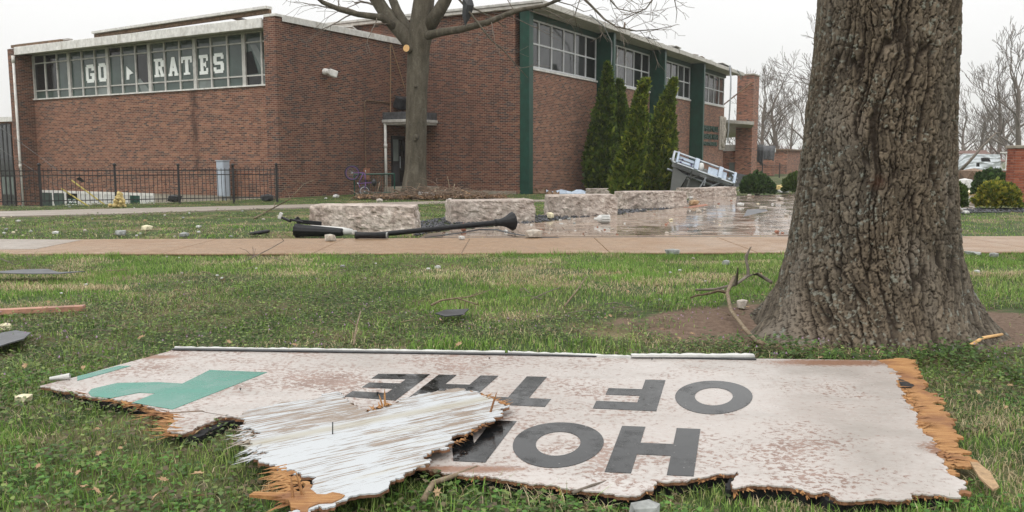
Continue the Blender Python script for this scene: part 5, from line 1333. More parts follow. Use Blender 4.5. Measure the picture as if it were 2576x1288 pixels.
# batten and dark strip standing in for the shaded gap along the far edge
e0, e1, e2 = [np.array([*G(*q, BZ)[:2], 0]) for q in ((437, 880), (1270, 892), (1900, 904))]
st = SB(); st.bar(e0 + (0, -.01, BZ + .008), e1 + (0, -.01, BZ + .005), .034, .008); st.bar(e1 + (.002, -.01, BZ + .0052), e2 + (0, -.01, BZ + .005), .034, .008); st.build('gap_shade_strip', M['rubber'], board)
def torn_strip(a, b, n, seed, w, z, name, mat):
    r = random.Random(seed); mb = SB(); L_, R_ = [], []
    for i in range(n + 1):
        q = a + (b - a) * i / n; L_.append((q[0], q[1] - w * .5, z)); R_.append((q[0], q[1] + w * r.uniform(.1, .6), z + r.uniform(0, .006)))
    N_ = n + 1; mb.raw(L_ + R_ + [(x, y, z - .014) for x, y, _ in L_] + [(x, y, z - .014) for x, y, _ in R_], [(i, i + 1, N_ + i + 1, N_ + i) for i in range(n)] + [(i, 2 * N_ + i, 2 * N_ + i + 1, i + 1) for i in range(n)] + [(N_ + i, N_ + i + 1, 3 * N_ + i + 1, 3 * N_ + i) for i in range(n)])
    return mb.build(name, mat, board)
torn_strip(e0 + (0, .022, 0), e1 + (0, .026, 0), 60, 1, .022, BZ + .014, 'batten', M['white_scrap'])
torn_strip(e1 + (.02, .026, 0), e2 + (-.78, .03, 0), 40, 2, .02, BZ + .014, 'batten', M['white_scrap'])
torn_strip(e2 + (-.78, .036, 0), e2 + (0, .03, 0), 30, 3, .04, BZ + .024, 'batten', M['white_scrap'])
for px, py in ((950, 1047 - 862.5 + 862.5), (605, 981), (1231, 903), (1640, 905), (1665, 902)):
    q = G(px, py if py != 1047 else 990, BZ); SB().lathe([(.0025, BZ - .002), (.0025, BZ + .006), (.006, BZ + .0065), (.006, BZ + .009)], 8, (q[0], q[1], 0)).build('screw', M['iron'], board)
# curled scrap of film at the left tip, torn black patch at the right
q = G(172, 957, BZ); SB().tube([(q[0] - .10, q[1] - .01, BZ + .012), (q[0] + .0, q[1] + .02, BZ + .02)], [.010, .018], 10, cap=False).build('curled_film', M['white_scrap'], board)
SB().prism(gp([(2258, 951), (2272, 955), (2300, 968), (2292, 974), (2268, 974)]), BZ - .004, BZ - .001).build('black_patch', M['rubber'], board)
# crack across the left end
SB().prism(rough_edge(gp([(400, 1030), (432, 1037), (510, 1033), (570, 1046)]), .1, 9, 2) + [tuple(q) for q in gp([(560, 1045), (508, 1035.5), (432, 1039.5)])], BZ + .0003, BZ + .0012).build('crack', M['wood_old'], board)

# ------------------------------------------------------------------ white weatherboard fragment lying across it
PZ = .105
zz2 = lambda pts, z=PZ: gp([(575 + a * .3304, 862.5 + b * .3304) for a, b in pts], z)
segs = zz2([(85, 575), (110, 530), (180, 505), (560, 430), (830, 370), (870, 410), (985, 485), (1060, 515), (1230, 470), (1420, 400), (1750, 342), (1840, 366), (2000, 408), (2080, 440), (2130, 470), (2090, 525), (1900, 640), (1720, 750), (1480, 860),
            (1530, 882), (1500, 935), (1330, 1000), (1230, 1060), (840, 1210), (600, 1300), (545, 1310), (480, 1235), (620, 1110), (560, 1000), (470, 960), (390, 940), (310, 925), (230, 905), (200, 866), (310, 830), (190, 812), (105, 732), (200, 718), (115, 650), (85, 575)])
pout = rough_edge(segs, .24, 12, 4)[:-1]
c0 = np.mean(pout, 0)
pd = zz2([(230, 905), (2090, 520)]); dv = np.array(pd[1]) - np.array(pd[0]); ang = math.atan2(dv[1], dv[0])
kw = NT('weathered_white_paint', .6, spec=.3); p = kw.obj()
mp_ = kw.n('Mapping', {'Vector': p, 'Rotation': (0, 0, -ang)}); gl = kw.scale(mp_, (1.4, 34.0, 1.0))
a1 = kw.noise(gl, 3.2, 6, .65, .25); a2 = kw.noise(mp_, 3.0, 4, .6); a3 = kw.noise(kw.scale(mp_, (4, 60, 1)), 2.0, 4, .6)
e = kw.math('ADD', kw.math('ADD', a1, kw.math('MULTIPLY', kw.math('SUBTRACT', a2, .5), .40)), kw.math('MULTIPLY', kw.math('SUBTRACT', a3, .5), .2))
_cl = [(math.cos(-ang) * (q[0] - c0[0]) - math.sin(-ang) * (q[1] - c0[1]), math.sin(-ang) * (q[0] - c0[0]) + math.cos(-ang) * (q[1] - c0[1])) for q in zz2([(250, 850), (560, 740), (900, 600), (1230, 480)])]
yc = sum(q[1] for q in _cl) / 4
yy_ = kw.math('SUBTRACT', kw.math('ADD', kw.n('SeparateXYZ', {0: mp_}, 1), kw.math('MULTIPLY', kw.math('SUBTRACT', a2, .5), .06)), yc)   # distance across the crease
band = kw.ramp(kw.math('ABSOLUTE', yy_), [(.012, 1.0), (.06, 0.0)]); lobe = kw.ramp(yy_, [(.05, 0.0), (.10, 1.0)])
e = kw.math('ADD', e, kw.math('MULTIPLY', lobe, .055))
bare = kw.ramp(e, [(.55, 0.0), (.565, 1.0)])
wood = kw.ramp(a3, [(.3, (.17, .13, .10)), (.7, (.32, .26, .21))])
col = kw.mix(bare, (.45, .47, .485), wood); st_ = kw.ramp(kw.noise(kw.scale(mp_, (.8, 5.5, 1)), 1.3, 4, .6), [(.60, 0.0), (.72, .6)]); col = kw.mix(st_, col, (.42, .39, .30))
col = kw.mix(kw.math('MULTIPLY', band, .75), col, (.36, .335, .27)); kw.set('Base Color', col); kw.bump(kw.math('SUBTRACT', kw.math('MULTIPLY', a3, .3), bare), .5, .004); M['clap'] = kw.m
frag = empty('weatherboard_fragment', (c0[0], c0[1], 0), 0, 'splintered board with flaking white paint lying across the signboard', 'broken board')
class FB(MB):
    def build(s, *a, **k): s.v = [(p[0] - c0[0], p[1] - c0[1], p[2]) for p in s.v]; return MB.build(s, *a, **k)
cr = np.array(zz2([(190, 840), (1230, 470)])); cn_ = cr[1] - cr[0]; cn_ /= np.linalg.norm(cn_); cperp = np.array([-cn_[1], cn_[0]])
FB().prism(pout, PZ - .006, PZ).build('painted_face', M['clap'], frag)
FB().prism([(c0[0] + (x - c0[0]) * 1.0 + random.uniform(-.005, .004), c0[1] + (y - c0[1]) * 1.0 + random.uniform(-.006, .001)) for x, y in pout], PZ - .016, PZ - .0065).build('plywood_core', M['ply_edge'], frag)
SUP = zz2([(300, 700), (900, 560), (1600, 500), (1500, 760), (700, 1050), (500, 950)])
FB().prism(SUP, BZ + .003 if False else .0, PZ - .0245).build('under_frame', M['dark_void'], frag)
tear = zz2([(455, 1200), (470, 1150), (560, 1060), (640, 1090), (740, 1160), (860, 1190), (600, 1300), (545, 1310)], PZ)
FB().prism(rough_edge(tear + [tear[0]], .25, 15, 2)[:-1], PZ - .012, PZ + .004).build('torn_wood', M['ply'], frag)
splinters(zz2([(440, 1210), (470, 1130), (400, 960), (370, 935)], PZ), 120, 21, ang + math.pi, .02, .13, 'splinters', PZ - .010, .008, frag, FB)
splinters(zz2([(200, 866), (190, 812), (105, 732), (115, 650)], PZ), 60, 22, ang + math.pi, .03, .12, 'splinters', PZ - .006, .006, frag, FB, 'clap')
splinters(zz2([(1840, 366), (2000, 408), (2130, 470)], PZ), 70, 23, ang, .02, .08, 'splinters', PZ - .008, .007, frag, FB)
splinters(zz2([(1480, 860), (1720, 750), (2090, 525)], PZ), 60, 24, ang - 1.0, .01, .03, 'splinters', PZ - .014, .006, frag, FB)
splinters(zz2([(1040, 520), (1220, 475)], PZ), 50, 25, ang + 1.2, .02, .06, 'splinters', PZ - .004, .007, frag, FB)
for (a, b), (dx, dy, h_), w_ in (((1190, 478), (.0, .0, .085), .006), ((1175, 480), (-.02, .0, .06), .005), ((1990, 525), (.035, .0, .10), .006), ((570, 1165), (-.03, .02, .085), .007), ((490, 1185), (-.01, .02, .07), .006)):
    q = zz2([(a, b)], PZ)[0]; FB().tube([(q[0], q[1], PZ - .01), (q[0] + dx * .6, q[1] + dy * .6, PZ + h_ * .6), (q[0] + dx, q[1] + dy, PZ + h_)], [w_, w_ * .8, .001], 5).build('splinter', M['ply'], frag)
q = zz2([(470, 1160)], PZ)[0]; FB().raw([(q[0] + .02, q[1] - .02, PZ - .02), (q[0] + .02, q[1] + .02, PZ - .02), (q[0] - .14, q[1] + .035, PZ - .01), (q[0] - .15, q[1] + .005, PZ - .01), (q[0] + .02, q[1] - .02, PZ), (q[0] + .02, q[1] + .02, PZ), (q[0] - .14, q[1] + .035, PZ), (q[0] - .15, q[1] + .005, PZ)],
    [(0, 3, 2, 1), (4, 5, 6, 7), (0, 1, 5, 4), (1, 2, 6, 5), (2, 3, 7, 6), (3, 0, 4, 7)]).build('splinter', M['ply'], frag)
for a, b, h_ in ((792, 695, .055),):
    q = zz2([(a, b)], PZ)[0]; FB().tube([(q[0], q[1], PZ - .01), (q[0] + .002, q[1], PZ + h_)], [.003, .0025], 6).build('nail', M['iron'], frag)
# ------------------------------------------------------------------ limestone blocks
kl = NT('limestone', .7, spec=.3); p = kl.obj()
l1 = kl.noise(p, 3.5, 6, .65, .4); l2 = kl.noise(p, 15, 6, .7); l3 = kl.noise(p, 1.2, 3)
c_ = kl.ramp(l1, [(.30, (.24, .18, .15)), (.46, (.40, .33, .285)), (.62, (.56, .49, .435))]); c_ = kl.mix(.75, c_, kl.ramp(l2, [(.3, .15), (.7, .85)]), 'OVERLAY')
c_ = kl.mix(kl.math('MULTIPLY', kl.n('ObjectInfo', out=5), .35), c_, (.27, .235, .21)); kl.set('Base Color', c_); kl.bump(l2, .9, .03); M['lime'] = kl.m
def block(px0, py0, px1, py1, h, dep, seed, label, group='limestone seat blocks round the plaza'):
    a = G(px0, py0); b = G(px1, py1); L = np.linalg.norm(b - a) - .05; ang = math.atan2(b[1] - a[1], b[0] - a[0]); mid = (a + b) / 2
    root_loc = (mid[0] - math.sin(ang) * dep / 2, mid[1] + math.cos(ang) * dep / 2, 0)
    nx, ny, nz = 46, 18, 16
    me = bpy.data.meshes.new('limestone_block'); bm = bmesh.new(); bmesh.ops.create_cube(bm, size=1.0)
    bm.edges.ensure_lookup_table()
    for axis, n in ((0, nx), (1, ny), (2, nz)):
        ed = [e for e in bm.edges if abs((e.verts[0].co - e.verts[1].co)[axis]) > 1e-4 and abs((e.verts[0].co - e.verts[1].co)[(axis + 1) % 3]) < 1e-4 and abs((e.verts[0].co - e.verts[1].co)[(axis + 2) % 3]) < 1e-4]
        bmesh.ops.subdivide_edges(bm, edges=ed, cuts=n - 1, use_grid_fill=True)
    V = np.array([v.co[:] for v in bm.verts]); N = np.zeros_like(V)
    for ax_ in range(3): N[:, ax_] = np.where(np.abs(np.abs(V[:, ax_]) - .5) < 1e-3, np.sign(V[:, ax_]), 0)
    U = V * np.array([L, dep, h]); nrm = N / np.maximum(np.linalg.norm(N, axis=1), 1)[:, None]
    s1, s2 = U[:, 0] + U[:, 1] * .9, U[:, 2] * 1.1 + U[:, 1] * .5
    f1, f2, idc = worley(s1 / .10 + 3 * seed, s2 / .08 + .5 * fbm(s1 * 4, s2 * 4, seed), seed)
    d = .022 * (fbm(s1 * 4 + seed, s2 * 4, seed, 5) - .5) * 2 + .030 * (idc - .5) + .03 * (fbm(s1 * 14, s2 * 14, seed + 5, 3) - .5)
    top = (N[:, 2] > 0) & (np.abs(N[:, 0]) + np.abs(N[:, 1]) == 0)
    d = np.where(top, .006 * (fbm(U[:, 0] * 6, U[:, 1] * 6, seed) - .5), d); d = np.where((N[:, 2] > 0) & ~top, -.012 + d * .35, d)
    lateral = nrm.copy(); lateral[:, 2] *= np.where(top, 1, .25)
    U = U + lateral * d[:, None]; U[:, 0] *= 1 + .03 * (.5 - (U[:, 2] / h + .5)); U[:, 2] += h / 2 - .02
    U[:, 2] += .008 * np.sin(U[:, 0] * 2 + seed) * (V[:, 2] > .49)
    for v, u in zip(bm.verts, U): v.co = u
    bm.to_mesh(me); bm.free()
    o = link('limestone_block', me, M['lime']); o.location = root_loc; o.rotation_euler = (0, 0, ang); tag(o, label, 'stone block', group)
    return o, ang
block(777, 588, 1047, 588, .52, .80, 3, 'widest pale limestone block, beside the fallen lamp post')
block(1134, 563, 1348, 559, .50, .80, 5, 'limestone block behind the flared base of the fallen lamp post')
block(1377, 547, 1554, 546, .53, .75, 7, 'limestone block next to the pale foam piece and dark gravel')
block(1580, 529, 1729, 524, .50, .70, 9, 'limestone block beside the leaning arborvitae and brown debris')
block(1738, 500, 1853, 495, .38, .70, 11, 'low limestone block in front of the grey steel wreckage')
block(1474, 492, 1551, 492, .28, .5, 13, 'small limestone block below the tallest arborvitae')

# ------------------------------------------------------------------ fallen lamp post
Z6 = lambda x, y: (639 + x * .2977, 460 + y * .2977)
a = G(*Z6(900, 452), .05); b = AT(*Z6(2170, 325), a[1] + 1.25)
lp = empty('lamp_post', (a[0], a[1], 0), 0, 'fallen black lamp post with flared base lying over the plaza edge', 'lamp post')
d = (b - a); L = np.linalg.norm(d); d /= L; o_ = np.array([0, 0, a[2]]); tip = o_ + d * L
Q = np.array(Vector(d).to_track_quat('Z', 'Y').to_matrix())
MB().lathe([(.042, 0), (.043, .3), (.045, L * .55), (.052, L * .88), (.054, L * .90)], 20, o_, Q).build('pole', M['black'], lp, smooth=True)
MB().lathe([(.062, 0), (.070, .02), (.064, .05), (.060, .06), (.064, .10), (.078, .17), (.10, .23), (.135, .29), (.160, .33), (.168, .36), (.160, .375), (.13, .38), (.12, .37)], 32, o_ + d * (L * .885), Q, .035, 12).build('flared_base', M['black'], lp, smooth=True)
MB().lathe([(.048, -.01), (.048, .05), (.045, .055)], 16, o_, Q).build('collar', M['white_scrap'], lp)
# prop so it is seen resting: a chunk of concrete under it
c = G(*Z6(1395, 440)); 
def chunk(name, c, s, seed, mat, label, cat, group=None, sq=(1, .8, .6), rz=None):
    r = random.Random(seed); bm = bmesh.new(); bmesh.ops.create_icosphere(bm, subdivisions=1, radius=1)
    for v in bm.verts:
        p_ = np.array(v.co[:]); p_ = np.sign(p_) * np.abs(p_) ** .55; p_ = p_ / max(1, np.linalg.norm(p_) * .8); v.co = [p_[i] * sq[i] * s * r.uniform(.78, 1.12) for i in range(3)]
    me = bpy.data.meshes.new(name); bm.to_mesh(me); bm.free(); zmin = min(v.co.z for v in me.vertices)
    o = link(name, me, mat); o.location = (c[0], c[1], c[2] - zmin - .006); o.rotation_euler = (0, 0, r.uniform(0, 6.28) if rz is None else rz)
    if label: tag(o, label, cat, group)
    return o
chunk('concrete_chunk', (c[0], c[1] + .02, .03), .075, 2, M['rubble'], 'concrete chunk wedged under the fallen lamp post', 'rubble')
chunk('brick_chunk', (*G(*Z6(1770, 425))[:2], .03), .07, 3, M['rubble_red'], 'broken red brick under the fallen lamp post near its flared base', 'rubble', sq=(.7, .7, 1.2))
# broken fluted lamp housing
h0 = G(*Z6(330, 468)); hr = empty('lamp_housing', (h0[0], h0[1], 0), 0, 'broken black fluted lamp housing on its side by the widest block', 'lamp housing')
hd = np.array([.96, -.20, -.02]); Qh = np.array(Vector(hd).to_track_quat('Z', 'Y').to_matrix())
MB().lathe([(.075, 0), (.11, .015), (.12, .05), (.112, .10), (.10, .13), (.106, .16), (.098, .19), (.088, .45), (.074, .70), (.064, .86), (.052, .88)], 32, (0, .12, .125), Qh, .06, 10).build('fluted_shell', M['black'], hr, smooth=True)
MB().lathe([(.085, .24), (.08, .5), (.07, .80), (.045, .98)], 18, (.05, .17, .135), Qh).build('inner_liner', M['white_scrap'], hr, smooth=True)
MB().obox((.02, .16, .285), (.22, .07, .03), rot('Y', .25) @ rot('Z', .2)).build('bracket', M['black'], hr, bevel=.006)
ap = MB(); ap.bar((-.08, .2, .27), (-.26, .30, .33), .05, .04); ap.bar((.0, .26, .27), (.4, .4, .22), .04, .07); ap.bar((-.02, .3, .33), (.05, .34, .24), .04, .08); ap.build('broken_arm', M['black'], hr, bevel=.01)
MB().obox((-.29, .31, .36), (.06, .04, .12), rot('Y', .4)).build('torn_socket', M['white_scrap'], hr, bevel=.01)
# broken length of pole
s0 = G(*Z6(858, 488)); s1 = G(*Z6(1130, 490)); pr = empty('pole_segment', (s0[0], s0[1], 0), 0, 'short broken length of black pole on the pavement edge', 'pole piece')
dd = s1 - s0; MB().lathe([(.058, 0), (.060, .02), (.056, .05), (.052, .08), (.052, np.linalg.norm(dd))], 20, (0, 0, .09), np.array(Vector(dd).to_track_quat('Z', 'Y').to_matrix())).build('pipe', M['black'], pr, smooth=True)
t_ = dd / np.linalg.norm(dd); MB().lathe([(.046, np.linalg.norm(dd) + .001), (.042, np.linalg.norm(dd) + .004), (.02, np.linalg.norm(dd) + .004)], 20, (0, 0, .09), np.array(Vector(dd).to_track_quat('Z', 'Y').to_matrix())).build('pipe_mouth', M['dark_void'], pr)
MB().lathe([(.053, np.linalg.norm(dd) - .02), (.054, np.linalg.norm(dd) + .003), (.048, np.linalg.norm(dd) + .005)], 20, (0, 0, .09), np.array(Vector(dd).to_track_quat('Z', 'Y').to_matrix()), cap=False).build('broken_rim', M['rubble_grey'], pr)
MB().obox((-.02, .03, .14), (.07, .05, .05), rot('Z', .6)).build('torn_lug', M['white_scrap'], pr)
# ring and flat strip
rg = G(654, 592); MB().raw(*(lambda n, m: ([(math.cos(2 * math.pi * i / n) * (.145 + .028 * math.cos(2 * math.pi * j / m)), math.sin(2 * math.pi * i / n) * (.145 + .028 * math.cos(2 * math.pi * j / m)), .05 + .03 * math.sin(2 * math.pi * j / m)) for i in range(n) for j in range(m)],
    [(i * m + j, ((i + 1) % n) * m + j, ((i + 1) % n) * m + (j + 1) % m, i * m + (j + 1) % m) for i in range(n) for j in range(m)]))(28, 8))
mb = MB(); n, m = 28, 8
mb.raw([(math.cos(2 * math.pi * i / n) * (.145 + .028 * math.cos(2 * math.pi * j / m)), math.sin(2 * math.pi * i / n) * (.145 + .028 * math.cos(2 * math.pi * j / m)), .05 + .03 * math.sin(2 * math.pi * j / m) + .02 * math.cos(2 * math.pi * i / n)) for i in range(n) for j in range(m)],
       [(i * m + j, ((i + 1) % n) * m + j, ((i + 1) % n) * m + (j + 1) % m, i * m + (j + 1) % m) for i in range(n) for j in range(m)])
o = mb.build('lamp_ring', M['black'], smooth=True); o.location = (rg[0], rg[1], .0); tag(o, 'black ring from the lamp lying in the grass', 'ring')
s = [G(*Z6(x, y), .035) for x, y in ((1440, 462), (1600, 448), (1760, 436), (1900, 425), (2050, 428), (2200, 450), (2400, 462), (2576, 464))]
zz_ = [.0, .01, .03, .055, .06, .03, .005, .0]; mb = MB(); w = .10
mb.raw([(p_[0] - s[0][0], p_[1] - s[0][1], z + .034) for p_, z in zip(s, zz_)] + [(p_[0] - s[0][0], p_[1] + w - s[0][1] + .12 * z, z * 1.2 + .036) for p_, z in zip(s, zz_)], [(i, i + 1, 9 + i, 8 + i) for i in range(7)])
o = mb.build('rubber_strip', M['rubber']); o.location = (s[0][0], s[0][1], 0); o.modifiers.new('s', 'SOLIDIFY').thickness = .006; tag(o, 'long black strip curling on the plaza below the lamp post', 'strip')
# LED lamp bulb
Z7 = lambda x, y: (1341.7 + x * .2605, 460 + y * .2605)
q = G(*Z7(668, 405)); bl = empty('lamp_bulb', (q[0], q[1], .032), R(8), 'white ribbed LED lamp bulb lying on the wet plaza', 'bulb')
Mx = rot('Y', math.pi / 2)
MB().lathe([(.065, -.06), (.085, -.055), (.087, .12), (.08, .125)], 24, (.02, 0, .088), Mx, .03, 12).build('ribbed_body', M['white_scrap'], bl)
MB().lathe([(.083, -.06), (.075, -.10), (.05, -.135), (.035, -.14), (.032, -.19), (.015, -.20)], 20, (.02, 0, .088), Mx).build('cap', M['white_scrap'], bl, smooth=True)
for i in range(10):
    an = i * .628; MB().obox((.05, math.cos(an) * .088, .088 + math.sin(an) * .088), (.15, .006, .010), rot('X', an)).build('led_strip', M['grey_panel'], bl)
# ------------------------------------------------------------------ rubble
TONE = {'rubble': 'tan rubble chunk', 'rubble_red': 'reddish brick chip', 'rubble_grey': 'grey stone chip', 'white_scrap': 'white chip', 'foam_pale': 'cream foam crumb', 'leaf_dead': 'brown scrap'}
size_ = lambda s_: 'large ' if s_ > .09 else '' if s_ > .03 else 'tiny '
def Gz(px, py, z=.031): q = G(px, py, z); return (q[0], q[1], z)
N7 = [(1290, 490, .05, 'rubble'), (1330, 365, .06, 'foam_pale'), (1780, 230, .06, 'rubble'), (1655, 265, .08, 'rubble'), (2380, 170, .16, 'rubble'), (2000, 225, .13, 'white_scrap'), (2215, 255, .15, 'rubble'), (2350, 485, .07, 'rubble_red'),
      (2405, 490, .04, 'rubble_red'), (1600, 285, .10, 'rubble'), (260, 365, .05, 'white_scrap'), (345, 355, .06, 'rubble_grey'), (395, 362, .05, 'rubble'), (405, 465, .03, 'white_scrap'), (170, 455, .045, 'rubble'), (235, 470, .03, 'rubble'),
      (620, 428, .03, 'rubble_red'), (765, 452, .045, 'rubble'), (1520, 150, .10, 'white_scrap'), (2085, 130, .12, 'rubble'), (1300, 390, .03, 'rubble_red'), (1170, 305, .03, 'rubble_red'), (1790, 205, .05, 'rubble_red'), (1910, 175, .05, 'rubble_red'),
      (1940, 158, .07, 'rubble'), (2440, 320, .08, 'rubble'), (150, 488, .03, 'rubble'), (75, 455, .03, 'rubble_red'), (1255, 340, .025, 'rubble'), (1750, 375, .035, 'rubble'), (1805, 375, .05, 'rubble'), (1800, 410, .03, 'foam_pale'), (1035, 262, .04, 'rubble'), (2170, 205, .05, 'foam_pale'), (2310, 210, .05, 'white_scrap')]
for i, (x, y, s_, mt) in enumerate(N7): chunk('rubble_chunk', Gz(*Z7(x, y)), s_ * .8, 100 + i, M[mt], size_(s_) + TONE[mt] + ' lying loose on the wet plaza', 'rubble', 'rubble on the plaza', (1, .8, .5))
rr = random.Random(17)
for i in range(38):
    px, py = rr.uniform(1080, 1950), rr.uniform(500, 597); q = G(px, py)
    if inpoly(np.array([q[0]]), np.array([q[1]]), PLAZA)[0]: mt = rr.choice(['rubble', 'rubble_red', 'rubble_grey', 'white_scrap']); s_ = rr.uniform(.012, .035); chunk('rubble_chunk', (q[0], q[1], .031), s_, 200 + i, M[mt], size_(s_) + TONE[mt] + ' lying loose on the wet plaza', 'rubble', 'rubble on the plaza')
chunk('concrete_chunk', Gz(*Z6(645, 492)), .09, 4, M['rubble'], 'squarish concrete lump in front of the lamp housing', 'rubble', sq=(1, .8, .75))
chunk('concrete_chunk', Gz(*Z6(2365, 465)), .16, 6, M['rubble'], 'white-faced concrete block resting on the black strip', 'rubble', sq=(1, .6, .5), rz=.05)
chunk('concrete_chunk', Gz(*Z6(1755, 478)), .06, 7, M['white_scrap'], 'small white lump before the black strip', 'rubble')
chunk('concrete_chunk', Gz(*Z6(2050, 395)), .08, 8, M['rubble'], 'pale triangular chip beside the flared lamp base', 'rubble', sq=(.9, .5, .7))
chunk('concrete_chunk', Gz(*Z6(2130, 415)), .045, 9, M['white_scrap'], 'small white chip under the flared lamp base', 'rubble')
chunk('stone', Gz(1692, 640, .02), .11, 10, M['rubble_grey'], 'flat grey stone at the pavement edge in the grass', 'stone', sq=(1, .6, .4), rz=.3)
chunk('stone', Gz(1826, 668, .0), .05, 11, M['rubble_grey'], 'small grey stone in the grass between oak and pavement', 'stone', sq=(1, .7, .8)) 
chunk('stone', Gz(1866, 777, .0), .06, 12, M['rubble'], 'brown pyramid-shaped stone on the bare earth by the oak', 'stone', sq=(1, .8, .85))
chunk('stone', Gz(2447, 642, .01), .11, 13, M['rubble_grey'], 'flat grey stone at the pavement beyond the oak', 'stone', sq=(1.2, .6, .3))
chunk('stone', Gz(2500, 648, .01), .07, 14, M['rubble_grey'], 'small grey stone beside the flat one beyond the oak', 'stone')
chunk('stone', Gz(1622, 1306, .0), .06, 15, M['rubble_grey'], 'pale stone in the grass before the signboard', 'stone', sq=(1, .8, .6))
# scraps in the grass
rr = random.Random(29)
def in_lawn(q): return open_ground(np.array([q[0]]), np.array([q[1]]))[0]
for i, (px, py, s_, mt, lab) in enumerate([(370, 578, .11, 'foam_pale', 'heap of cream insulation crumbs in the grass'), (304, 592, .11, 'rubble_grey', 'grey lump of stone beside the cream insulation'), (464, 596, .09, 'rubble_grey', 'flat grey stone near the black ring'),
        (140, 588, .06, 'white_scrap', 'white chip in the grass by the grey apron'), (500, 574, .06, 'white_scrap', 'white chip between the insulation and the black ring'), (46, 558, .05, 'white_scrap', 'white chip in the grass below the path'), (1101, 674, .045, 'white_scrap', 'white shell-like chip in the straw patch'),
        (1078, 678, .03, 'white_scrap', 'tiny white chip in the straw patch'), (862, 672, .04, 'rubble_grey', 'grey pebble near the bare twig'), (1412, 565, .05, 'white_scrap', 'white chip on dark gravel'), (845, 497, .13, 'white_scrap', 'white foam box by the school wall'), (820, 500, .06, 'white_scrap', 'white lump in grass by the school wall'),
        (955, 507, .12, 'rubble', 'flat tan stone on the garden path'), (1132, 503, .07, 'white_scrap', 'white chip near the brush pile'), (60, 1008, .05, 'foam_pale', 'pale yellow foam lump by the green-lettered end of the signboard'), (14, 828, .06, 'foam_pale', 'yellow foam crumb by the dark shingle'), (2458, 684, .035, 'white_scrap', 'white crumb in the grass beyond the oak'), (2430, 537, .09, 'white_scrap', 'white scrap in the grass before the yellow shrub'), (2200, 610, .05, 'rubble', 'tan chip behind the oak')]):
    chunk('scrap', Gz(px, py, .012), s_, 300 + i, M[mt], lab, 'debris', sq=(1, .8, .5))
q = G(1385, 553); chunk('foam_piece', (q[0], q[1], .02), .10, 61, M['foam_pale'], 'pale yellow foam piece on gravel between blocks', 'debris', sq=(1, .6, .8))
q = G(1745, 519); chunk('insulation_lump', (q[0], q[1], .02), .17, 62, M['leaf_dead'], 'tan fibrous insulation lump at the end of a limestone block', 'debris', sq=(1, .7, .5))
for i in range(48):
    px, py = rr.uniform(0, 1060), rr.uniform(520, 600); q = G(px, py)
    if in_lawn(q): mt = rr.choice(['white_scrap', 'foam_pale', 'rubble', 'rubble_grey', 'leaf_dead']); chunk('scrap', (q[0], q[1], .01), rr.uniform(.015, .04), 400 + i, M[mt], 'small ' + TONE[mt] + ' strewn in the grass between pavement and fence', 'debris', 'scraps in the far grass')
for i in range(24):
    px, py = rr.uniform(0, 2576), rr.uniform(650, 760); q = G(px, py)
    if in_lawn(q): mt = rr.choice(['white_scrap', 'foam_pale', 'rubble']); chunk('scrap', (q[0], q[1], .02), rr.uniform(.008, .022), 500 + i, M[mt], 'tiny ' + TONE[mt] + ' in the lawn before the tan pavement', 'debris', 'scraps in the near lawn')
# dead leaves
def leaf_mesh(seed):
    r = random.Random(seed); n = 14; pts = []
    for i in range(n):
        a_ = 2 * math.pi * i / n; lobed = (1.0 if i % 2 == 0 else .55) * (1.25 if i in (0,) else 1); pts.append((math.cos(a_) * lobed * r.uniform(.85, 1.1), math.sin(a_) * lobed * .6 * r.uniform(.85, 1.1), .22 * abs(math.sin(a_)) + r.uniform(-.05, .1)))
    me = MB().raw([(0, 0, .02)] + pts, [(0, i + 1, (i + 1) % n + 1) for i in range(n)]).mesh('dead_leaf'); me.materials.append(M['leaf_dead']); return me
LM = [leaf_mesh(i) for i in range(4)]
LP = [(1512, 1272 - 862.5 + 0)]
for i, (px, py) in enumerate([(1708, 873), (1973, 866), (2310, 855)] + [(rr.uniform(60, 2560), rr.uniform(690, 1000)) for _ in range(60)] + [(rr.uniform(100, 700), rr.uniform(1100, 1285)) for _ in range(16)] + [(1712, 1367), (1523, 808), (1535, 806), (2530, 1045), (2540, 985), (1100, 1270), (950, 1280), (2460, 1000), (100, 1200), (690, 1186)]):
    q = G(px, py)
    if not in_lawn(q): continue
    o = link('dead_leaf', LM[i % 4]); s_ = rr.uniform(.016, .036); o.scale = (s_, s_, s_); o.location = (q[0], q[1], ground_z(q[0], q[1]) + .045 + rr.uniform(0, .02)); o.rotation_euler = (rr.uniform(-.5, .5), rr.uniform(-.5, .5), rr.uniform(0, 6.28))
    tag(o, 'curled brown oak leaf lying on the lawn', 'leaf', 'dead leaves on the lawn')
# sheets and boards in the grass at the left
def sheet(name, pts, z, mat, label, cat, th=.008, warp=.03, seed=1):
    q = np.array([G(*p_, z)[:2] for p_ in pts]); c = q.mean(0); r = random.Random(seed)
    o = MB().prism([tuple(a_ - c) for a_ in q], [z - th + r.uniform(0, warp) for _ in q], [z + r.uniform(0, 1e-6) for _ in q]).build(name, mat); v = o.data.vertices; n_ = len(q)
    for i in range(n_): v[n_ + i].co.z = v[i].co.z + th
    o.location = (c[0], c[1], 0); tag(o, label, cat); return o
sheet('metal_strip', [(-40, 686), (60, 685), (120, 683), (150, 687), (215, 686), (150, 692), (60, 694), (-40, 692)], .07, M['felt'], 'crumpled grey metal strip in the grass', 'debris', warp=.04)
bq0, bq1 = G(-40, 783, .05), G(212, 774, .05); o = MB().bar((0, 0, .04), tuple((bq1 - bq0) * np.array([1, 1, 0]) + (0, 0, .05)), .09, .04).build('cedar_board', M['wood_red']); o.location = (bq0[0], bq0[1], 0); tag(o, 'reddish wooden board lying in the weeds', 'board')
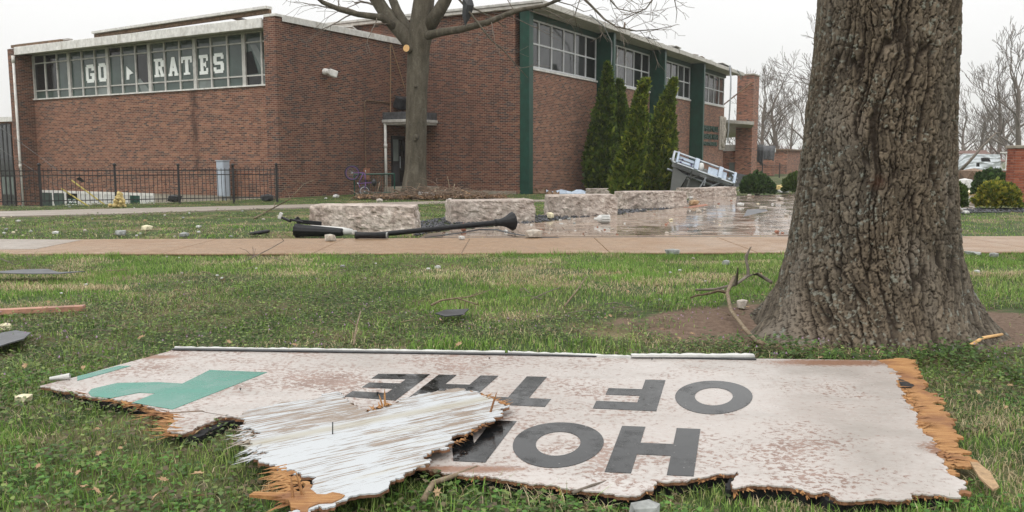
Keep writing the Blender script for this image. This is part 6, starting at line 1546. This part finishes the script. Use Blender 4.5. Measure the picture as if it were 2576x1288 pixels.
sheet('roof_shingle', [(-30, 845), (40, 836), (78, 840), (60, 858), (20, 870), (-30, 880)], .06, M['felt'], 'dark roof shingle in the weeds near the wooden board', 'shingle', seed=3)
sheet('roof_shingle', [(1095, 790), (1120, 780), (1180, 780), (1165, 792), (1120, 796)], .06, M['rubber'], 'dark shingle half buried in deadnettle under a twig', 'shingle', seed=4)
sheet('slate_piece', [(1870, 545), (1880, 527), (1925, 525), (1932, 530)], .034, M['felt'], 'dark flat slate on the wet plaza under white concrete', 'slate', warp=.0)
sheet('leaf_blade', [(2440, 1175), (2460, 1178), (2490, 1195), (2513, 1228), (2498, 1232), (2462, 1212)], .05, M['leaf_dead'], 'curved brown strip of bark beside the broken board end', 'bark strip', seed=6)
sheet('brown_scrap', [(1718, 522), (1745, 517), (1775, 513), (1782, 516), (1745, 522)], .036, M['rubble_red'], 'rusty flat scrap by the insulation lump', 'debris', warp=.0)
# twigs and branches on the lawn
def twig(name, pts, r0, r1, label, side=0, seed=1, mat=None, z=None, cat='branch', group=None):
    P3 = [AT(*p_[:2], p_[2]) if len(p_) == 3 else G(*p_) for p_ in pts]; b_ = P3[0].copy(); b_[2] = 0; n_ = len(P3)
    P3 = [np.array([p_[0] - b_[0], p_[1] - b_[1], (p_[2] if len(pt) == 3 else .03 + (z[i] if z else 0))]) for i, (p_, pt) in enumerate(zip(P3, pts))]
    r = random.Random(seed); root = empty(name, tuple(b_), 0, label, cat, group)
    mb = MB().tube(P3, [r0 + (r1 - r0) * i / (n_ - 1) for i in range(n_)], 7); mb.build('stem', mat or M['twig'], root, smooth=True)
    if side:
        mb = MB()
        for k in range(side):
            i = r.randrange(1, n_); d = np.array([r.uniform(-1, 1), r.uniform(-1, 1), r.uniform(0, 1.2)]); grow(mb, P3[i], d, r1 * 1.2, r.uniform(.10, .28) * min(r0 / .012, 1.3), 1, r, 0, .6, 5, 3, (1, 2), .7, 0, .0015)
        mb.build('side_shoots', mat or M['twig'], root, smooth=True, kind='stuff')
M['twig_pale'] = bark_mat('pale_branch_bark', (.13, .095, .06), (.22, .17, .115), (.30, .25, .18), 20, bump=.6)
twig('fallen_branch', [(1845, 735), (1828, 772), (1838, 805), (1875, 850), (1902, 880), (1918, 897)], .018, .015, 'knotted pale branch reaching from the oak to the signboard', 1, 2, M['twig_pale'], [.12, .10, .05, .03, .03, .06])
twig('fallen_branch', [(1750, 737), (1800, 735), (1850, 728), (1880, 715), (1905, 712), (1940, 722)], .012, .02, 'dark fallen branch behind the foot of the oak', 2, 3, None, [0, 0, .02, .06, .07, .02])
twig('fallen_twig', [(605, 668), (640, 657), (680, 650), (715, 640)], .008, .005, 'forked bare twig standing up at the pavement edge', 4, 4, None, [.0, .03, .10, .16])
twig('fallen_twig', [(1420, 778), (1450, 748), (1475, 722)], .009, .006, 'straight pale twig slanting among the purple flowers', 0, 5, M['twig_pale'], [0, .03, .08])
twig('fallen_twig', [(1335, 762), (1375, 748), (1410, 738)], .006, .004, 'dark thin twig beside the slanting pale one', 1, 6, None, [0, .02, .03])
twig('fallen_twig', [(1085, 782), (1110, 778), (1150, 772), (1200, 780)], .011, .006, 'mossy twig over the half-buried shingle', 1, 7, M['twig_pale'], [.02, .05, .05, .02])
twig('fallen_twig', [(890, 885), (898, 850), (908, 818)], .008, .006, 'weathered stick upright behind the signboard batten', 1, 8, M['twig_pale'], [.02, .06, .08])
twig('fallen_branch', [(1065, 1285), (1090, 1252), (1130, 1232), (1200, 1205)], .013, .008, 'grey branch under the near edge of the signboard', 0, 9, M['twig_pale'], [.01, .03, .02, .02])
twig('fallen_twig', [(1440, 1272), (1490, 1258), (1530, 1240)], .007, .004, 'small dark stick in the grass before the lettering', 0, 10, None, [.02, .03, .02])
twig('fallen_twig', [(0, 665), (40, 690), (75, 680)], .006, .004, 'thin twig over the grey metal strip', 2, 11, None, [.05, .08, .1])
twig('fallen_twig', [(2440, 880), (2470, 868), (2520, 858)], .016, .01, 'barkless pale root end on the bare earth', 0, 12, M['cut_wood'], [.0, .02, .02])
twig('fallen_branch', [(640, 552), (690, 528), (730, 500, 21.8), (765, 462, 21.9)], .02, .008, 'bare leaning branch in front of the iron fence end', 5, 13, M['twig_pale'], [0, .03, .1, .2])
rt_ = random.Random(91)
for i in range(34):
    px, py = rt_.uniform(100, 2450), rt_.uniform(655, 870)
    if not in_lawn(G(px, py)): continue
    dx, dy = rt_.uniform(-70, 70), rt_.uniform(-16, 16)
    twig('small_twig', [(px, py), (px + dx * .5, py + dy * .5 + rt_.uniform(-3, 3)), (px + dx, py + dy)], rt_.uniform(.003, .006), .002, 'thin dead twig lying in the lawn', 0, 900 + i, rt_.choice([None, M['twig_pale']]), [.01, .03, .02], 'twig', 'thin twigs on the lawn')
twig('broken_limb', [(2405, 440, 72), (2440, 405, 71), (2470, 370, 71), (2505, 335, 71)], .15, .06, 'snapped tree limb leaning across the crumpled house', 3, 14)
twig('broken_limb', [(2400, 425, 70), (2425, 440, 70), (2445, 456, 69), (2470, 458, 69)], .11, .05, 'dark broken limb on the ground before the crumpled house', 4, 15)
# ------------------------------------------------------------------ twisted steel unit torn from the roof
W0 = AT(1695, 385, 33.0); W1 = AT(1850, 440, 33.6)
wk = empty('steel_wreckage', (AT(1760, 470, 33.2)[0], 33.2, 0), 0, 'tilted galvanised steel rooftop unit torn open on its side', 'wreckage')
o0 = np.array([AT(1760, 470, 33.2)[0], 33.2, 0])
u = (AT(1850, 436, 33.0) - AT(1700, 382, 33.0)); Lu = np.linalg.norm(u); u /= Lu
v = AT(1690, 437, 32.4) - AT(1700, 382, 33.0); Hv = np.linalg.norm(v); v -= u * (u @ v); v /= np.linalg.norm(v)
w = np.cross(u, v); c0_ = AT(1700, 382, 33.0) - o0
T_ = lambda a, b, c=0.0: c0_ + u * a + v * (b * .58) + w * c
def fbar(a0, b0_, a1, b1, wd, th, name, mat, c=0.0, par=wk): MB().bar(T_(a0, b0_, c), T_(a1, b1, c), wd, th, up=tuple(w)).build(name, mat, par, bevel=.006)
HH = .88
fbar(-.05, 0, Lu, 0, .06, .06, 'rail', M['steel']); fbar(-.05, HH, Lu, HH, .07, .07, 'rail', M['steel']); fbar(-.05, 0, -.05, HH, .08, .12, 'rail', M['steel']); fbar(Lu, -.03, Lu, HH, .09, .12, 'rail', M['pale_panel'])
fbar(-.05, 0, Lu, 0, .07, .07, 'rail', M['steel'], .55); fbar(-.05, HH, Lu, HH, .07, .07, 'rail', M['steel'], .55)
for a_, wd in ((.12, .07), (.92, .17), (1.92, .15)): fbar(a_, -.02, a_, HH + .02, wd, .13, 'cross_bar', M['pale_panel'], -.02)
for a_, b_, aa, bb, mt in ((.18, .08, .84, .32, 'pale_panel'), (.18, .42, .84, .60, 'pale_panel'), (.18, .66, .84, .82, 'steel'), (1.45, .10, 1.85, .80, 'pale_panel'), (2.02, .08, 2.22, .80, 'pale_panel')):
    MB().obox(T_((a_ + aa) / 2, (b_ + bb) / 2, .1), (aa - a_, (bb - b_) * .58, .04), np.array([u, v, w]).T).build('inner_panel', M[mt], wk, bevel=.01)
MB().obox(T_(Lu / 2, HH / 2, .35), (Lu - .1, HH * .58 - .06, .03), np.array([u, v, w]).T).build('back_panel', M['grey_panel'], wk)
for a_, b_ in ((.35, .36), (.74, .50), (.3, .62), (.76, .72)): MB().lathe([(.005, -.01), (.045, 0), (.04, .015)], 10, T_(a_, b_, .06), np.array([u, v, -w]).T).build('dark_port', plain('indigo_port', (.03, .02, .08), .5), wk)
bm_ = MB(); bm_.lathe([(.02, -.16), (.10, -.1), (.13, .05), (.10, .17), (.02, .2)], 14, T_(1.12, .48, .05), np.array([u, w, -v]).T); bm_.build('white_drum', M['white_scrap'], wk, smooth=True)
rr = random.Random(5)
for i in range(8):
    MB().obox(T_(rr.uniform(2.3, 2.65), rr.uniform(.2, .8), rr.uniform(0, .15)), (rr.uniform(.1, .3), rr.uniform(.04, .12), .02), rot('Z', rr.uniform(0, 3)) @ rot('Y', rr.uniform(-1, 1))).build('loose_scrap', rr.choice([M['pale_panel'], M['steel'], M['white_scrap']]), wk)
def quadp(pts, Y, name, mat, th=.04):
    q = [AT(*p_, Y) - o0 for p_ in pts]; n = len(q); MB().raw(q + [p_ + (0, th, 0) for p_ in q], [tuple(range(n)), tuple(range(n, 2 * n))[::-1]] + [(i, n + i, n + (i + 1) % n, (i + 1) % n) for i in range(n)]).build(name, mat, wk)
Z6b = lambda pts: [(1661 + a_ * .1092, 357.8 + b_ * .1092) for a_, b_ in pts]
quadp(Z6b([(300, 560), (620, 780), (430, 1090), (230, 1120)]), 32.9, 'grey_cover', M['grey_panel'])
quadp(Z6b([(700, 640), (940, 720), (1060, 800), (860, 1080), (560, 1080), (480, 1080)]), 33.3, 'grey_cover', M['grey_panel'])
quadp(Z6b([(340, 570), (720, 660), (1700, 960), (1600, 1100), (480, 1100)]), 33.9, 'dark_hull', M['dark_void'])
for a_, b_ in (((730, 660), (600, 1090)), ((1060, 800), (880, 1090)), ((1390, 920), (1080, 1060)), ((600, 850), (900, 760)), ((1000, 1000), (1040, 880)), ((1250, 880), (1640, 985)), ((1500, 1000), (1420, 1085)), ((1540, 1010), (1600, 1090))):
    p_, q_ = [AT(*z, 33.0) - o0 for z in Z6b([a_, b_])]; MB().bar(p_, q_, .05, .05).build('strut', M['steel'] if a_[0] > 950 else M['grey_panel'], wk)
quadp(Z6b([(1700, 700), (2030, 760), (2000, 1010), (1660, 1030)]), 36.0, 'torn_sheet', M['felt'])
for i in range(7):
    p_, q_ = [AT(*z, 32.6) - o0 for z in Z6b([(1790 + i * 12, 1120 - i * 4), (1930 + i * 4, 1010 + i * 20)])]; MB().bar(p_, q_, .05, .02).build('bent_slat', M['white_scrap'], wk)

# low roofing scraps by the gym wall
def roof_scrap(px, py, l, h, mat, label, seed, dx=.0):
    q = G(px, py); o = MB().raw(*(lambda n: ([(l * (i / n - .5), .18 * math.sin(i * 1.9 + seed), h * (.4 + .6 * abs(math.sin(i * .9 + seed)))) for i in range(n + 1)] + [(l * (i / n - .5), -.22, .02) for i in range(n + 1)] + [(l * (i / n - .5), .45, .02) for i in range(n + 1)],
        [(i, n + 1 + i, n + 2 + i, i + 1) for i in range(n)] + [(i, i + 1, 2 * n + 3 + i, 2 * n + 2 + i) for i in range(n)]))(8)).build('roofing_scrap', mat); o.location = (q[0], q[1], 0); o.rotation_euler = (0, 0, dx); o.modifiers.new('s', 'SOLIDIFY').thickness = .02; tag(o, label, 'debris')
roof_scrap(1345, 487, .9, .22, M['wood_old'], 'crumpled brown roofing at the foot of the green corner fin', 1)
roof_scrap(1425, 488, 1.6, .18, M['pale_panel'], 'pale ribbed metal sheet below the gymnasium wall', 2)
roof_scrap(1390, 491, .5, .2, M['wood_old'], 'dark crumpled scrap against the pale metal sheet', 3)
q = G(1275, 486); ut = empty('utility_post', (q[0], q[1], 0), 0, 'short dark utility post on the lawn by the green fin', 'post'); MB().tube([(0, 0, 0), (0, 0, .35)], .025, 7).build('pipe', M['iron'], ut); MB().box(-.07, .07, -.05, .05, 0, .16).build('base', M['iron'], ut, bevel=.01)

# ------------------------------------------------------------------ brush pile at the maple
rr = random.Random(41); mb = MB(); cb = G(1075, 501)
for i in range(620):
    t = rr.gauss(0, 1); x = cb[0] + rr.uniform(-2.3, 2.6); y = cb[1] + rr.gauss(0, .35); hgt = .34 * math.exp(-((x - cb[0] - .3) / 1.9) ** 2)
    a_ = rr.uniform(0, 6.28); l = rr.uniform(.25, .9); z = abs(rr.gauss(0, .5)) * hgt + .03; e_ = rr.gauss(0, .22)
    p0_ = np.array([x, y, z]); d = np.array([math.cos(a_), math.sin(a_) * .6, e_]); m_ = p0_ + d * l * .5 + np.array([rr.gauss(0, .05), rr.gauss(0, .05), rr.uniform(0, .06)])
    r_ = rr.uniform(.006, .018); mb.tube([p0_, m_, p0_ + d * l + np.array([0, 0, max(-z, -.02)])], [r_, r_ * .8, r_ * .4], 4, cap=False)
tag(mb.build('brush_pile', plain('brush_twigs', (.18, .125, .09), .9, var=.3, sc=3)), 'tangled pile of brown twigs heaped round the maple', 'brush', kind='stuff')
x_ = np.random.default_rng(6); n = 900; px_ = cb[0] + x_.uniform(-2.4, 2.7, n); py_ = cb[1] + x_.normal(-.1, .3, n); s_ = x_.uniform(.03, .07, n); a_ = x_.uniform(0, 6.28, n)
V = np.stack([np.stack([px_ + s_ * np.cos(a_ + k * 1.57), py_ + s_ * np.sin(a_ + k * 1.57), .03 + x_.uniform(0, .14, n)], 1) for k in range(4)], 1).reshape(-1, 3)
tag(npmesh('brush_leaves', V, np.arange(n * 4).reshape(n, 4), M['foliage'], col=np.repeat(np.array([[.26, .16, .09]]) * x_.uniform(.5, 1.5, n)[:, None], 4, 0)), 'brown leaf litter under the brush pile', 'leaf litter', kind='stuff')
ZB = lambda x, y: (830.5 + x * .1612, 383.3 + y * .1612)
for i, (x, y, x2, y2, r_, lab) in enumerate([(1830, 375, 1860, 530, .018, 'upright pale stick in the brush pile'), (1860, 560, 1945, 490, .03, 'forked pale limb rising from the brush pile'), (700, 600, 775, 465, .02, 'short upright stick beside the white downspout'), (1200, 690, 1330, 660, .04, 'pale split log at the front of the brush pile'), (1280, 600, 1405, 480, .02, 'slim branch leaning on the maple trunk')]):
    p_, q_ = AT(*ZB(x, y), cb[1] - .1), AT(*ZB(x2, y2), cb[1] - .1); lo, hi = (p_, q_) if p_[2] < q_[2] else (q_, p_); lo = lo.copy(); lo[2] = max(.05, min(lo[2], .12)); o = MB().tube([(0, 0, lo[2]), tuple((lo + hi) / 2 - lo * np.array([1, 1, 0]) + (.03, 0, 0)), tuple(hi - lo * np.array([1, 1, 0]))], [r_, r_ * .9, r_ * .6], 6).build('stick', M['twig_pale'], smooth=True); o.location = (lo[0], lo[1], 0); tag(o, lab, 'stick')
for i, (x, y, l, mt, lab) in enumerate([(1505, 665, .55, 'white_scrap', 'white slab of foam in the brush pile'), (1680, 650, .45, 'foam_pale', 'cream foam slab leaning in the brush pile'), (2170, 660, .6, 'cut_wood', 'pale plank sticking out of the brush pile end')]):
    q = G(*ZB(x, y + 60)); o = MB().obox((0, 0, .16), (l, .22, .12 if i < 2 else .06), rot('Y', (.1, .35, .4)[i])).build('slab_scrap', M[mt], bevel=.015); o.location = (q[0], q[1], 0); tag(o, lab, 'debris')

# ------------------------------------------------------------------ bicycle standing on its wheel against the green rail
bq = G(914, 497.5); bk = empty('bicycle', (bq[0], bq[1], 0), 0, 'purple bicycle tipped on end with one wheel in the air', 'bicycle')
S = bq[1] / 2087. * 1.012
PB = lambda x, y, dy=0.0: np.array([(ZB(x, y)[0] - 914) * S, dy, (497.5 - ZB(x, y)[1]) * S])
M['purple'] = plain('purple_paint', (.13, .06, .20), .4, var=.1); M['rim'] = plain('bicycle_rim', (.55, .55, .60), .35, metal=.5, var=.05)
def wheel(c, r0, tilt, col_t, col_r, squash=.85):
    root = None; n, m = 40, 6
    def torus(rr_, tr):
        V = []
        for i in range(n):
            a_ = 2 * math.pi * i / n
            for j in range(m):
                b_ = 2 * math.pi * j / m; q = rr_ + tr * math.cos(b_); V.append(c + np.array([q * math.cos(a_) * math.cos(tilt), q * math.cos(a_) * math.sin(tilt) + tr * math.sin(b_), q * math.sin(a_)]))
        return MB().raw(V, [(i * m + j, ((i + 1) % n) * m + j, ((i + 1) % n) * m + (j + 1) % m, i * m + (j + 1) % m) for i in range(n) for j in range(m)])
    w_ = torus(r0, .024).build('wheel', M[col_t], bk, smooth=True); torus(r0 - .035, .014).build('rim', M[col_r], w_, smooth=True)
    sp = MB()
    for i in range(18):
        a_ = 2 * math.pi * i / 18; sp.tube([c, c + (r0 - .03) * np.array([math.cos(a_) * math.cos(tilt), math.cos(a_) * math.sin(tilt), math.sin(a_)])], .0025, 3, cap=False)
    sp.build('spokes', M['steel'], w_); MB().tube([c + (0, -.05, 0), c + (0, .05, 0)], .025, 8).build('hub', M['steel'], w_)
k_ = .1612 * S
wheel(PB(538, 612), 84 * k_, .45, 'rubber', 'rim'); wheel(PB(348, 328, .1), 112 * k_, .25, 'rubber', 'purple')
def bt(p_, q_, r_, mt, name): MB().tube([PB(*p_), PB(*q_)], r_, 7).build(name, M[mt], bk, smooth=True)
bt((348, 328, .1), (540, 325), .016, 'purple', 'chain_stay'); bt((525, 330), (450, 490), .018, 'purple', 'frame_tube'); bt((548, 330), (560, 470), .018, 'purple', 'frame_tube'); bt((450, 490), (660, 475), .016, 'purple', 'frame_tube')
bt((562, 285), (560, 330), .013, 'steel', 'seat_post'); bt((560, 460), (540, 612), .016, 'purple', 'fork'); bt((445, 490), (500, 612), .014, 'purple', 'fork'); bt((640, 478), (690, 480), .012, 'steel', 'stem')
MB().lathe([(.01, -.14), (.06, -.1), (.085, 0), (.06, .1), (.01, .14)], 10, PB(688, 480), rot('X', .2)).build('saddle', M['rubber'], bk, smooth=True)
bt((430, 480), (455, 500), .02, 'steel', 'crank')
# green rail in front of the entrance
gq = G(978, 493); rl = empty('green_railing', (gq[0], gq[1], 0), 0, 'low dark green pipe railing beside the school entrance', 'railing')
Sg = gq[1] / 2087. * 1.012; PR = lambda x, y: np.array([(ZB(x, y)[0] - 978) * Sg, 0, max(-.05, (493 - ZB(x, y)[1]) * Sg)])
for p_, q_ in (((390, 680), (390, 350)), ((1005, 650), (1005, 340)), ((390, 350), (1005, 340))): MB().tube([PR(*p_), PR(*q_)], .03, 8).build('pipe', M['green'], rl)
for i in range(1, 16): xx = 390 + i * 38; MB().tube([PR(xx, 640), PR(xx, 350)], .008, 5).build('baluster', M['green'], rl)
MB().tube([PR(390, 640), PR(1005, 625)], .02, 6).build('pipe', M['green'], rl)
# ------------------------------------------------------------------ electrical cabinet, guy wires, insulation on the fence
ce = onX(563, 470, FX - .45); cw_ = WLD(ce[0], ce[1], 0); gz = float(ground_z(cw_[0], cw_[1]))
cab = empty('electrical_cabinet', (cw_[0], cw_[1], gz), RZ + math.pi / 2 - .25, 'pale grey electrical cabinet on legs behind the iron fence', 'cabinet')
t0, b0z = onX(563, 405, FX - .45)[2] - gz, onX(563, 494, FX - .45)[2] - gz
M['cab'] = plain('cabinet_grey', (.40, .45, .52), .45, var=.05)
bd = MB().box(-.27, .27, -.13, .13, b0z, t0).build('body', M['cab'], cab, bevel=.012)
MB().box(-.25, .25, .131, .142, b0z + .03, t0 - .04).build('door', M['cab'], cab, bevel=.006); MB().box(.18, .21, .143, .16, (b0z + t0) / 2, (b0z + t0) / 2 + .12).build('handle', M['steel'], cab)
MB().box(-.29, .29, -.15, .16, t0 + .001, t0 + .03).build('lid', M['cab'], cab)
for x in (-.12, .1): MB().tube([(x, 0, -.1), (x, 0, b0z)], .04, 8).build('leg', M['steel'], cab)
def guy(name, p0_, p1_, t, label):
    b_ = np.array([p1_[0], p1_[1], 0]); r_ = empty(name, tuple(b_), 0, label, 'guy wire'); m_ = p0_ + (p1_ - p0_) * t
    MB().tube([p0_ - b_, p1_ - b_], .007, 5).build('wire', M['grey_panel'], r_); MB().tube([m_ - b_, p1_ - b_ - (p1_ - p0_) * .002], .022, 8).build('guard', M['yellow'], r_)
e1_ = AT(226, 521, 24.2); guy('guy_wire', AT(-260, 205, 23.4), e1_, .846, 'steel guy wire with thick yellow guard in front of the basement windows')
e2_ = AT(270, 520, 25.4); guy('guy_wire', AT(-230, 150, 25.0), e2_, .814, 'second guy wire with thin yellow guard, farther behind the fence')
q = G(302, 522); tf = empty('insulation_tuft', (q[0] + .05, q[1] - .12, 0), 0, 'tuft of yellow insulation caught on the fence post', 'debris')
r_ = np.random.default_rng(3); mb = MB()
for i in range(110):
    hz_ = r_.uniform(0, 1) ** 1.3; c = np.array([r_.normal(0, .06 * (1 - hz_) + .015), r_.normal(0, .07), .03 + hz_ * .38]); s_ = r_.uniform(.025, .065) * (1.1 - c[2]); mb.lathe([(s_ * .3, -s_), (s_, -s_ * .3), (s_ * .9, s_ * .4), (s_ * .2, s_)], 7, c + (0, 0, s_ * .3), rot('X', r_.uniform(0, 3)) @ rot('Z', r_.uniform(0, 3)))
mb.build('fluff', M['foam'], tf, smooth=True)
q = AT(240, 450, FENCE_A[1] + 1.9); cr_ = MB().raw([(-.12, 0, .02), (.05, .02, -.08), (.16, 0, -.07), (.02, -.03, .08), (0, .05, .0)], [(0, 1, 3), (1, 2, 3), (0, 3, 4), (3, 2, 4), (0, 4, 1), (1, 4, 2)])
# dark rag caught in the fence
o = cr_.build('black_rag', M['rubber']); rt = (q[0] - FENCE_A[0]) / (FENCE_B - FENCE_A)[0]; o.location = (q[0], FENCE_A[1] + (FENCE_B - FENCE_A)[1] * rt - .03, q[2]); tag(o, 'black rag snagged on the iron fence rail', 'rag')
for px, py, lab in ((455, 509, 'dark bag slumped at the third fence post'), (690, 506, 'dark bag at the fence end by the brick corner')):
    q = G(px, py); chunk('dark_bag', (q[0] - .2, q[1], 0), .22, px, M['rubber'], lab, 'bag', sq=(1.1, .6, .6))
# rag in the maple
q = MP(1166, 22, -1.75); o = MB().raw([tuple(p_) for p_ in ((-.06, 0, .45), (.22, .05, .5), (.34, 0, .1), (.22, .06, -.25), (.05, 0, -.55), (-.05, .04, -.2), (-.02, 0, .15), (.12, -.12, .1), (.1, .12, -.1))], [(0, 1, 7), (1, 2, 7), (2, 3, 7), (3, 4, 7), (4, 5, 7), (5, 6, 7), (6, 0, 7), (1, 0, 8), (2, 1, 8), (3, 2, 8), (4, 3, 8), (5, 4, 8), (6, 5, 8), (0, 6, 8)]).build('grey_rag', M['rubber']); mw = q + np.array(maple_root.location); o.location = tuple(mw); tag(o, 'dark grey rag hanging in the maple branches', 'rag')
# rubble before the street at the right
rr = random.Random(55)
for i, (px, py, s_, mt, sq, lab) in enumerate([(2425, 478, .55, 'white_scrap', (1, .6, .5), 'white crumpled sheet on the street verge'), (2440, 487, .6, 'foam_pale', (1.6, .6, .14), 'flat cream board on the street verge'), (2452, 492, .55, 'foam', (1.7, .6, .12), 'flat yellow board at the plaza edge by the yellow shrub'), (2415, 493, .4, 'foam_pale', (1.5, .6, .12), 'pale board at the plaza edge past the oak'), (2448, 462, .9, 'wood_old', (1.3, .7, .5), 'heap of brown rubble before the crumpled house'), (2428, 455, .9, 'rubble_red', (1.2, .7, .4), 'reddish rubble before the crumpled house'), (1965, 478, .5, 'foam', (1.5, .7, .3), 'tan debris heap beyond the round dark shrub'), (1970, 486, .3, 'white_scrap', (1, .6, .3), 'white scrap beyond the round dark shrub')]):
    q = G(px, py); chunk('debris_heap', (q[0], q[1], 0), s_, 700 + i, M[mt], lab, 'debris', sq=sq)
# ------------------------------------------------------------------ damp air
hz = MB().box(-1300, 1300, -200, 1700, -4, 40).build('haze', None); hz['kind'] = 'stuff'; hz['label'] = 'thin damp grey haze over the whole place'
hm = bpy.data.materials.new('damp_air'); hm.use_nodes = True; t = hm.node_tree; t.nodes.clear(); ou = t.nodes.new('ShaderNodeOutputMaterial'); vo = t.nodes.new('ShaderNodeVolumePrincipled')
vo.inputs['Color'].default_value = (.95, .95, .95, 1); vo.inputs['Density'].default_value = .0005; t.links.new(vo.outputs[0], ou.inputs['Volume']); hz.data.materials.append(hm)
